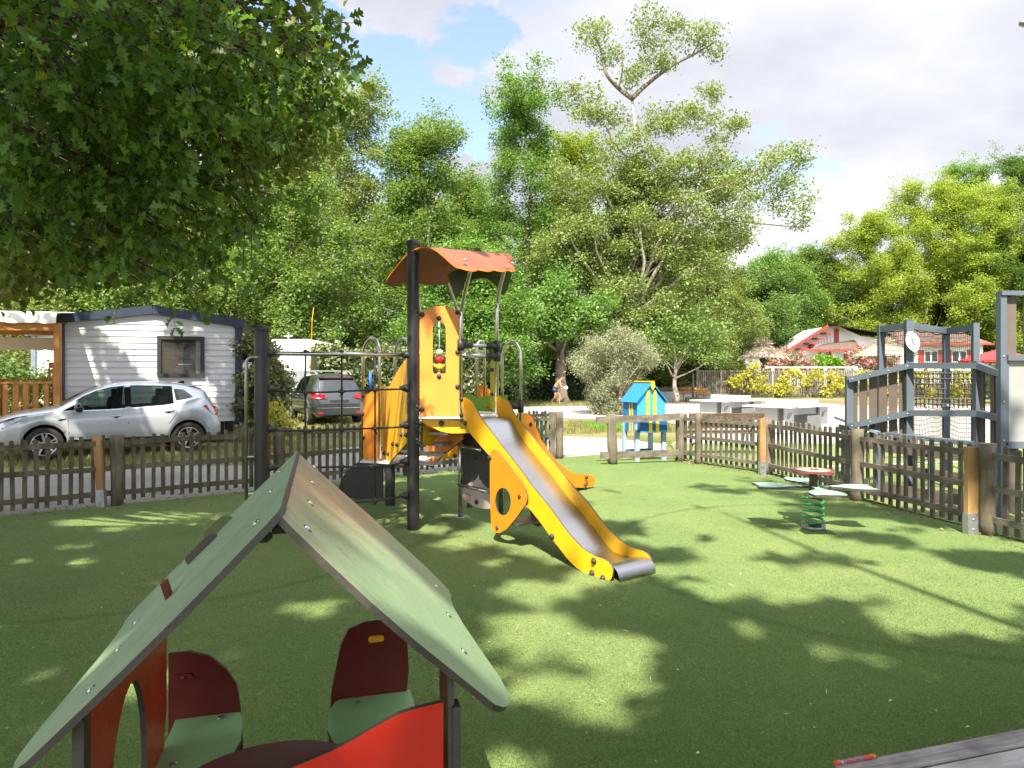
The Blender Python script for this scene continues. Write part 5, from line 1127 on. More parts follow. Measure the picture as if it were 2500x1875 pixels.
def tall_panel():
    root = thing('court_end_panel', 'tall grey framed court panel with brown slats over a white board at the right edge', 'court panel', (5.5, 7.7, 0)); Y = 7.72
    x0, x1 = (2445-1250)*Y/FPX, 6.9; z = lambda py: CAMH+(HOR-py)*Y/FPX; rz = -.0
    def bx(nm, m, xa, xb, za, zb, dy=0, t=.08): b = MB(); b.box(((xa+xb)/2, Y+dy, (za+zb)/2), (xb-xa, t, zb-za)); return b.build(nm, M[m], root)
    bx('post', 'grey_metal', x0-.035, x0+.035, 0, z(722)); bx('post', 'grey_metal', x1, x1+.07, 0, z(722))
    bx('beam', 'grey_metal', x0-.035, x1+.07, z(722)+.001, z(711), -.01, .10); bx('beam', 'grey_metal', x0+.036, x1-.001, z(880), z(866), -.01, .10); bx('beam', 'grey_metal', x0+.036, x1-.001, z(1094), z(1078), -.01, .10)
    for k in range(6): xa = x0+.05+k*.215; bx('slat', 'brown_plank', xa, xa+.125, z(866)+.002, z(722)-.002, .02, .025)
    for k in range(6): xa = x0+.05+k*.215; bx('slat', 'brown_plank', xa, xa+.15, .05, z(1094)-.002, .02, .025)
    bx('inner_frame', 'grey_metal', x0+.036, x0+.065, z(1078)+.002, z(880)-.002, -.005, .05); bx('white_board', 'white_panel', x0+.067, x1-.002, z(1078)+.002, z(880)-.002, 0, .02)
    b = MB(); [b.dome((x0, Y-.042, zz), .011, (0, -1, 0), 0, .6, 8) for zz in (z(715), z(870), z(980), z(1075), .5, .2)]; b.build('rivet', M['galv'], root)
tall_panel()

# ---------------------------------------------------------------- bench end in the near corner
def near_bench():
    h = .46; k = (CAMH-h)*FPX; g = lambda px, py: V((px-1250)/FPX*k/(py-HOR), k/(py-HOR), h)
    a, c = g(2036, 1866), g(2500, 1776); d = (c-a).normalized(); n = V(d.y, -d.x, 0); root = thing('plank_bench', 'grey weathered plank bench cut by the lower right corner', 'bench', (a.x+.5, a.y, 0))
    rz = math.atan2(d.y, d.x); w = .078
    for i in range(6):
        o = a+n*(.006+i*(w+.007)); b = MB(); ext = 2.0
        p, q = o+n*w/2-V(0, 0, .02), o+n*w/2+d*ext-V(0, 0, .02); b.bar(p, q, w, .04); s = b.build('plank', M['wood_deck' if i % 2 == 0 else 'wood_deck2'], None, org=a)
        R = Matrix.Rotation(-rz, 3, 'Z')
        for v in s.data.vertices: v.co = R @ v.co
        s.parent = root; s.location = a-Vector(root.location); s.rotation_euler = (0, 0, rz)
    rg = random.Random(4); cols = [mat('thread_red', (.6, .06, .03), .7), mat('thread_blue', (.06, .25, .5), .7), mat('thread_yellow', (.7, .45, .05), .7)]
    b = MB()
    for i in range(26): t = i*.0055; b.bar(a+d*t+n*-.004+V(0, 0, .002), a+d*(t+.009)+n*.010+V(0, 0, .005), .008, .006, rg.choice((0, 0, 0, 1, 1, 2)))
    b.build('thread_wrap', cols, root)
    for s, t in ((.12, .06), (1.8, .06), (.12, .44), (1.8, .44)): b = MB(); p = a+d*s+n*t; b.bar(V(p.x, p.y, 0), V(p.x, p.y, h-.04), .07, .07); b.build('leg', M['wood_dark'], root)
near_bench()
# ---------------------------------------------------------------- mobile homes and the terrace
M['siding'] = mat('white_siding', (.56, .57, .595), .5, var=.03, scale=2, dirt=.06); M['navy'] = mat('navy_trim', (.022, .035, .065), .5, var=.1); M['slate_trim'] = mat('slate_blue_trim', (.15, .19, .25), .5)
M['win_frame'] = mat('dark_window_frame', (.022, .022, .025), .6); M['curtain'] = mat('curtain', (.55, .55, .52), .8); M['brown_in'] = mat('brown_interior', (.10, .07, .05), .7)
def glass(name, c=(.9, .93, .92), rough=.02, alpha_mix=.65):
    m = bpy.data.materials.new(name); m.use_nodes = True; nt = m.node_tree; b = nt.nodes['Principled BSDF']; out = nt.nodes['Material Output']
    b.inputs['Base Color'].default_value = (.015, .018, .02, 1); b.inputs['Roughness'].default_value = rough; b.inputs['Specular IOR Level'].default_value = .9
    t = nt.nodes.new('ShaderNodeBsdfTransparent'); t.inputs[0].default_value = (*c, 1); mx = nt.nodes.new('ShaderNodeMixShader'); mx.inputs[0].default_value = alpha_mix
    nt.links.new(b.outputs[0], mx.inputs[1]); nt.links.new(t.outputs[0], mx.inputs[2]); nt.links.new(mx.outputs[0], out.inputs[0]); return m
M['glass'] = glass('window_glass', alpha_mix=.82); M['glass_car'] = glass('car_glass', (.62, .74, .70), .02, .72)
def mobile_home():
    A, B_ = V(-10.29, 15.6, 0), V(-6.74, 16.8, 0); u = (B_-A).normalized(); n = V(u.y, -u.x, 0); L = (B_-A).length; dp = 8.0; ze, za, z0 = 2.80, 3.06, .50
    root = thing('mobile_home', 'white clapboard mobile home with navy trim and a low gable facing the silver car', 'mobile home', tuple((A+B_)/2)); bk = -n
    b = MB(); nb = 17; top = lambda s: ze+(za-ze)*(1-abs(s-L/2)/(L/2))
    for i in range(nb+3):
        za_, zb_ = z0+i*.145, z0+(i+1)*.145
        if za_ > za: break
        # clip the board under the gable slope
        pts = []
        lo = max(0, (za_-ze)/(za-ze)*(L/2)) if za_ > ze else 0; hi_ = max(0, (zb_-ze)/(za-ze)*(L/2)) if zb_ > ze else 0
        hi_ = min(hi_, L/2)
        o1, o2 = .020, .002
        vs = [A+u*lo+n*o1+V(0, 0, za_), A+u*(L-lo)+n*o1+V(0, 0, za_), A+u*(L-hi_)+n*o2+V(0, 0, min(zb_, za)), A+u*hi_+n*o2+V(0, 0, min(zb_, za)), A+u*lo+V(0, 0, za_), A+u*(L-lo)+V(0, 0, za_)]
        b.add(vs, [(0, 1, 2, 3), (1, 0, 4, 5)])
    b.add([A+V(0, 0, z0), A+V(0, 0, ze), A+bk*dp+V(0, 0, ze), A+bk*dp+V(0, 0, z0)], [(0, 1, 2, 3)]); b.add([B_+V(0, 0, z0), B_+V(0, 0, ze), B_+bk*dp+V(0, 0, ze), B_+bk*dp+V(0, 0, z0)], [(3, 2, 1, 0)]); b.add([A+V(0, 0, z0), B_+V(0, 0, z0), B_+bk*dp+V(0, 0, z0), A+bk*dp+V(0, 0, z0)], [(3, 2, 1, 0)])
    b.build('wall', M['siding'], root)
    for p, s in ((A, -1), (B_, 1)): q = MB(); q.bar(p+u*(.02*s)+n*.03+V(0, 0, z0-.03), p+u*(.02*s)+n*.03+V(0, 0, ze), .17, .07, 0, n); q.build('corner_trim', M['navy'], root)
    ap = (A+B_)/2
    for p, s in ((A, -1), (B_, 1)):
        e = p+u*(.16*s)+n*.08+V(0, 0, ze-.01); a_ = ap+n*.08+V(0, 0, za+.02)
        q = MB(); q.bar(e+V(0, 0, .09), a_+V(0, 0, .09), .05, .20, 0); fa = q.build('fascia', M['navy'], root)
        q = MB(); q.add([e+V(0, 0, .2), a_+V(0, 0, .2), a_+bk*(dp+.2)+V(0, 0, .2), e+bk*(dp+.2)+V(0, 0, .2)], [(0, 1, 2, 3)]); q.add([e+V(0, 0, .17), a_+V(0, 0, .17), a_+bk*(dp+.2)+V(0, 0, .17), e+bk*(dp+.2)+V(0, 0, .17)], [(3, 2, 1, 0)]); q.build('roof', M['navy'], root)
    # window
    s0, zt = vplane(384, 820, A+n*.03, B_+n*.03); s1, zb = vplane(499, 921, A+n*.03, B_+n*.03)
    def rect(nm, m, sa, sb, z_a, z_b, off, t, par=root): q = MB(); q.bar(A+u*((sa+sb)/2)+n*off+V(0, 0, z_a), A+u*((sa+sb)/2)+n*off+V(0, 0, z_b), sb-sa, t, 0, n); return q.build(nm, M[m], par)
    fr_ = rect('window', 'brown_in', s0+.02, s1-.02, zb+.02, zt-.02, .026, .01)
    for sa, sb, a_, c_ in ((s0, s1, zt-.085, zt), (s0, s1, zb, zb+.085), (s0, s0+.085, zb+.086, zt-.086), (s1-.085, s1, zb+.086, zt-.086)): rect('window_frame', 'win_frame', sa, sb, a_, c_, .05, .06, fr_)
    for k in range(5): rect('curtain', 'curtain', s1-.19+k*.022, s1-.185+k*.022+.012, zb+.09, zt-.09, .036+.004*(k % 2), .004, fr_)
    rect('cupboard', 'wood_dark', s0+.14, s0+.5, zb+.1, zt-.45, .034, .004, fr_); rect('shelf', 'curtain', s0+.45, s0+.75, zb+.3, zb+.32, .038, .004, fr_); rect('shelf', 'win_frame', s0+.45, s0+.75, zb+.42, zb+.45, .038, .004, fr_)
    rect('window_pane', 'glass', s0+.085, s1-.085, zb+.085, zt-.085, .045, .004, fr_)
    for s in (.5, 1.9, 3.2):
        for y in (.5, 4, 7): q = MB(); q.box(A+u*s+bk*y+V(0, 0, .24), (.4, .3, .5), 0, math.atan2(u.y, u.x)); q.build('support_block', M['darkboard'], root)
mobile_home()
def home_two():
    root = thing('mobile_home', 'sunlit white mobile home with slate blue trim seen behind the terrace', 'mobile home', (-15.6, 24.5, 0)); A, B_ = V(-17.0, 24.2, 0), V(-13.2, 24.8, 0); u = (B_-A).normalized(); n = V(u.y, -u.x, 0)
    b = MB()
    for i in range(17): z = .5+i*.15; b.add([A+n*.02+V(0, 0, z), B_+n*.02+V(0, 0, z), B_+V(0, 0, z+.15), A+V(0, 0, z+.15)], [(0, 1, 2, 3)])
    b.add([A+V(0, 0, .5), A+V(0, 0, 3.05), A-n*6+V(0, 0, 3.05), A-n*6+V(0, 0, .5)], [(0, 1, 2, 3)]); b.add([B_+V(0, 0, .5), B_+V(0, 0, 3.05), B_-n*6+V(0, 0, 3.05), B_-n*6+V(0, 0, .5)], [(3, 2, 1, 0)]); b.build('wall', M['siding'], root)
    for p, h in ((A+u*.06, 3.05), (B_-u*.06, 3.05)): q = MB(); q.bar(p+n*.05+V(0, 0, .5), p+n*.05+V(0, 0, h), .15, .06, 0, n); q.build('corner_trim', M['slate_trim'], root)
    q = MB(); q.bar(A-u*.2+n*.1+V(0, 0, 3.14), B_+u*.2+n*.1+V(0, 0, 3.30), .06, .22); q.build('fascia', M['slate_trim'], root)
    q = MB(); q.add([A-u*.2+n*.1+V(0, 0, 3.24), B_+u*.2+n*.1+V(0, 0, 3.40), B_+u*.2-n*6+V(0, 0, 3.40), A-u*.2-n*6+V(0, 0, 3.24)], [(0, 1, 2, 3)]); q.build('roof', M['slate_trim'], root)
home_two()
def terrace():
    root = thing('wooden_terrace', 'stained timber terrace with a slatted railing under a pale canvas awning', 'terrace', (-11.6, 14.6, 0)); Y = 14.75; z = lambda py, y=Y: CAMH+(HOR-py)*y/FPX; X = lambda px, y=Y: (px-1250)*y/FPX
    A, B_ = V(-14.2, 13.6, 0), V(X(147), Y, 0); u = (B_-A).normalized(); n = V(u.y, -u.x, 0); L = (B_-A).length
    b = MB(); b.plate([(0, 0), (L, 0), (L, 3.6), (0, 3.6)], [], A+V(0, 0, .44), u, -n, .04); b.build('deck', M['wood_amber'], root)
    for s in (L-.05, L-2.6): b = MB(); b.bar(A+u*s, A+u*s+V(0, 0, z(792)), .12, .12, 0, n); b.build('post', M['wood_amber'], root)
    for s in (L-.05, L-2.6): b = MB(); b.bar(A+u*s-n*3.3, A+u*s-n*3.3+V(0, 0, z(792)), .12, .12, 0, n); b.build('post', M['wood_amber'], root)
    b = MB(); b.bar(A+V(0, 0, z(801)), B_+V(0, 0, z(798)), .06, .17); b.build('beam', M['wood_amber'], root)
    b = MB(); b.bar(A+V(0, 0, 1.44), B_+V(0, 0, 1.46), .10, .04); b.build('handrail', M['wood_amber'], root)
    for k in range(26):
        s = L-.26-k*.19
        if s < .1: break
        b = MB(); b.bar(A+u*s+n*.02+V(0, 0, .42), A+u*s+n*.02+V(0, 0, 1.435), .095, .025, 0, n); b.build('baluster', M['wood_amber'], root)
    b = MB(); b.bar(A+V(0, 0, .40), B_+V(0, 0, .40), .04, .12); b.build('rim_board', M['wood_amber'], root)
    # back railing and trellis
    b = MB(); b.bar(A-n*3.4+V(0, 0, 1.5), B_-n*3.4+V(0, 0, 1.52), .10, .05); [b.bar(A+u*(L-.3-k*.24)-n*3.4+V(0, 0, .45), A+u*(L-.3-k*.24)-n*3.4+V(0, 0, 1.48), .1, .03, 0, n) for k in range(14)]; b.build('back_railing', M['wood_amber'], root)
    b = MB(); o = A+u*(L-.75)-n*1.5
    for k in range(8): b.bar(o+u*.09*k+V(0, 0, .46), o+u*.09*k+V(0, 0, 1.8), .03, .015, 0, n)
    for k in range(14): b.bar(o+V(0, 0, .5+k*.1)-n*.012, o+u*.66+V(0, 0, .5+k*.1)-n*.012, .012, .03)
    b.bar(o+V(0, 0, 1.86), o+u*.68+V(0, 0, 1.86), .03, .12); b.build('trellis', M['wood_amber'], root)
    # awning canvas: hanging front and sloping top
    b = MB(); top, bt = z(764), z(790); vs = []; nx = 24
    for i in range(nx+1):
        s = -.2+(L+.15)*i/nx; p = A+u*s; wv = .02*math.sin(i*1.3)
        vs += [p+n*(.10+wv)+V(0, 0, bt+.012*math.sin(i*2.1)-.012*(nx-i)/nx), p+n*.06+V(0, 0, top-.03*(nx-i)/nx), p-n*3.4+V(0, 0, top+.30)]
    b.add(vs, [f for i in range(nx) for f in ((3*i, 3*i+3, 3*i+4, 3*i+1), (3*i+1, 3*i+4, 3*i+5, 3*i+2))], 0, True); b.build('awning', M['canvas'], root)
    # a second valance deeper in
    b = MB(); vs = []
    for i in range(nx+1): s = (L-1.15)*i/nx; p = A+u*s-n*3.2; vs += [p+V(0, 0, 2.28-.04*abs(math.sin(i*1.57))), p+V(0, 0, 2.58)]
    b.add(vs, [(2*i, 2*i+2, 2*i+3, 2*i+1) for i in range(nx)], 0); b.build('valance', M['canvas'], root)
    b = MB(); b.bar(A-n*3.25+V(0, 0, 2.72), A+u*(L-1.1)-n*3.25+V(0, 0, 2.76), .06, .2); b.build('back_beam', M['wood_amber'], root)
terrace()
def garden_table():
    c = V(-12.0, 15.6, .48); root = thing('garden_table', 'round wooden table on the timber terrace', 'table', tuple(c)); b = MB(); b.lathe([(0, .70), (.5, .70), (.5, .735), (0, .735)], c, 24); b.build('table_top', M['wood_new'], root)
    for k in range(4): a = k*math.pi/2+.5; b = MB(); b.bar(c+V(.38*math.cos(a), .38*math.sin(a), 0), c+V(.3*math.cos(a), .3*math.sin(a), .70), .05, .05); b.build('leg', M['wood_new'], root)
    c = V(-11.1, 15.35, .48); root = thing('garden_chair', 'wooden chair with a curved slatted back on the timber terrace', 'chair', tuple(c)); b = MB(); b.box(c+V(0, 0, .44), (.42, .42, .03)); b.build('seat', M['wood_new'], root)
    for x in (-1, 1):
        for y in (-1, 1): b = MB(); b.bar(c+V(.18*x, .18*y, 0), c+V(.18*x, .18*y, .43), .04, .04); b.build('leg', M['wood_new'], root)
    b = MB(); [b.tube([c+V(-.16+.08*k, .2, .45), c+V(-.16+.08*k, .26, .68), c+V(-.16+.08*k, .24, .92)], .013, 6) for k in range(5)]; b.bar(c+V(-.2, .24, .93), c+V(.2, .24, .93), .03, .07); b.build('backrest', M['wood_new'], root)
garden_table()

# ---------------------------------------------------------------- cars
M['silver'] = mat('silver_paint', (.52, .56, .62), .28, .35, var=.03, scale=2, coat=.8); M['graphite'] = mat('graphite_paint', (.040, .047, .058), .25, .4, var=.05, scale=2, coat=.9); M['clad'] = mat('grey_plastic_trim', (.03, .03, .032), .6)
M['gloss_black'] = mat('gloss_black', (.01, .01, .012), .12, coat=.5); M['tail'] = mat('tail_lamp_red', (.42, .008, .012), .12, coat=.8); M['lamp'] = mat('clear_lamp', (.55, .58, .6), .1, .3, coat=.8); M['chrome'] = mat('chrome', (.7, .7, .7), .12, 1.0); M['rimgrey'] = mat('rim_metal', (.55, .56, .58), .3, .8)
M['interior'] = mat('car_interior', (.012, .012, .013), .8)
def text_mesh(txt, size, m, name, parent, loc, rot, ex=.002):
    cu = bpy.data.curves.new(name, 'FONT'); cu.body = txt; cu.size = size; cu.extrude = ex; t = bpy.data.objects.new(name, cu); COL.objects.link(t); bpy.context.view_layer.update()
    me = bpy.data.meshes.new_from_object(t.evaluated_get(bpy.context.evaluated_depsgraph_get())); bpy.data.objects.remove(t); o = bpy.data.objects.new(name, me); COL.objects.link(o); me.materials.clear(); me.materials.append(m); o.parent = parent; o.location = loc; o.rotation_euler = rot; return o
class Car:
    def __init__(s, label, pos, rz, paint, L, tab, wheels, wr_, ra, rw):
        s.root = thing('parked_car', label, 'car', pos, 'cars parked beyond the picket fence'); s.root.rotation_euler = (0, 0, rz); ORG[s.root.name] = Vector((0, 0, 0)); s.L = L; s.tab = tab; s.wh = wheels; s.r = rw; s.ra = ra; s.p = M[paint]
    def f(s, k, x): t = s.tab[k]; return float(np.interp(x, [q[0] for q in t], [q[1] for q in t]))
    def zb(s, x):
        z = s.f('bot', x)
        for w in s.wh:
            if abs(x-w) < s.ra: z = max(z, s.r+math.sqrt(s.ra**2-(x-w)**2))
        return z
    def sec(s, x):
        w, zt, zbl, wr = s.f('w', x), s.f('top', x), s.f('belt', x), s.f('wr', x); z0 = s.zb(x); zm = max(z0+.02, .58); zbl = max(zbl, zm+.05); zt = max(zt, zbl+.03)
        g = min(.08, (zt-zbl)*.35)
        return [(0, z0), (w*.84, z0), (w*.965, max(z0+.005, min(.42, zm-.02))), (w, zm), (w*1.0, (zm+zbl)/2), (w*.975, zbl-.03), (w*.93, zbl), (wr, zt-g), (wr*.86, zt-g*.30), (wr*.5, zt-.006), (0, zt)]
    def P(s, x, t, off=.0, side=-1):
        q = s.sec(x); a, c = Vector((x, side*q[6][0], q[6][1])), Vector((x, side*q[7][0], q[7][1])); p = a.lerp(c, t); d = Vector((0, side*(c.z-a.z), (a.y-c.y)*side*side if False else abs(a.y-c.y))); d = d.normalized() if d.length > 1e-6 else Vector((0, side, 0)); return p+d*off
    def side(s, x, z, off=0.004, sd=-1):
        q = s.sec(x); zs = [p[1] for p in q[1:7]]; ys = [p[0] for p in q[1:7]]; return Vector((x, sd*(float(np.interp(z, zs, ys))+off), z))
    open = ()
    def body(s):
        xs = sorted(set([0, .04, s.L-.04, s.L]+[e for o_ in s.open for e in o_]+[round(.07*i, 3) for i in range(1, int(s.L/.07)+1)]+[w+d for w in s.wh for d in (-s.ra, s.ra, -s.ra+.015, s.ra-.015)])); xs = [x for x in xs if 0 <= x <= s.L]
        b = MB(); n = 11; vs = []
        for x in xs: q = s.sec(x); ring = [(-y, z) for y, z in q]+[(y, z) for y, z in reversed(q[1:-1])]; vs += [Vector((x, y, z)) for y, z in ring]
        m = 20; fs = [(i*m+k, i*m+(k+1) % m, (i+1)*m+(k+1) % m, (i+1)*m+k) for i in range(len(xs)-1) for k in range(m)]
        fs = [f for n_, f in enumerate(fs) if not (n_ % m in (6, 13) and any(a <= xs[n_//m]+1e-4 and xs[n_//m+1] <= c_+1e-4 for a, c_ in s.open))]
        b.add(vs, fs, 0, True); o = (len(xs)-1)*m; b.f.append(list(range(m))[::-1]); b.m.append(0); b.s.append(False); b.f.append([o+k for k in range(m)]); b.m.append(0); b.s.append(False)
        s.b = b.build('body', s.p, s.root); s.b.data.validate(); return s.b
    def window(s, x0, x1, t0, t1, name='side_window', side=-1, tx0=0.0, tx1=0.0, m='glass_dark'):
        b = MB(); n = 14; vs = []
        for i in range(n+1): x = x0+(x1-x0)*i/n; a = x+0*tx0; vs += [s.P(x, t0, .006, side), s.P(min(max(x+(tx0*(1-i/n)+tx1*i/n), x0-.5), x1+.5), t1, .006, side)]
        f = [(2*i, 2*i+2, 2*i+3, 2*i+1) for i in range(n)]; b.add(vs, f if side < 0 else [tuple(reversed(q)) for q in f], 0, True); return b.build(name, M[m], s.root)
    def screen(s, x0, x1, name, k0=.90, m='glass_dark'):
        b = MB(); n = 10; vs = []
        for i in range(n+1):
            x = x0+(x1-x0)*i/n; q = s.sec(x)
            for j in (-1, -.6, 0, .6, 1):
                y = abs(j)*q[7][0]*k0; z = float(np.interp(y, [q[10][0], q[9][0], q[8][0], q[7][0]], [q[10][1], q[9][1], q[8][1], q[7][1]])); vs.append(Vector((x, math.copysign(y, j), z+.008)))
        b.add(vs, [(i*5+k, (i+1)*5+k, (i+1)*5+k+1, i*5+k+1) for i in range(n) for k in range(4)], 0, True); return b.build(name, M[m], s.root)
    def seam(s, pts, sd=-1): b = MB(); b.tube([s.side(x, z, .001, sd) for x, z in pts], .005, 4, cap=False); b.build('door_seam', M['gloss_black'], s.root)
    def arch(s, w, sd, wd=.055):
        b = MB(); n = 22; vs = []; a0 = -.18
        for i in range(n+1):
            a = a0+(math.pi-2*a0)*i/n; ca, sa_ = math.cos(a), math.sin(a)
            for rr, off in ((s.ra-.01, .012), (s.ra+wd, .006)): x, z = w-ca*rr, max(.24, s.r+sa_*rr); x = min(max(x, .01), s.L-.01); p = s.side(x, max(z, s.zb(x)), off, sd); p.z = z; vs.append(p)
        b.add(vs, [(2*i, 2*i+2, 2*i+3, 2*i+1) for i in range(n)], 0, True); b.build('arch_trim', M['clad'], s.root)
    def wheel(s, w, sd, wy, spokes=5):
        c = Vector((w, sd*(wy-.11), s.r)); ax = Vector((0, sd, 0)); r = s.r; b = MB()
        b.lathe([(r*.62, -.10), (r*.9, -.105), (r*.985, -.07), (r, 0), (r*.985, .07), (r*.9, .105), (r*.70, .10), (r*.66, .085)], c, 32, 0, ax); wl = b.build('wheel', M['rubber'], s.root)
        b = MB(); b.lathe([(r*.67, .088), (r*.64, .09), (r*.62, .03), (r*.10, .02), (.001, .02)], c, 28, 1, ax); b.lathe([(r*.685, .092), (r*.66, .097), (r*.625, .088)], c, 28, 0, ax); u, v = Vector((1, 0, 0)), Vector((0, 0, 1))
        for k in range(spokes):
            for dlt in (-.19, .19): a = 2*math.pi*k/spokes+.3; e = u*math.cos(a+dlt)+v*math.sin(a+dlt); e0 = u*math.cos(a+dlt*.2)+v*math.sin(a+dlt*.2); b.bar(c+ax*.07+e0*r*.10, c+ax*.085+e*r*.65, .036, .02, 0, ax)
        b.lathe([(.001, .082), (r*.13, .08), (r*.15, .06)], c, 16, 0, ax); b.build('rim', [M['rimgrey'], M['dark']], wl)
def cabin_in(c, xs, wd, zs):
    for x in xs:
        for y in (-.36, .36):
            b = MB(); b.plate(rounded([(-.06, 0), (.10, 0), (.20, .60), (.06, .62)], .05), [], (x, y+.24, zs), (1, 0, 0), (0, 0, 1), .48); b.box((x+.15, y, zs+.70), (.09, .26, .17)); b.build('seat', M['interior'], c.root)
    b = MB(); b.box((1.45, 0, zs+.30), (.5, wd*1.5, .22)); b.build('dashboard', M['interior'], c.root); b = MB(); b.box((2.5, 0, zs-.02), (2.6, wd*1.6, .05)); b.build('cabin_floor', M['interior'], c.root)
def silver_car():
    f = G(108, 1126); r_ = Vector((.81, .586, 0)).normalized(); rz = math.atan2(r_.y, r_.x)
    near = V(r_.y, -r_.x, 0); ks = .945; o = f-near*.86*ks-r_*.88*ks
    tab = dict(bot=[(0, .30), (.15, .24), (4.0, .24), (4.23, .34)], w=[(0, .60), (.06, .72), (.2, .82), (.5, .885), (1.2, .90), (3.4, .90), (3.8, .875), (4.05, .82), (4.18, .74), (4.23, .66)],
               top=[(0, .66), (.05, .74), (.2, .88), (.5, .965), (.95, 1.03), (1.12, 1.06), (1.3, 1.19), (1.55, 1.36), (1.8, 1.475), (2.05, 1.54), (2.4, 1.575), (2.9, 1.57), (3.3, 1.54), (3.65, 1.49), (3.85, 1.43), (3.90, 1.38), (4.0, 1.22), (4.08, 1.06), (4.14, .92), (4.2, .84), (4.23, .74)],
               belt=[(0, .6), (.2, .80), (.5, .89), (1.1, .985), (2.0, 1.00), (3.0, 1.06), (3.4, 1.12), (3.7, 1.22), (3.85, 1.24), (4.0, 1.05), (4.14, .84), (4.23, .68)],
               wr=[(0, .46), (.2, .66), (.5, .74), (1.1, .76), (1.4, .70), (2.0, .62), (3.0, .60), (3.6, .57), (3.9, .58), (4.1, .66), (4.23, .55)])
    c = Car('silver hatchback parked side on beyond the picket fence', tuple(o), rz, 'silver', 4.23, tab, (.88, 3.52), .3, .385, .335); c.root.scale = (ks, ks, ks); c.open = ((1.45, 2.29), (2.41, 3.22)); c.body()
    for sd in (-1, 1):
        c.window(1.42, 2.30, .0, 1.0, side=sd, m='glass_car'); c.window(2.40, 3.23, .0, 1.0, side=sd, m='glass_car'); c.window(3.27, 3.62, .16, .84, 'quarter_window', sd, -.02, -.16)
        b = MB(); b.add([c.P(2.29, .05, .005, sd), c.P(2.41, .05, .005, sd), c.P(2.41, .93, .005, sd), c.P(2.29, .93, .005, sd)], [(0, 1, 2, 3) if sd < 0 else (3, 2, 1, 0)]); b.build('pillar_trim', M['gloss_black'], c.root)
        for w in c.wh: c.arch(w, sd); c.wheel(w, sd, .89)
        b = MB(); vs = []
        for i in range(22): x = 1.28+(3.12-1.28)*i/21; vs += [c.side(x, .245, .012, sd), c.side(x, .36, .012, sd), c.side(x, .40, .008, sd)]
        b.add(vs, [q for i in range(21) for q in ((3*i, 3*i+3, 3*i+4, 3*i+1), (3*i+1, 3*i+4, 3*i+5, 3*i+2))], 0, True); b.build('sill_trim', M['clad'], c.root)
        b = MB(); b.tube([c.side(1.35+1.7*i/10, .405, .012, sd) for i in range(11)], .008, 5); b.build('sill_strip', M['chrome'], c.root)
        c.seam([(1.30, .97), (1.27, .8), (1.29, .55), (1.30, .38)], sd); c.seam([(2.35, 1.0), (2.35, .7), (2.34, .38)], sd); c.seam([(3.25, 1.08), (3.28, .9), (3.22, .8), (3.12, .66)], sd); c.seam([(.55, .90), (.95, .955), (1.15, .985)], sd)
        for x, z in ((2.02, .855), (3.02, .93)):
            b = MB(); p = [c.side(x+.21*i/6, z+.012*i/6, .020 if 0 < i < 6 else .004, sd) for i in range(7)]; b.tube(p, [.010, .016, .017, .017, .017, .016, .010], 8); b.build('door_handle', s_m if False else M['silver'], c.root)
            b = MB(); q = c.side(x+.10, z-.012, .0015, sd); b.dome(q, .045, (0, sd, 0), 0, .08, 12); b.build('handle_recess', M['clad'], c.root)
        b = MB(); p = c.side(1.46, 1.03, .0, sd)+Vector((0, sd*.12, .02)); b.ball(p, .105, 14, 0, (1, .15*sd, 0), .85); b.bar(c.side(1.50, .97, -.01, sd), p+Vector((.03, 0, -.06)), .04, .05); b.build('wing_mirror', M['gloss_black'], c.root)
        b = MB(); vs = [c.side(x, z, .009, sd) for x, z in ((.10, .70), (.16, .80), (.40, .885), (.62, .92), (.50, .84), (.30, .72), (.20, .66))]; b.add(vs, [tuple(range(7)) if sd < 0 else tuple(reversed(range(7)))]); hl = b.build('headlight', M['lamp'], c.root)
        b = MB(); vs = [c.side(x, z, .012, sd) for x, z in ((.12, .71), (.24, .79), (.52, .885), (.60, .915), (.42, .89), (.17, .80))]; b.add(vs, [tuple(range(6)) if sd < 0 else tuple(reversed(range(6)))]); b.build('headlight_mask', M['gloss_black'], hl)
        b = MB(); vs = [c.side(x, z, .010, sd) for x, z in ((3.82, 1.02), (3.86, 1.045), (4.08, 1.02), (4.155, .96), (4.17, .86), (4.11, .80), (4.02, .85), (3.92, .93))]; b.add(vs, [tuple(range(8)) if sd < 0 else tuple(reversed(range(8)))]); b.add([c.side(x, z, .013, sd) for x, z in ((4.10, .98), (4.15, .95), (4.162, .88), (4.11, .85))], [(0, 1, 2, 3) if sd < 0 else (3, 2, 1, 0)], 1); b.build('tail_light', [M['tail'], M['lamp']], c.root)
        b = MB(); vs = [c.side(x, z, .006, sd) for x, z in ((1.10, .80), (1.13, .83), (1.26, .84), (1.24, .82), (1.16, .79))]; b.add(vs, [tuple(range(5)) if sd < 0 else tuple(reversed(range(5)))]); b.build('wing_vent', M['gloss_black'], c.root)
        b = MB(); vs = [c.side(x, z, .008, sd) for x, z in ((1.16, .985), (1.26, 1.06) if False else (1.30, .99), (1.44, 1.00), (1.44, 1.0))][:3]; b.add([c.P(1.18, .0, .006, sd), c.P(1.42, .03, .006, sd), c.P(1.42, .62, .006, sd)], [(0, 1, 2) if sd < 0 else (2, 1, 0)]); b.build('mirror_gusset', M['gloss_black'], c.root)
    cabin_in(c, (2.05, 2.95), .85, .62)
    c.screen(1.16, 1.92, 'windscreen'); c.screen(3.90, 4.05, 'rear_window', .86)
    b = MB(); b.bar(Vector((3.72, -.52, 1.475)), Vector((3.72, .52, 1.475)), .30, .022); b.build('spoiler', M['silver'], c.root)
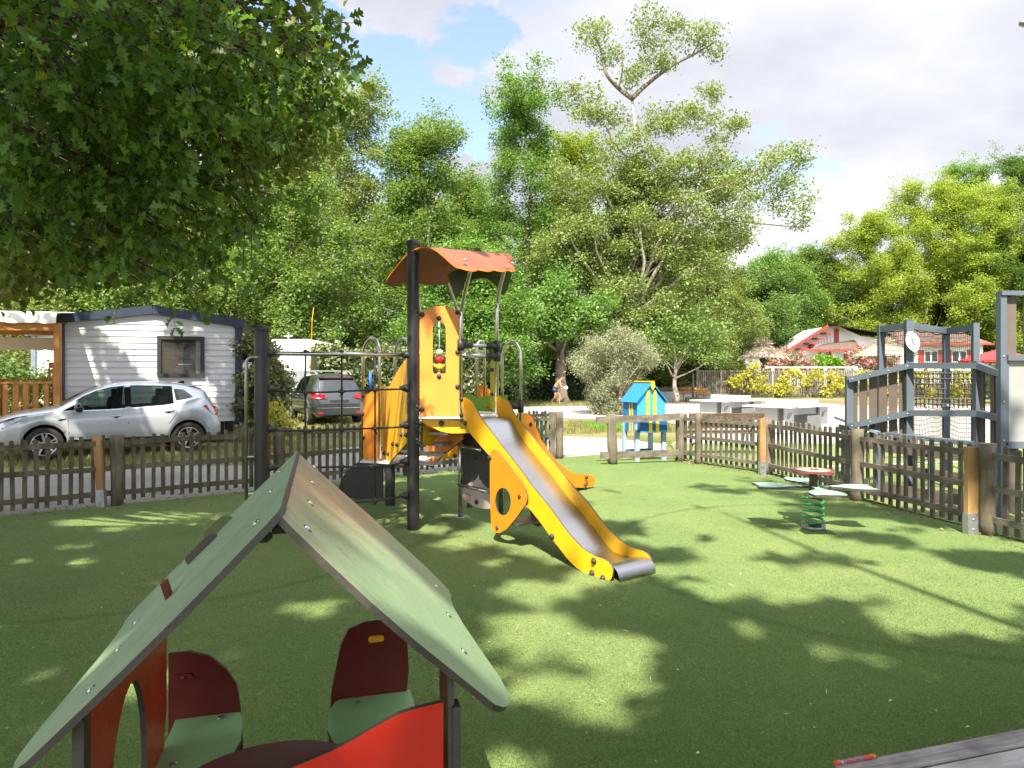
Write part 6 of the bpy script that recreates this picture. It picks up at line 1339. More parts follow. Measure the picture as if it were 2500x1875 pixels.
    b = MB(); b.plate([(0, 0), (.16, 0), (.16, .065), (.10, .06)], [], (3.42, -.005, 1.535), (1, 0, -.12), (0, 0, 1), .02); b.build('roof_aerial', M['gloss_black'], c.root)
    b = MB(); b.box((.012, 0, .50), (.05, .9, .16)); b.build('grille', M['gloss_black'], c.root)
    b = MB(); b.box((2.1, 0, .40), (2.6, 1.3, .3)); b.build('underbody', M['dark'], c.root)
silver_car()
def grey_car():
    fw = Vector((-.48, .877, 0)).normalized(); rl = V(-6.42, 21.9, 0); right = V(fw.y, -fw.x, 0); L = 4.47; o = rl+right*.90+fw*L; rz = math.atan2(-fw.y, -fw.x)
    tab = dict(bot=[(0, .28), (4.3, .26), (4.47, .34)], w=[(0, .6), (.1, .75), (.3, .86), (.8, .905), (3.8, .905), (4.2, .87), (4.40, .82), (4.47, .76)],
               top=[(0, .68), (.2, .86), (.7, 1.02), (.9, 1.1), (1.3, 1.36), (1.7, 1.56), (2.1, 1.66), (2.7, 1.69), (3.3, 1.68), (3.8, 1.63), (4.0, 1.58), (4.06, 1.52), (4.22, 1.26), (4.34, 1.04), (4.40, .95), (4.44, .78), (4.47, .70)],
               belt=[(0, .62), (.3, .84), (.9, 1.0), (2.5, 1.03), (3.6, 1.07), (4.0, 1.09), (4.2, 1.05), (4.34, .95), (4.42, .76), (4.47, .62)], wr=[(0, .46), (.4, .70), (.9, .76), (1.4, .70), (2.2, .64), (3.6, .62), (4.05, .62), (4.34, .74), (4.47, .66)])
    c = Car('dark grey people carrier with roof bars seen from behind beyond the rope net', tuple(o), rz, 'graphite', L, tab, (.92, 3.65), .3, .375, .33); c.open = ((1.33, 2.1), (2.2, 3.05)); c.body()
    for sd in (-1, 1):
        c.window(1.3, 2.11, .0, 1.0, side=sd, m='glass_car'); c.window(2.19, 3.06, .0, 1.0, side=sd, m='glass_car'); c.window(3.12, 3.8, .12, .86, 'quarter_window', sd, tx1=-.15)
        for w in c.wh: c.wheel(w, sd, .90, 7)
        c.seam([(1.25, 1.0), (1.22, .6), (1.3, .35)], sd); c.seam([(2.15, 1.02), (2.15, .36)], sd); c.seam([(3.08, 1.05), (3.1, .8), (3.2, .6)], sd)
        b = MB(); b.tube([c.side(1.4+2.1*i/8, .60, .008, sd) for i in range(9)], .016, 5); b.build('side_strip', M['clad'], c.root)
        for x in (1.95, 2.9): b = MB(); b.tube([c.side(x+.03*i, .88, .02, sd) for i in range(7)], .014, 6); b.build('door_handle', M['chrome'], c.root)
        b = MB(); vs = [Vector((4.10, sd*.875, .97)), Vector((4.10, sd*.885, 1.02)), Vector((4.27, sd*.845, 1.05)), Vector((4.39, sd*.70, 1.02)), Vector((4.43, sd*.46, .99)), Vector((4.455, sd*.44, .91)), Vector((4.45, sd*.66, .86)), Vector((4.36, sd*.83, .86))]
        ce = sum(vs, Vector())/8+Vector((.06, sd*.03, 0)); vs = [v+Vector((.014, sd*.012, 0)) for v in vs]; b.add(vs+[ce], [((i, (i+1) % 8, 8) if sd > 0 else ((i+1) % 8, i, 8)) for i in range(8)], 0, True); b.build('tail_light', M['tail'], c.root)
        b = MB(); b.tube([Vector((1.75, sd*.58, 1.60)), Vector((1.95, sd*.585, 1.71)), Vector((2.7, sd*.585, 1.755)), Vector((3.5, sd*.575, 1.73)), Vector((3.75, sd*.57, 1.645))], .020, 8); b.build('roof_rail', M['galv'], c.root)
        b = MB(); b.ball(c.side(1.2, 1.06, 0, sd)+Vector((0, sd*.12, .03)), .10, 12, 0, (1, 0, 0), .8); b.build('wing_mirror', M['graphite'], c.root)
        b = MB(); b.box((4.47, sd*.62, .40), (.02, .16, .06)); b.build('reflector', M['tail'], c.root)
    for x in (2.2, 3.2): b = MB(); b.bar(Vector((x, -.66, 1.775)), Vector((x, .66, 1.775)), .06, .03); b.build('roof_bar', M['galv'], c.root)
    cabin_in(c, (2.0, 2.85), .85, .68)
    c.screen(1.0, 1.65, 'windscreen'); c.screen(4.09, 4.315, 'rear_window', .93)
    b = MB(); b.bar(Vector((4.06, -.60, 1.545)), Vector((4.06, .60, 1.545)), .12, .03); sp = b.build('spoiler', M['graphite'], c.root); b = MB(); b.bar(Vector((4.115, -.42, 1.535)), Vector((4.115, .42, 1.535)), .02, .022); b.build('brake_light', M['darkred'], sp)
    b = MB(); b.bar(Vector((4.30, -.08, 1.10)), Vector((4.27, .30, 1.115)), .02, .02); b.build('rear_wiper', M['gloss_black'], c.root)
    b = MB(); b.bar(Vector((4.47, -.74, .56)), Vector((4.47, .74, .56)), .03, .03); b.build('bumper_strip', M['chrome'], c.root)
    b = MB(); b.box((4.452, 0, .74), (.02, .62, .16)); b.build('plate_recess', M['clad'], c.root)
    for s, z in ((-1, 0), (1, .045)): b = MB(); b.bar(Vector((4.412, -.045, .925+z)), Vector((4.405, 0, .955+z)), .012, .012); b.bar(Vector((4.405, 0, .955+z)), Vector((4.412, .045, .925+z)), .012, .012); b.build('emblem', M['chrome'], c.root)
    # model lettering on the tailgate
    for txt, y, z, sz in (('C4', .42, .84, .075), ('CITROEN', -.58, .84, .05)): text_mesh(txt, sz, M['chrome'], 'lettering', c.root, (4.462, y, z), (math.pi/2, 0, math.pi/2), .003)
    b = MB(); b.box((2.2, 0, .38), (2.8, 1.3, .26)); b.build('underbody', M['dark'], c.root)
grey_car()
# ---------------------------------------------------------------- beyond the fences
def gz(Y): return 0.0 if Y <= 44 else min(1.05, (Y-44)*1.05/31)
def box_hedge(name, label, pts, w, z1, lm, seed, cat='hedge', dens=150, leaf=.09, z0=.05, rough=.12, base=None, sprigs=0, up=.25):
    rng = np.random.default_rng(seed); rg = random.Random(seed); P = []
    b = MB(); a0 = Vector((*pts[0], 0)); root = thing(name, label, cat, tuple((a0+Vector((*pts[-1], 0)))/2))
    for p, q in zip(pts[:-1], pts[1:]):
        a, c = Vector((*p, 0)), Vector((*q, 0)); L = (c-a).length; d = (c-a)/L; n = V(-d.y, d.x, 0); g = gz(a.y)
        b.bar(a+V(0, 0, (z1+z0)/2+g-.1), c+V(0, 0, (z1+z0)/2+g-.1), w-.35, z1-z0-.3)
        N1 = int(L*(z1-z0)*dens); N2 = int(L*w*dens)
        for N_, kind in ((N1, 0), (int(N1*.4), 1), (N2, 2)):
            s = rng.random(N_)*L; z = z0+rng.random(N_)*(z1-z0); o = (rng.random(N_)-.5)*w
            bulge = rough*np.sin(s*2.1+seed)+rough*np.sin(z*3.3+s*1.3)
            if kind == 0: o = -w/2-np.abs(rng.normal(size=N_))*-.12-bulge*.6
            if kind == 1: o = w/2-np.abs(rng.normal(size=N_))*.12
            if kind == 2: z = z1-np.abs(rng.normal(size=N_))*.10+bulge*.5
            P.append(np.stack([a.x+d.x*s+n.x*o, a.y+d.y*s+n.y*o, z+g], 1))
        for _ in range(int(sprigs*L)):
            s = rg.random()*L; k = 14; zz = np.linspace(z1-.1, z1+rg.uniform(.1, .5), k); P.append(np.stack([np.full(k, a.x+d.x*s)+rng.normal(size=k)*.05, np.full(k, a.y+d.y*s)+rng.normal(size=k)*.05, zz+g], 1))
    b.build('stem_core', M['hedge_core'], root); P = np.concatenate(P)
    np_mesh('foliage', leaf_verts(P-np.array(root.location), leaf, rng, SH_HEX, up), len(SH_HEX), LM[lm], parent=root); return root
def bush(name, label, blobs, lm, leaf, dens, per, seed, cat='shrub', sig=.14, stems=8, base=None, shape=None, up=.3, flowers=None, bm='bark_dark', droop=0.0, shell=.45, r0=.03):
    rng = np.random.default_rng(seed); rg = random.Random(seed); c = Vector(base) if base is not None else Vector((blobs[0][0], blobs[0][1], gz(blobs[0][1]))); root = thing(name, label, cat, tuple(c)); b = MB()
    for q in rg.sample(blobs, min(stems, len(blobs))): b.tube(branch_path(c+V(rg.uniform(-.1, .1), rg.uniform(-.1, .1), -.05), q[:3], rg, .10, 5), [r0*(1-.8*k/5) for k in range(6)], 5)
    b.build('stem', M[bm], root); P = blob_points(blobs, dens, per, rng, sig, shell); sh = SH_DIAMOND if shape is None else shape
    np_mesh('foliage', leaf_verts(P-np.array(c), leaf, rng, sh, up, droop), len(sh), LM[lm], parent=root)
    if flowers:
        Q = P[rng.random(len(P)) < flowers]; Q = np.repeat(Q, 5, 0)+rng.normal(size=(len(Q)*5, 3))*.07; np_mesh('blossom', leaf_verts(Q-np.array(c), leaf*.8, rng, SH_HEX, .4), len(SH_HEX), LM['pink'], parent=root)
    return root
def pxblobs(Y, ls, seed, br, n, dy=.8, flat=1.0):
    rg = random.Random(seed); out = []
    for px, py, rp in ls:
        for _ in range(n):
            a, q = rg.uniform(0, 6.28), rg.random()**.5; p = W(px+rp*math.cos(a)*q, py+rp*math.sin(a)*q, Y+rg.uniform(-dy, dy)); r = br*rg.uniform(.7, 1.25); out.append((p.x, p.y, p.z, r, r, r*flat))
    return out
# olive like shrub by the gate
ob = pxblobs(29.0, [(1445, 900, 28), (1495, 865, 36), (1535, 900, 34), (1490, 930, 34), (1455, 850, 18), (1550, 850, 20), (1520, 950, 28), (1465, 955, 16), (1575, 875, 8), (1420, 885, 6), (1510, 820, 10), (1475, 985, 14), (1490, 1005, 10)], 21, .40, 5, 1.0)
bush('olive_shrub', 'silvery green feathery shrub rising behind the blue book box', ob, 'olive', .125, 22, 13, 22, 'shrub', .19, 22, G(1508, 1012), SH_LANCE, .15, shell=.2, bm='bark', r0=.07)
# hedges
box_hedge('hedge', 'dark clipped hedge behind the man with the ball', [(-2.2, 44.2), (4.6, 44.0)], 1.2, 2.55, 'hedge', 31, dens=170, leaf=.13, sprigs=2)
box_hedge('hedge', 'light green laurel hedge behind the dark grey car and the rope net', [(-8.6, 29.5), (-5.2, 31.5), (-1.6, 33.5)], 1.2, 2.75, 'laurel', 32, dens=210, leaf=.14, rough=.2, sprigs=1.5)
hb = pxblobs(17.0, [(612, 860, 22), (640, 900, 30), (655, 860, 18), (650, 950, 32), (620, 930, 28), (670, 990, 28), (640, 1010, 28), (682, 920, 16), (610, 990, 24)], 33, .20, 7, .35)
bush('bush', 'dark leafy bush between the mobile home and the black net post', hb, 'laurel', .085, 60, 12, 33, 'shrub', .10, 9, G(640, 1075), SH_HEX, .25)
yb = [(-5.55, 16.2, .45, .3, .3, .35), (-5.35, 16.3, .3, .25, .25, .3), (-5.6, 16.1, .8, .2, .2, .25)]
bush('yellow_flowered_bush', 'low bush with yellow leaves at the foot of the hedge beside the mobile home', yb, 'vine', .07, 40, 10, 34, 'shrub', .07, 5)
# the small tree, the leaning trunk by the hedge
sb = pxblobs(41, [(1600, 850, 34), (1660, 830, 40), (1720, 850, 36), (1690, 790, 40), (1630, 790, 34), (1745, 820, 22), (1570, 830, 20)], 41, .62, 6, 1.6, .7)
make_tree('small_tree', 'small tree with a slim whitish trunk in front of the timber decked cabin', (W(1650, HOR, 41).x, 41, 0), W(1642, 820, 41), .17, sb, .16, LM['mid'], M['bark_pale'], 42, 3.4, 15, .36, limbs=10, cat='tree')
lb = pxblobs(39.5, [(1330, 800, 45), (1400, 790, 50), (1370, 750, 50), (1300, 760, 40), (1440, 760, 40), (1350, 700, 40)], 43, .9, 5, 1.6, .7)
make_tree('gnarled_tree', 'gnarled tree trunk with mottled bark rising beside the dark hedge', (W(1372, HOR, 40).x, 40, 0), W(1362, 800, 40), .42, lb, .19, LM['fresh'], M['bark'], 44, 3.6, 16, .28, limbs=8, lean=[W(1376, 992, 40), W(1371, 970, 40), W(1368, 930, 40), W(1368, 890, 40), W(1366, 860, 40), W(1363, 830, 40), W(1355, 805, 40), W(1348, 785, 40), W(1345, 770, 40)])
# thick back row undergrowth closing the wood behind everything
for i, (px, Y, lab, lm, zt_) in enumerate(((130, 64, 'dense undergrowth of the wood behind the terrace', 'mid', 6.5), (560, 66, 'dense undergrowth of the wood behind the mobile home', 'dry', 6.5), (930, 68, 'dense sunlit undergrowth of the wood behind the play tower', 'yellow', 6.0), (1300, 72, 'dense undergrowth of the wood behind the pale greenhouse roof', 'fresh', 6.5), (1700, 86, 'dense undergrowth of the wood behind the cabin', 'mid', 7.5), (2150, 92, 'dense undergrowth of the wood behind the white gabled house', 'deep', 8.5))):
    rg = random.Random(300+i); x = (px-1250)*Y/FPX; bl = [(x+rg.uniform(-10, 10), Y+rg.uniform(-2.5, 2.5), gz(Y)+rg.uniform(.6, zt_), *(3*(rg.uniform(1.2, 1.9),))) for _ in range(46)]
    o = bush('thicket', lab, bl, lm, .27, 2.4, 15, 310+i, 'thicket', .35, 10, up=.5, r0=.08)
# ---- tents, caravan, hut, greenhouse
def caravan():
    Y = 32; root = thing('caravan', 'white caravan with a grey awning arm behind the dark grey car', 'caravan', ((727-1250)*Y/FPX, Y+1, 0)); z = lambda p: CAMH+(HOR-p)*Y/FPX; X = lambda p: (p-1250)*Y/FPX
    b = MB(); o = rounded([(X(655), z(960)), (X(768), z(960)), (X(768), z(828)), (X(655), z(828))], .35, 5); b.plate(o, [], (0, Y+4.5, 0), (1, 0, 0), (0, 0, 1), 4.5); b.build('body', M['white_paint'], root)
    b = MB(); b.box(((X(655)+X(760))/2, Y-.02, z(919)), (X(760)-X(655), .04, .55)); b.build('lower_panel', mat('grey_ribbed_panel', (.22, .23, .26), .6, var=.4, scale=30), root)
    b = MB(); b.box((X(692), Y-.03, z(891)), (.5, .02, .06)); b.build('red_strip', M['tail'], root); b = MB(); b.box((X(756), Y-.03, z(892)), (.12, .03, .08)); b.build('tail_light', M['orange'], root)
    for x in (700, 714): b = MB(); b.tube([(X(x), Y-.3, .3), (X(x), Y-.3, z(887))], .02, 6); b.build('bike_rack', M['white_paint'], root)
    b = MB(); b.tube([(X(680), Y-.3, z(917)), (X(735), Y-.3, z(917))], .02, 6); b.build('bike_rack', M['white_paint'], root)
    a, c = W(768, 866, Y), W(905, 899, 30.5); b = MB(); b.add([a, c, c+V(.2, 2.6, .05), a+V(0, 2.8, .55), a-V(0, 0, .06), c-V(0, 0, .06)], [(0, 1, 2, 3), (4, 5, 1, 0)]); b.build('awning', mat('grey_awning', (.30, .32, .35), .6), root)
    b = MB(); b.bar(a, c, .06, .12); b.build('awning_bar', M['galv'], root); b = MB(); b.tube([c, V(c.x+.1, c.y, 0)], .03, 6); b.build('awning_pole', M['white_paint'], root)
    b = MB(); b.tube([W(704, 885, 33), W(704, 812, 33)], .03, 6); b.bar(W(694, 821, 33), W(714, 820, 33), .03, .04); b.build('aerial_mast', M['white_paint'], root)
caravan()
b = MB(); b.cyl(W(904, 950, 30.0), W(904, 908, 30.0), .075, 10, 0, .06); o = b.build('closed_parasol', mat('blue_cloth', (.03, .11, .45), .7), None, org=W(904, 950, 30.0)); tag(o, 'rolled blue parasol standing beside the laurel hedge', 'parasol')
b = MB(); b.tube([W(757, 935, 27), W(762, 780, 27), W(766, 750, 27)], [.02, .014, .008], 6); o = b.build('fishing_rod', M['bead_yellow'], None, org=W(757, 935, 27)); tag(o, 'thin yellow flag rod sticking up behind the grey car', 'rod')
def tent(label, pts, Y, dp, m, peak=None):
    o = W(pts[0][0], pts[0][1], Y); root = thing('tent', label, 'tent', (o.x, Y, gz(Y))); b = MB(); f = [W(x, y, Y) for x, y in pts]; k = [p+V(0, dp, 0) for p in f]; n = len(f)
    b.add(f+k, [tuple(range(n)), tuple(reversed(range(n, 2*n)))]+[((i+1) % n, i, n+i, n+(i+1) % n) for i in range(n)]); b.build('canvas', m, root)
    b = MB(); b.tube([f[0]+V(0, -.02, 0), f[0]+V(0, -.02, 0)-V(0, 0, f[0].z-gz(Y))], .04, 6); b.build('pole', M['galv'], root); return root
tent('grey tan tent roof behind the thick straight trunk', [(665, 840), (690, 822), (735, 819), (800, 838), (832, 842), (832, 870), (665, 870)], 38, 4, M['tan_canvas'])
tent('tan tent roof at the right end of the dark hedge', [(1375, 880), (1382, 858), (1420, 847), (1445, 850), (1450, 880)], 52, 4, M['tan_canvas'])
tent('blue grey tent roof behind the thatched parasol', [(1775, 888), (1790, 872), (1850, 868), (1858, 888), (1858, 915), (1775, 915)], 60, 4, mat('blue_grey_canvas', (.20, .22, .27), .7))
tent('grey tent roof left of the black rope net post', [(582, 852), (600, 838), (650, 850), (655, 875), (582, 875)], 34, 4, M['tan_canvas'])
def slate_hut():
    Y = 36; root = thing('hut', 'small hut with a dark slate roof seen through the tower handrails', 'hut', ((940-1250)*Y/FPX, Y, 0)); z = lambda p: CAMH+(HOR-p)*Y/FPX; X = lambda p: (p-1250)*Y/FPX
    b = MB(); b.box(((X(895)+X(1000))/2, Y+1.6, z(860)/2), (X(1000)-X(895), 3, z(860))); b.build('wall', mat('stone_wall', (.34, .32, .29), .9, var=.4, scale=6, bmp=.6), root)
    b = MB(); b.add([V(X(884), Y-.2, z(856)), V(X(1010), Y-.2, z(856)), V(X(985), Y+1.6, z(826)), V(X(905), Y+1.6, z(826)), V(X(884), Y+3.4, z(856)), V(X(1010), Y+3.4, z(856))], [(0, 1, 2, 3), (1, 5, 2), (5, 4, 3, 2), (4, 0, 3), (0, 4, 5, 1)]); b.build('roof', mat('slate', (.055, .055, .06), .7, var=.5, scale=7, bmp=.8, bscale=12), root)
slate_hut()
def greenhouse():
    Y = 50; root = thing('pool_cover', 'long pale translucent barrel roof behind the dark hedge', 'pool cover', ((1300-1250)*Y/FPX, Y, gz(Y))); z = lambda p: CAMH+(HOR-p)*Y/FPX; X = lambda p: (p-1250)*Y/FPX; b = MB(); vs = []; n = 14
    for i in range(n+1): a = math.pi*i/n; vs += [V(X(1215), Y+1.6-1.8*math.cos(a), z(895)+1.35*math.sin(a)), V(X(1410), Y+1.6-1.8*math.cos(a), z(895)+1.35*math.sin(a))]
    b.add(vs, [(2*i, 2*i+1, 2*i+3, 2*i+2) for i in range(n)], 0, True); b.build('roof', mat('polycarbonate', (.52, .60, .66), .25, var=.2, scale=1.5), root)
    b = MB(); [b.tube([V(X(x), Y+1.6-1.82*math.cos(math.pi*i/10), z(895)+1.37*math.sin(math.pi*i/10)) for i in range(11)], .03, 4) for x in range(1215, 1411, 28)]; b.build('rib', M['white_paint'], root)
    b = MB(); b.box(((X(1215)+X(1410))/2, Y+1.6, (z(895)+gz(Y))/2), (X(1410)-X(1215), 3.4, z(895)-gz(Y))); b.build('wall', M['white_paint'], root)
    Y2 = 58; b = MB(); b.bar(W(1245, 852, Y2), W(1345, 852, Y2), 3, .35); o = b.build('cabin_roof', mat('blue_grey_roof', (.13, .16, .22), .6), None, org=W(1295, 852, Y2)); tag(o, 'flat dark blue cabin roof above the barrel roof', 'roof')
greenhouse()
def deck_cabin():
    Y = 74; g = gz(Y); z = lambda p: CAMH+(HOR-p)*Y/FPX; X = lambda p: (p-1250)*Y/FPX; root = thing('decked_cabin', 'white cabin with a honey coloured timber deck and steps', 'cabin', (X(1620), Y+2, g))
    b = MB(); b.box(((X(1500)+X(1680))/2, Y+4.5, (z(918)+z(850))/2), (X(1680)-X(1500), 4, z(850)-z(918))); b.build('wall', M['white_paint'], root)
    b = MB(); b.box(((X(1488)+X(1682))/2, Y+3, z(850)+.22), (X(1682)-X(1488), 7, .42)); b.build('roof', M['white_paint'], root)
    b = MB(); b.box(((X(1575)+X(1690))/2, Y+1.2, z(921)), (X(1690)-X(1575), 2.6, .22)); b.build('deck', M['wood_amber'], root)
    b = MB(); b.bar(V(X(1602), Y, z(893)), V(X(1698), Y, z(893)), .10, .10); [b.bar(V(X(1602+4.4*k), Y, z(921)), V(X(1602+4.4*k), Y, z(893)), .09, .04) for k in range(23)]; b.build('railing', M['wood_amber'], root)
    b = MB(); [b.bar(V(X(x), Y, z(930)), V(X(x), Y, z(852)), .13, .13) for x in (1597, 1670)]; b.build('post', M['wood_amber'], root)
    b = MB(); b.box(((X(1615)+X(1640))/2, Y+2.4, (z(920)+z(862))/2), (X(1640)-X(1615), .1, z(862)-z(920))); b.build('wall_panel', M['wood_new'], root)
    b = MB(); [b.box((X(1685), Y-.35*k, z(922)-.2*k), (X(1704)-X(1668), .34, .06)) for k in range(3)]; b.build('step', M['wood_amber'], root)
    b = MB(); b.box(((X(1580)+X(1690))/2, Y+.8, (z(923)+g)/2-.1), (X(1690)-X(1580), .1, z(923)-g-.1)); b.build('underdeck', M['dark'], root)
deck_cabin()
# ---- pool fence with vine, benches, kerb
vf = thing('pool_fence', 'tall grey paling fence overgrown by a yellowing vine', 'fence', (20, 48, gz(48)))
zf = lambda p: CAMH+(HOR-p)*48/FPX
for i, (xa, xb) in enumerate(((1702, 1760), (1760, 1830), (1830, 1900), (1900, 1970), (1970, 2045), (2045, 2150), (2150, 2260), (2260, 2400))):
    a, c = (xa-1250)*48/FPX, (xb-1250)*48/FPX; b = MB(); n = int((c-a)/.125); rg = random.Random(i)
    for k in range(n): x = a+(c-a)*(k+.5)/n; b.bar(V(x, 48, zf(968)), V(x, 48, zf(904)+rg.uniform(-.04, .02)), .085, .02, 0, (0, 1, 0))
    b.build('picket_panel', M['wood_old'], vf); b = MB(); [b.bar(V(a, 47.97, zf(y)), V(c, 47.97, zf(y)), .05, .09) for y in (906, 962)]; b.build('rail', M['wood_rail'], vf)
    b = MB(); b.bar(V(a, 47.95, gz(48)-.1), V(a, 47.95, zf(901)), .16, .16); b.build('post', M['wood_log'], vf)
for i, (ls, lab) in enumerate((([(1815, 925, 22), (1830, 900, 14), (1850, 930, 18), (1800, 940, 12), (1835, 945, 15)], 'yellow green vine clump at the left of the paling fence'), ([(1900, 930, 22), (1880, 945, 16), (1930, 935, 20), (1895, 960, 14), (1925, 915, 16)], 'yellow green vine clump in the middle of the paling fence'),
                              ([(1985, 915, 20), (1965, 935, 16), (2010, 930, 22), (2040, 940, 22), (2060, 920, 18), (2030, 960, 16), (2070, 955, 20)], 'yellowing vine clump beside the left post of the ball court'), ([(2120, 935, 30), (2180, 940, 34), (2250, 940, 34), (2320, 945, 34), (2410, 940, 30), (2130, 970, 26), (2200, 975, 26), (2280, 975, 30), (2350, 975, 26), (2440, 960, 26), (2340, 920, 20)], 'yellowing vine seen through the netting of the ball court'))):
    bush('vine', lab, pxblobs(47.5, ls, 50+i, .30, 3, .2), 'vine', .16, 7, 7, 60+i, 'vine', .16, 6, V((ls[0][0]-1250)*47.6/FPX, 47.6, gz(47.6)), SH_HEX, .1)
def park_bench(label, p, rz, L=1.5, m='wood_dark', far=False):
    root = thing('park_bench', label, 'bench', tuple(p)); root.rotation_euler = (0, 0, rz); ORG[root.name] = V(0, 0, 0)
    for k, (y, z) in enumerate(((.0, .44), (.12, .45), (.24, .45), (.36, .44))): b = MB(); b.box((0, y, z), (L, .10, .035)); b.build('seat_slat', M[m], root)
    for z, y in ((.60, -.09), (.78, -.14)): b = MB(); b.box((0, y, z), (L, .035, .13), 0, rot=Matrix.Rotation(.2, 3, 'X')); b.build('back_slat', M[m], root)
    for s in (-1, 1):
        x = s*(L/2-.22); b = MB(); b.tube([(x, .45, .0), (x, .40, .2), (x, .33, .42)], .022, 6); b.tube([(x, -.16, 0), (x, -.05, .2), (x, -.02, .42), (x, -.10, .62), (x, -.165, .86)], .022, 6); b.tube(catmull([V(x, -.14, .04), V(x, .0, .17), V(x, .16, .21), V(x, .32, .16), V(x, .43, .03)], sub=4), .018, 6); b.tube([(x, -.04, .42), (x, .36, .42)], .02, 6); b.build('leg', M['black_plastic'], root)
park_bench('brown slatted bench with black cast legs behind the right picket fence', (4.35, 14.0, 0), .06, 1.55)
park_bench('brown slatted bench beside the end post of the paling fence', (W(1693, HOR, 44).x, 44, 0), math.pi*.92, 1.7, 'wood_amber')
b = MB(); b.box((W(1720, HOR, 43).x, 43, .12), (2.4, .3, .26), 0, .05); o = b.build('timber_kerb', M['wood_old'], None, org=(W(1720, HOR, 43).x, 43, 0)); tag(o, 'dark timber kerb below the far slatted bench', 'kerb')
b = MB(); b.cyl((W(1692, HOR, 43.4).x, 43.4, 0), W(1692, 912, 43.4), .07, 8); o = b.build('wooden_post', M['wood_log'], None, org=(W(1692, HOR, 43.4).x, 43.4, 0)); tag(o, 'thin wooden post standing in front of the far slatted bench', 'post')
# ---- ping pong tables
M['stone_white'] = mat('table_white', (.50, .53, .57), .35, var=.03, dirt=.04); M['table_side'] = mat('table_leg_white', (.44, .45, .46), .5, var=.06, dirt=.2); M['table_grey'] = mat('table_panel_grey', (.16, .165, .17), .5)
def ping_pong(label, fc, ang):
    """front corner fc on the ground, ang: direction of the long side"""
    root = thing('ping_pong_table', label, 'ping pong table', fc, 'outdoor ping pong tables'); root.rotation_euler = (0, 0, ang); ORG[root.name] = V(0, 0, 0); L, w, h = 2.74, 1.525, .76
    b = MB(); b.plate(rounded([(0, 0), (L, 0), (L, w), (0, w)], .05), [], (0, 0, h-.045), (1, 0, 0), (0, 1, 0), .045); b.build('table_top', M['stone_white'], root)
    b = MB(); b.box((L/2, w/2, h-.16), (L*.62, .75, .22)); b.build('beam', M['table_side'], root)
    for x in (.42, L-.42):
        b = MB(); b.plate([(-.24, 0), (.30, 0), (.30, .10), (.22, .30), (.24, h-.05), (-.24, h-.05)], [], (x, .32, 0), (1, 0, 0), (0, 0, 1), .05); lg = b.build('leg', M['table_side'], root)
        b = MB(); b.tube(catmull([V(x-.14, .262, .40), V(x-.10, .262, .50), V(x+.0, .262, .545), V(x+.12, .262, .55)], sub=4), [.004]+[.014]*11+[.004], 5); b.tube(catmull([V(x-.06, .262, .40), V(x-.03, .262, .47), V(x+.04, .262, .50)], sub=3), .011, 5); b.ball((x+.17, .262, .575), .014, 6); b.build('swoosh_mark', M['table_grey'], lg)
        b = MB(); b.box((x, w/2+.1, (h-.05)/2), (.44, .7, h-.06)); b.build('leg', M['table_side'], root)
    b = MB(); b.box((L/2+.1, .12, .26), (.75, .04, .42)); b.build('side_panel', M['table_grey'], root)
    b = MB(); b.box((L/2, w/2, h+.080), (.012, w+.1, .15)); nt_ = b.build('net', M['white_paint'], root)
    b = MB()
    for i in range(26):
        for j in range(3): b.box((L/2-.007, .10+i*(w-.2)/25, h+.05+j*.032), (.004, .022, .012))
    b.build('net_perforation', M['table_grey'], nt_)
    b = MB(); b.box((L/2, w/2, h+.002), (L-.02, .018, .003)); b.build('centre_line', M['white_paint'], root)
    text_mesh('cornilleau', .055, M['table_grey'], 'lettering', root, (.16, -.003, h-.035), (math.pi/2, 0, 0)); b = MB(); b.add([(.06, -.002, h-.005), (.12, -.002, h-.005), (.09, -.002, h-.045)], [(0, 2, 1)]); b.build('edge_mark', M['dark'], root)
fc = W(1931, HOR, 18.6); ping_pong('nearer white ping pong table with its net towards the ball court', (fc.x, fc.y, 0), math.atan2(1.7, 2.15)); fc = W(1773, HOR, 23.0); ping_pong('farther white ping pong table left of the other one', (fc.x, fc.y, 0), math.atan2(1.7, 2.15))
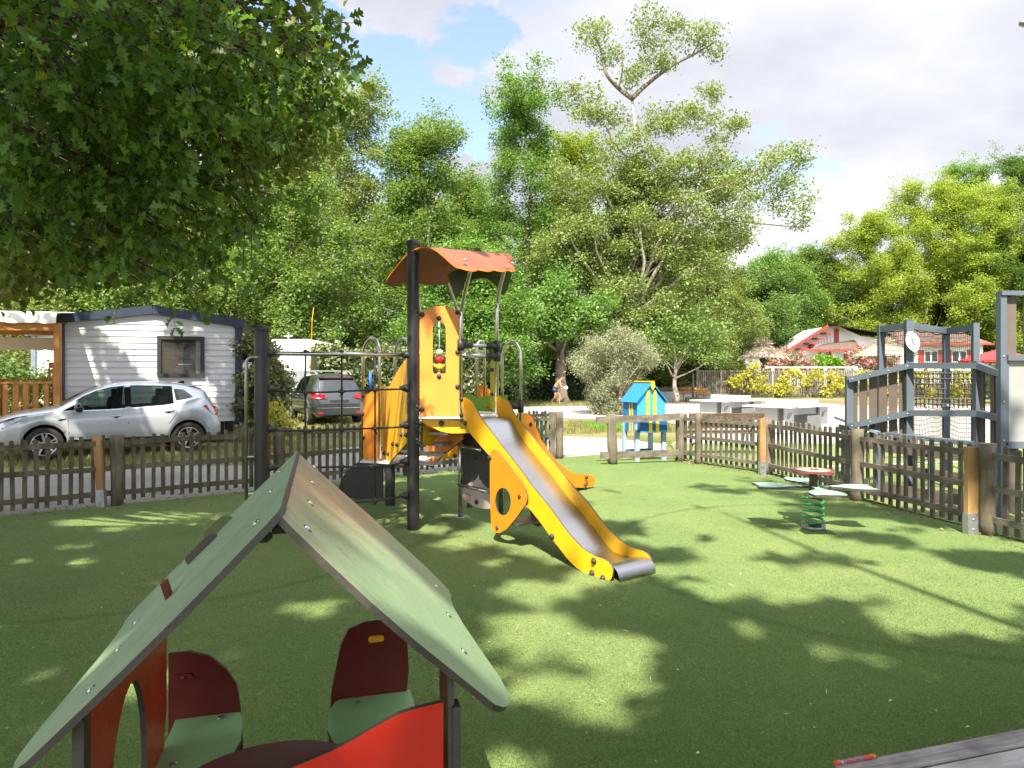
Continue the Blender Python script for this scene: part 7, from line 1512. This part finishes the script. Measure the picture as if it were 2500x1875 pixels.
# ---- thatched parasols, rail fence, oleanders, Basque houses, red parasol
def parasol(label, px, Y, top, rim, hw, seed):
    g = gz(Y); x = (px-1250)*Y/FPX; z = lambda p: CAMH+(HOR-p)*Y/FPX; root = thing('thatched_parasol', label, 'parasol', (x, Y, g), 'thatched parasols by the pool'); R = hw*Y/FPX; b = MB(); b.cyl((x, Y, g-.1), (x, Y, z(top+20)), .13, 10, 0, .10); b.build('pole', M['wood_log'], root)
    rng = np.random.default_rng(seed); b = MB(); zt, zr = z(top+14), z(rim); n = 36; pr = [(R*1.0, zr-.06), (R, zr), (R*.72, zr+(zt-zr)*.38), (R*.42, zr+(zt-zr)*.72), (.16, zt), (.10, zt+.2)]; b.lathe([(r_, q-g) for r_, q in pr], V(x, Y, g), n); b.lathe([(R*.98, zr-.05-g), (.1, zt-.25-g)], V(x, Y, g), n); b.build('thatch', M['thatch'], root)
    P, A = [], []
    for _ in range(1500):
        a, t = rng.random()*6.283, rng.random()**.6; r_ = .15+(R-.1)*t; q = zt-(zt-zr)*(t**1.15)+.03; P.append((x+r_*math.cos(a), Y+r_*math.sin(a), q)); A.append((math.cos(a)*.8, math.sin(a)*.8, -.6))
    for _ in range(220): a = rng.random()*6.283; P.append((x+.1*math.cos(a), Y+.1*math.sin(a), zt+.16)); A.append((math.cos(a), math.sin(a), .35*rng.random()+.05))
    P, A = np.array(P), np.array(A); v = leaf_verts(P-np.array((x, Y, g)), .42, rng, np.array([(0, 0, 0), (.035, .5, .01), (0, 1, 0), (-.035, .5, .01)]), .4, 0, A*3); v = v.reshape(-1, 4, 3); v[-220:] = v[-220:, :1]+(v[-220:]-v[-220:, :1])*1.5; np_mesh('straw', v.reshape(-1, 3), 4, M['thatch'], parent=root)
parasol('thatched parasol standing left of the white gabled house', 1863, 52, 830, 872, 49, 5); parasol('thatched parasol partly behind the goal netting', 2160, 50, 825, 868, 62, 6)
def rail_fence():
    Y = 58; g = gz(Y); root = thing('rail_fence', 'white two rail fence in front of the oleander bushes', 'fence', (24, Y, g)); z = lambda p: CAMH+(HOR-p)*Y/FPX; X = lambda p: (p-1250)*Y/FPX
    for y in (897, 907): b = MB(); b.bar(V(X(1868), Y, z(y)), V(X(2092), Y, z(y)), .05, .11); b.build('rail', M['white_paint'], root)
    for x in (1886, 1947, 2014, 2089): b = MB(); b.bar(V(X(x), Y-.05, g), V(X(x), Y-.05, z(894)), .2, .2); b.build('post', M['white_paint'], root)
rail_fence()
bush('oleander', 'pale pink oleander bush at the left corner of the white gabled house', pxblobs(61, [(1890, 885, 22), (1925, 880, 26), (1955, 888, 20), (1905, 868, 14), (1970, 892, 12)], 71, .55, 5, .6), 'laurel', .24, 6, 10, 72, 'shrub', .2, 8, V((1920-1250)*61/FPX, 61, gz(61)), SH_LANCE, .2, .05)
bush('oleander', 'deep pink oleander bush beside the porch of the white gabled house', pxblobs(60, [(2090, 880, 20), (2120, 875, 24), (2135, 895, 20), (2098, 862, 14), (2150, 885, 20), (2180, 890, 20)], 73, .5, 5, .6), 'deep', .22, 6, 10, 74, 'shrub', .2, 8, V((2120-1250)*60/FPX, 60, gz(60)), SH_LANCE, .2, .10)
bush('bright_shrub', 'bright green shrub in front of the porch of the white gabled house', pxblobs(62, [(2005, 890, 12), (2025, 888, 14), (2045, 890, 12)], 75, .5, 4, .4), 'bright', .2, 8, 10, 76, 'shrub', .2, 6, V((2025-1250)*62/FPX, 62, gz(62)))
bush('yellow_shrub', 'yellowish shrub between the timber deck and the paling fence', pxblobs(56, [(1695, 885, 14), (1725, 888, 20), (1760, 885, 22), (1790, 892, 18)], 77, .6, 5, .6), 'yellow', .22, 6, 10, 78, 'shrub', .2, 6, V((1740-1250)*56/FPX, 56, gz(56)))
def gabled_house():
    Y = 70; g = gz(Y); z = lambda p: CAMH+(HOR-p)*Y/FPX; X = lambda p: (p-1250)*Y/FPX; root = thing('gabled_house', 'white house with a red trimmed gable and a tiled porch roof', 'house', (X(2020), Y+3, g))
    T = lambda pts: [(X(x), z(y)) for x, y in crop(pts, 1850, 780, 7.373)]
    b = MB(); b.plate([(X(1925), g-.2), (X(2230), g-.2), (X(2230), z(838)), (X(2100), z(820)), (X(2044), z(794)), (X(2022), z(798)), (X(1925), z(858))], [], (0, Y+6, 0), (1, 0, 0), (0, 0, 1), 6); b.build('wall', M['white_paint'], root)
    b = MB(); e0, e1 = W(1908, 866, Y-1.6), W(2022, 795, Y-1.6); e2 = W(2045, 800, Y-1.6)
    for a, c in ((e0, e1),): b.bar(a, c, .10, .24)
    b.build('barge_board', M['bred'], root); b = MB(); b.add([e0+V(0, 0, .18), e1+V(0, 0, .18), e1+V(4.6, 9, .18), e0+V(4.6, 9, .18)], [(0, 1, 2, 3)]); b.add([e0+V(0, .1, -.10), e1+V(0, .1, -.10), e1+V(4.6, 9, -.10), e0+V(4.6, 9, -.10)], [(3, 2, 1, 0)], 1); b.add([e1+V(0, 0, .2), V(X(2240), Y-1.6, z(832)), V(X(2240)+4.6, Y+8, z(832)), e1+V(4.6, 9, .2)], [(0, 1, 2, 3)]); b.build('roof', [M['tile'], M['white_paint']], root)
    for x0, x1, y in ((1130, 1265, 255), (975, 1105, 350), (825, 985, 440), (670, 830, 540), (590, 680, 625)): (xa, zc), (xb, _) = T([(x0, y), (x1, y)]); b = MB(); b.box(((xa+xb)/2, Y-.6, zc), (xb-xa, 1.3, .14)); b.build('bracket', M['bred'], root)
    (xa, za_), (xb, zb_) = T([(1380, 170), (1445, 415)]); b = MB(); b.box(((xa+xb)/2, Y-.1, (za_+zb_)/2), (xb-xa, .25, za_-zb_)); b.build('gable_post', M['bred'], root)
    b = MB(); [b.box((T([(x, 0)])[0][0], Y-.03, (T([(x, y0)])[0][1]+T([(0, 425)])[0][1])/2), (.06, .06, T([(0, y0)])[0][1]-T([(0, 425)])[0][1])) for x, y0 in ((1100, 400), (1150, 370), (1200, 340), (1255, 300), (1310, 265))]; b.build('gable_batten', M['stone_white'], root)
    # porch
    q = [W(1976, 853, Y-3), W(2117, 851, Y-3.2), W(2085, 830, Y), W(2010, 840, Y)]; b = MB(); b.add(q+[p-V(0, 0, .12) for p in q], [(0, 1, 2, 3), (7, 6, 5, 4), (0, 4, 5, 1)]); b.build('porch_roof', M['tile'], root)
    b = MB(); b.bar(W(1976, 854, Y-3)-V(0, 0, .1), W(2117, 852, Y-3.2)-V(0, 0, .1), .12, .15); b.build('porch_beam', M['bred'], root)
    for x in (2008.5, 2056): b = MB(); b.bar(V(X(x), Y-2.4, g), V(X(x), Y-2.4, z(854)), .32, .32); b.build('porch_post', M['white_paint'], root)
    for x0, x1 in ((1998, 2005), (2022, 2030), (2060, 2071)): b = MB(); o = [(X(x0), z(886)), (X(x1), z(886)), (X(x1), z(866)), (X((x0+x1)/2), z(856)), (X(x0), z(866))]; b.plate(o, [], (0, Y-.02, 0), (1, 0, 0), (0, 0, 1), .06); b.build('shutter', M['bred'], root)
    b = MB(); b.box((X(2018), Y-.03, z(868)), (X(2022)-X(2014), .06, z(856)-z(884))); d_ = b.build('door', M['white_paint'], root); b = MB(); b.box((X(2018), Y-.07, z(867)), (.14, .03, .5)); b.box((X(2018), Y-.07, z(880)), (.14, .03, .2)); b.build('door_pane', M['glass_dark'], d_)
    b = MB(); b.bar(W(1985, 840, Y-.1), W(1975, 852, Y-.1), .5, .3); b.build('corbel', M['bred'], root)
gabled_house()
def shutter_house():
    Y = 66; g = gz(Y); z = lambda p: CAMH+(HOR-p)*Y/FPX; X = lambda p: (p-1250)*Y/FPX; root = thing('shuttered_house', 'low white house with red shutters and a tiled roof behind the goal netting', 'house', (X(2310), Y+3, g))
    b = MB(); b.box(((X(2200)+X(2400))/2, Y+3, (g+z(838))/2), (X(2400)-X(2200), 6, z(838)-g)); b.build('wall', M['white_paint'], root)
    b = MB(); vs = [V(X(2190), Y-.7, z(840)), V(X(2415), Y-.7, z(840)), V(X(2375), Y+3, z(800)), V(X(2225), Y+3, z(800)), V(X(2190), Y+6.7, z(840)), V(X(2415), Y+6.7, z(840))]; b.add(vs, [(0, 1, 2, 3), (1, 5, 2), (5, 4, 3, 2), (4, 0, 3), (0, 4, 5, 1)]); b.build('roof', M['tile'], root)
    b = MB(); b.bar(V(X(2190), Y-.72, z(841)), V(X(2415), Y-.72, z(841)), .06, .16); b.build('fascia', M['bred'], root)
    for a, c in ((2256, 2289), (2323, 2360)):
        b = MB(); b.box(((X(a)+X(c))/2, Y-.02, (z(857)+z(884))/2), (X(c)-X(a), .06, z(857)-z(884))); w_ = b.build('window', M['white_paint'], root); k = (X(c)-X(a))/4
        for s in (-1, 1): b = MB(); b.box(((X(a)+X(c))/2+s*k, Y-.07, (z(857)+z(884))/2), (k*1.5, .04, (z(857)-z(884))*.85)); b.build('pane', M['glass_dark'], w_)
        for s, e in ((a-16, a), (c, c+14)): b = MB(); b.box(((X(s)+X(e))/2, Y-.05, (z(855)+z(885))/2), (X(e)-X(s)-.05, .08, z(855)-z(885))); b.build('shutter', M['bred'], root)
shutter_house()
def red_parasol():
    Y = 40; c = W(2440, 851, Y); root = thing('red_parasol', 'open red parasol beside the tall grey court panel', 'parasol', (c.x, Y, 0)); R = 85*Y/FPX; h = (880-851)*Y/FPX; b = MB(); n = 8; vs = [c]+[c+V(R*math.cos(2*math.pi*k/n+.2), R*math.sin(2*math.pi*k/n+.2), -h) for k in range(n)]+[c+V(R*math.cos(2*math.pi*k/n+.2), R*math.sin(2*math.pi*k/n+.2), -h-.12) for k in range(n)]
    b.add(vs, [(0, 1+k, 1+(k+1) % n) for k in range(n)]+[(1+k, 1+n+k, 1+n+(k+1) % n, 1+(k+1) % n) for k in range(n)]); b.build('canopy', mat('red_canvas', (.62, .03, .035), .7, var=.1), root); b = MB(); b.cyl((c.x, Y, 0), c, .03, 8); b.build('pole', M['galv'], root)
red_parasol()
box_hedge('hedge', 'dark hedge below the red parasol at the right', [(W(2395, HOR, 46).x, 46), (W(2520, HOR, 46).x, 46)], 1.0, 2.3, 'hedge', 79, dens=90, leaf=.14)
def street_lamp():
    Y = 9.0; root = thing('street_lamp', 'dark street lamp whose head tip enters at the upper right edge', 'lamp', ((2620-1250)*Y/FPX, Y, 0)); x = (2620-1250)*Y/FPX; b = MB(); b.tube([(x, Y, -.02), (x, Y, 3), (x, Y, 6.2), (x-.15, Y, 6.45), (x-.3, Y, 6.5)], [.06, .055, .045, .04, .04], 10); b.build('pole', M['grey_metal'], root)
    p = W(2500, 56, Y); b = MB(); b.tube([(x-.28, Y, p.z+.01), (x-.40, Y, p.z+.02), (p.x+.12, Y, p.z+.01), (p.x, Y, p.z), (p.x-.045, Y, p.z-.005), (p.x-.06, Y, p.z-.01)], [.04, .09, .085, .055, .035, .01], 14); b.build('lamp_head', M['dull_steel'], root)
street_lamp()
# plants on the terrace
bush('potted_plant', 'leafy yellow flowered plant along the back of the wooden terrace', [(-12.3, 17.2, 1.25, .45, .35, .35), (-11.6, 17.3, 1.3, .45, .35, .35), (-11.0, 17.4, 1.45, .35, .3, .35), (-10.4, 17.6, 1.6, .3, .3, .35)], 'yellow', .08, 30, 10, 91, 'plant', .09, 4, V(-11.6, 17.3, .48))
bush('shrub', 'dark shrub behind the wooden terrace', [(-14.8, 20, 1.2, .9, .7, 1.0), (-13.6, 20.4, 1.1, .8, .7, .9), (-15.8, 20, 1.5, .9, .7, 1.0)], 'deep', .12, 14, 12, 92, 'shrub', .15, 5)

# ---------------------------------------------------------------- people
def person(label, joints, rad, foot, size, parts, seed, origin, sub=2):
    """joints: name -> (x right, y away, z up) in metres; edges join them into one skinned body"""
    E = [('pel', 'spi'), ('spi', 'che'), ('che', 'nek'), ('nek', 'hd0'), ('hd0', 'hd1'), ('hd1', 'hd2')]
    for s in 'LR': E += [('che', 'sh'+s), ('sh'+s, 'el'+s), ('el'+s, 'wr'+s), ('wr'+s, 'pm'+s), ('pel', 'hp'+s), ('hp'+s, 'kn'+s), ('kn'+s, 'an'+s), ('an'+s, 'to'+s)]
    J = dict(joints); R = dict(rad)
    for s in 'LR':
        w, p = Vector(J['wr'+s]), Vector(J['pm'+s]); d = (p-w).normalized(); sd_ = Vector(J.get('side'+s, (0, 1, 0))); sd_ = (sd_-d*sd_.dot(d)).normalized(); curl = Vector(J.get('curl'+s, (0, 0, -1)))
        for k, (o, ln) in enumerate(((-.033, .070), (-.012, .080), (.010, .074), (.030, .058))):
            a = p+sd_*o; b1 = a+d*ln*.55; b2 = b1+(d*.6+curl*.7).normalized()*ln*.5
            J['f%d%sa' % (k, s)], J['f%d%sb' % (k, s)], J['f%d%sc' % (k, s)] = a, b1, b2; E += [('pm'+s, 'f%d%sa' % (k, s)), ('f%d%sa' % (k, s), 'f%d%sb' % (k, s)), ('f%d%sb' % (k, s), 'f%d%sc' % (k, s))]
            for q in 'abc': R['f%d%s%s' % (k, s, q)] = .0095 if q != 'c' else .008
        a = w+d*.03-sd_*.045; c = a+(d-sd_*.5+curl*.3).normalized()*.055; J['th%sa' % s], J['th%sb' % s] = a, c; E += [('wr'+s, 'th%sa' % s), ('th%sa' % s, 'th%sb' % s)]; R['th%sa' % s], R['th%sb' % s] = .012, .009
    names = [k for k in J if not k.startswith(('side', 'curl'))]; idx = {k: i for i, k in enumerate(names)}; root = thing('person', label, 'person', origin); ORG[root.name] = V(0, 0, 0)
    import bmesh
    me = bpy.data.meshes.new('body'); bm = bmesh.new(); lay = bm.verts.layers.skin.verify(); vs = [bm.verts.new(Vector(J[k])*size) for k in names]; bm.verts.ensure_lookup_table()
    for k, v in zip(names, vs): r_ = R[k]*size; r_ = r_ if isinstance(r_, float) else float(r_); v[lay].radius = (r_, r_); v[lay].use_root = (k == 'pel')
    for a, c in E: bm.edges.new((vs[idx[a]], vs[idx[c]]))
    bm.to_mesh(me); bm.free(); me.materials.append(M['skin']); o = bpy.data.objects.new('body', me); COL.objects.link(o); o.parent = root
    mo = o.modifiers.new('skin', 'SKIN'); mo.use_smooth_shade = True; ms = o.modifiers.new('sub', 'SUBSURF'); ms.levels = ms.render_levels = sub
    bpy.context.view_layer.update(); dg = bpy.context.evaluated_depsgraph_get(); m2 = bpy.data.meshes.new_from_object(o.evaluated_get(dg)); o.modifiers.clear(); o.data = m2; ORG[o.name] = V(0, 0, 0)
    hc = (Vector(J['hd1'])+Vector(J['hd2']))*.5*size; fw = Vector(J['face']).normalized() if False else None
    return root, o, J
RAD = dict(pel=.125, spi=.115, che=.125, nek=.052, hd0=.060, hd1=.092, hd2=.075, shL=.058, shR=.058, elL=.042, elR=.042, wrL=.028, wrR=.028, pmL=.032, pmR=.032, hpL=.092, hpR=.092, knL=.058, knR=.058, anL=.038, anR=.038, toL=.030, toR=.030)
# man in swim shorts bending forward with a ball, facing right
c = G(1362, 987); J = dict(pel=(-.20, 0, .86), spi=(-.13, 0, 1.02), che=(.05, 0, 1.25), nek=(.17, 0, 1.40), hd0=(.22, 0, 1.46), hd1=(.27, 0, 1.53), hd2=(.30, 0, 1.61),
         shL=(.06, .17, 1.31), shR=(.08, -.17, 1.30), elL=(.12, .22, 1.03), elR=(.14, -.21, 1.02), wrL=(.32, .10, .92), wrR=(.34, -.12, .90), pmL=(.38, .06, .93), pmR=(.40, -.09, .90), hpL=(-.17, .09, .82), hpR=(-.19, -.09, .82), knL=(.13, .10, .46), knR=(-.13, -.10, .46), anL=(.09, .10, .08), anR=(-.40, -.10, .12), toL=(.26, .11, .035), toR=(-.26, -.10, .04), sideL=(0, 0, 1), sideR=(0, 0, 1), curlL=(.3, -1, 0), curlR=(.3, 1, 0))
man, body, JJ = person('man in navy swim shorts bending forward with a white ball by the dark hedge', J, RAD, c, 1.0, None, 1, tuple(c))
def head_bits(root, hc, fwd, r, hairm='hair'):
    f = Vector(fwd).normalized(); up = V(0, 0, 1); sd_ = f.cross(up).normalized(); b = MB(); q = []
    n, m = 10, 14; vs, fs = [], []
    for i in range(n+1):
        for k in range(m):
            th, ph = math.pi*.56*i/n, 2*math.pi*k/m; d = Vector((math.sin(th)*math.cos(ph), math.sin(th)*math.sin(ph), math.cos(th))); p = sd_*d.x+f*d.y+up*d.z; lim = 1.0 if d.y < .25 else .9-.25*max(0, math.sin(th)-.6); vs.append(hc+p*r*1.07*lim-f*.010)
    fs = [(i*m+k, i*m+(k+1) % m, (i+1)*m+(k+1) % m, (i+1)*m+k) for i in range(n) for k in range(m)]; b.add(vs, fs, 0, True); b.build('hair', M[hairm], root)
    b = MB(); b.ball(hc+f*r*.98-up*.02, .018, 8, 0, (f+up*-.8), 1.6); b.build('nose', M['skin'], root)
    for s in (-1, 1): b = MB(); b.ball(hc+sd_*s*r*.95-up*.012, .024, 8, 0, up, 1.2); b.build('ear', M['skin'], root); b = MB(); b.ball(hc+f*r*.90+sd_*s*.033+up*.004, .010, 8); b.build('eye', M['dark'], root)
    b = MB(); b.bar(hc+f*r*.93+sd_*-.022-up*.055, hc+f*r*.93+sd_*.022-up*.055, .008, .008); b.build('mouth', M['darkred'], root)
head_bits(man, V(.285, 0, 1.57), (1, 0, -.25), .092)
b = MB(); b.lathe([(.14, -.03), (.150, .06), (.152, .14), (.138, .20)], V(-.195, 0, .80), 18, 0, (.35, 0, 1)); [b.tube([Vector(J['hp'+s])+V(-.01, 0, .03), Vector(J['hp'+s]).lerp(Vector(J['kn'+s]), .38)], [.118, .092], 14) for s in 'LR']; b.build('swim_shorts', M['shorts'], man)
b = MB(); b.ball(c+V(.46, -.02, .93), .115, 18); o = b.build('ball', mat('ball_white', (.72, .73, .75), .4, var=.12, scale=14), None, org=c+V(.46, -.02, .82)); tag(o, 'white ball held in the hands of the man in swim shorts', 'ball')
# person standing beyond the dark grey car, only the head shows above its roof
c2 = V(W(842, HOR, 26).x, 26, 0); J2 = dict(pel=(0, 0, .93), spi=(0, 0, 1.1), che=(0, 0, 1.33), nek=(0, 0, 1.50), hd0=(0, -.01, 1.56), hd1=(0, -.01, 1.63), hd2=(0, 0, 1.71), shL=(-.18, 0, 1.42), shR=(.18, 0, 1.42), elL=(-.23, .02, 1.14), elR=(.23, .02, 1.14), wrL=(-.24, -.05, .90), wrR=(.24, -.05, .90), pmL=(-.24, -.06, .83), pmR=(.24, -.06, .83), hpL=(-.09, 0, .88), hpR=(.09, 0, .88), knL=(-.10, -.01, .48), knR=(.10, -.01, .48), anL=(-.10, .02, .08), anR=(.10, .02, .08), toL=(-.11, -.14, .035), toR=(.11, -.14, .035))
p2, _, _ = person('person with close cropped hair standing behind the dark grey car', J2, RAD, c2, 1.0, None, 2, tuple(c2)); head_bits(p2, V(0, -.005, 1.67), (-.2, 1, 0), .092, 'skin')
b = MB(); b.lathe([(.135, -.10), (.15, .1), (.165, .32), (.15, .42), (.07, .47)], V(0, 0, 1.02), 16); b.lathe([(.15, 0), (.155, .12), (.13, .24)], V(0, 0, .78), 16); b.build('shirt', mat('pinkish_shirt', (.5, .3, .27), .8), p2)

# ---------------------------------------------------------------- ground cover and litter
def blades(name, regions, n, h, lm, seed, z=.0, w=.09, lean=.55):
    rng = np.random.default_rng(seed); P = []
    for (x0, x1, y0, y1, share) in regions: k = int(n*share); P.append(np.stack([x0+(x1-x0)*rng.random(k), y0+(y1-y0)*rng.random(k), np.full(k, z)], 1))
    P = np.concatenate(P); k = len(P); a = rng.random(k)*6.283; d = np.stack([np.cos(a)*lean, np.sin(a)*lean, np.ones(k)], 1); d += rng.normal(size=d.shape)*.15; d /= np.linalg.norm(d, axis=1)[:, None]; s = np.stack([-np.sin(a), np.cos(a), np.zeros(k)], 1); hh = (h*(.5+rng.random(k)))[:, None]
    v = np.stack([P-s*hh*w, P+s*hh*w, P+d*hh], 1).reshape(-1, 3); o = np_mesh(name, v, 3, lm); o['kind'] = 'stuff'; return o
M['blade'] = leafmat('turf_blade', (.068, .165, .034), (.128, .228, .062), (.25, .335, .13), .40, (.42, .38, .22), gloss=.6, odd_at=.985)
def turf_blades():
    rng = np.random.default_rng(77); n = 760000; u = rng.random(n); py = HOR+200+800*u**1.25; px = rng.random(n)*2900-200; Y = CAMH*FPX/(py-HOR); P = np.stack([(px-1250)*Y/FPX, Y, np.zeros(n)], 1); P = P[rng.random(n) < np.clip((py-HOR-200)/420, 0, 1)]; n = len(P)
    poly = TURF; ins = np.zeros(n, bool); j = len(poly)-1
    for i in range(len(poly)):
        xi, yi = poly[i]; xj, yj = poly[j]; cr_ = ((yi > P[:, 1]) != (yj > P[:, 1])) & (P[:, 0] < (xj-xi)*(P[:, 1]-yi)/(yj-yi+1e-12)+xi); ins ^= cr_; j = i
    P = P[ins]; n = len(P); a = rng.random(n)*6.283; lean = .5+.9*rng.random(n); d = np.stack([np.cos(a)*lean, np.sin(a)*lean, np.ones(n)], 1); d /= np.linalg.norm(d, axis=1)[:, None]; s = np.stack([-np.sin(a), np.cos(a), np.zeros(n)], 1); hh = (.004+.008*rng.random(n))[:, None]; w = (.0009+.00033*P[:, 1:2])
    v = np.stack([P-s*w, P+s*w, P+d*hh], 1).reshape(-1, 3); o = np_mesh('turf_blades', v, 3, M['blade']); o['kind'] = 'stuff'
turf_blades()
LM['verge'] = leafmat('verge_grass', (.10, .13, .03), (.17, .19, .06), (.30, .27, .12), .3, gloss=.6)
blades('verge_grass', [(-12, -4, 12.3, 15.5, .55), (-6.5, 2.5, 19.0, 23.0, .25), (2.0, 5.4, 19.5, 24.5, .2)], 42000, .10, LM['verge'], 5, -.03, .06)
blades('far_grass', [(-3, 5.5, 36, 43.5, .6), (-10, -3, 24, 29, .4)], 16000, .16, LM['verge'], 6, -.03, .07)
blades('island_grass', [(2.4, 4.3, 20.0, 22.5, 1.0)], 5000, .16, LM['bright'], 7, -.03, .06)
def litter():
    rng = np.random.default_rng(9); n = 420; py = HOR+110+860*rng.random(n)**1.1; px = rng.random(n)*2600-50; Y = CAMH*FPX/(py-HOR); P = np.stack([(px-1250)*Y/FPX, Y, np.full(n, .014)], 1); P = P[(P[:, 0] < 4.0) & (P[:, 1] < 12)]
    m = leafmat('fallen_flecks', (.30, .22, .12), (.50, .44, .32), (.70, .68, .62), .1, (.12, .08, .05), odd_at=.85)
    v = leaf_verts(P[rng.random(len(P)) < .35], .017, rng, SH_DIAMOND, 1.4); o = np_mesh('fallen_leaves', v, 4, m); o['kind'] = 'stuff'
    Q = P[rng.random(len(P)) < .35]+rng.normal(size=(1, 3))*.2; Q[:, 2] = .014; tw = np.array([(0, 0, 0), (.03, .5, .01), (0, 1, 0), (-.03, .5, .01)]); v = leaf_verts(Q, .06, rng, tw, 1.6); o = np_mesh('fallen_twigs', v, 4, m); o['kind'] = 'stuff'
litter()
def fence_litter():
    rng = np.random.default_rng(19); P = []
    for pts, n, w in ((FRP, 900, .16), (FLP, 700, .16), ([(-8, 6.4), (-3, 9.6)], 160, .6)):
        for p, q in zip(pts[:-1], pts[1:]):
            k = n//len(pts); t = rng.random((k, 1)); a = np.array(p)+(np.array(q)-np.array(p))*t+rng.normal(size=(k, 2))*w; P.append(np.concatenate([a, np.full((k, 1), .012)], 1))
    P = np.concatenate(P); m = leafmat('fence_litter', (.10, .065, .035), (.20, .13, .07), (.34, .27, .17), .1, (.55, .52, .46), odd_at=.95)
    o = np_mesh('fence_leaf_litter', leaf_verts(P, .035, rng, SH_DIAMOND, 1.2), 4, m); o['kind'] = 'stuff'
fence_litter()
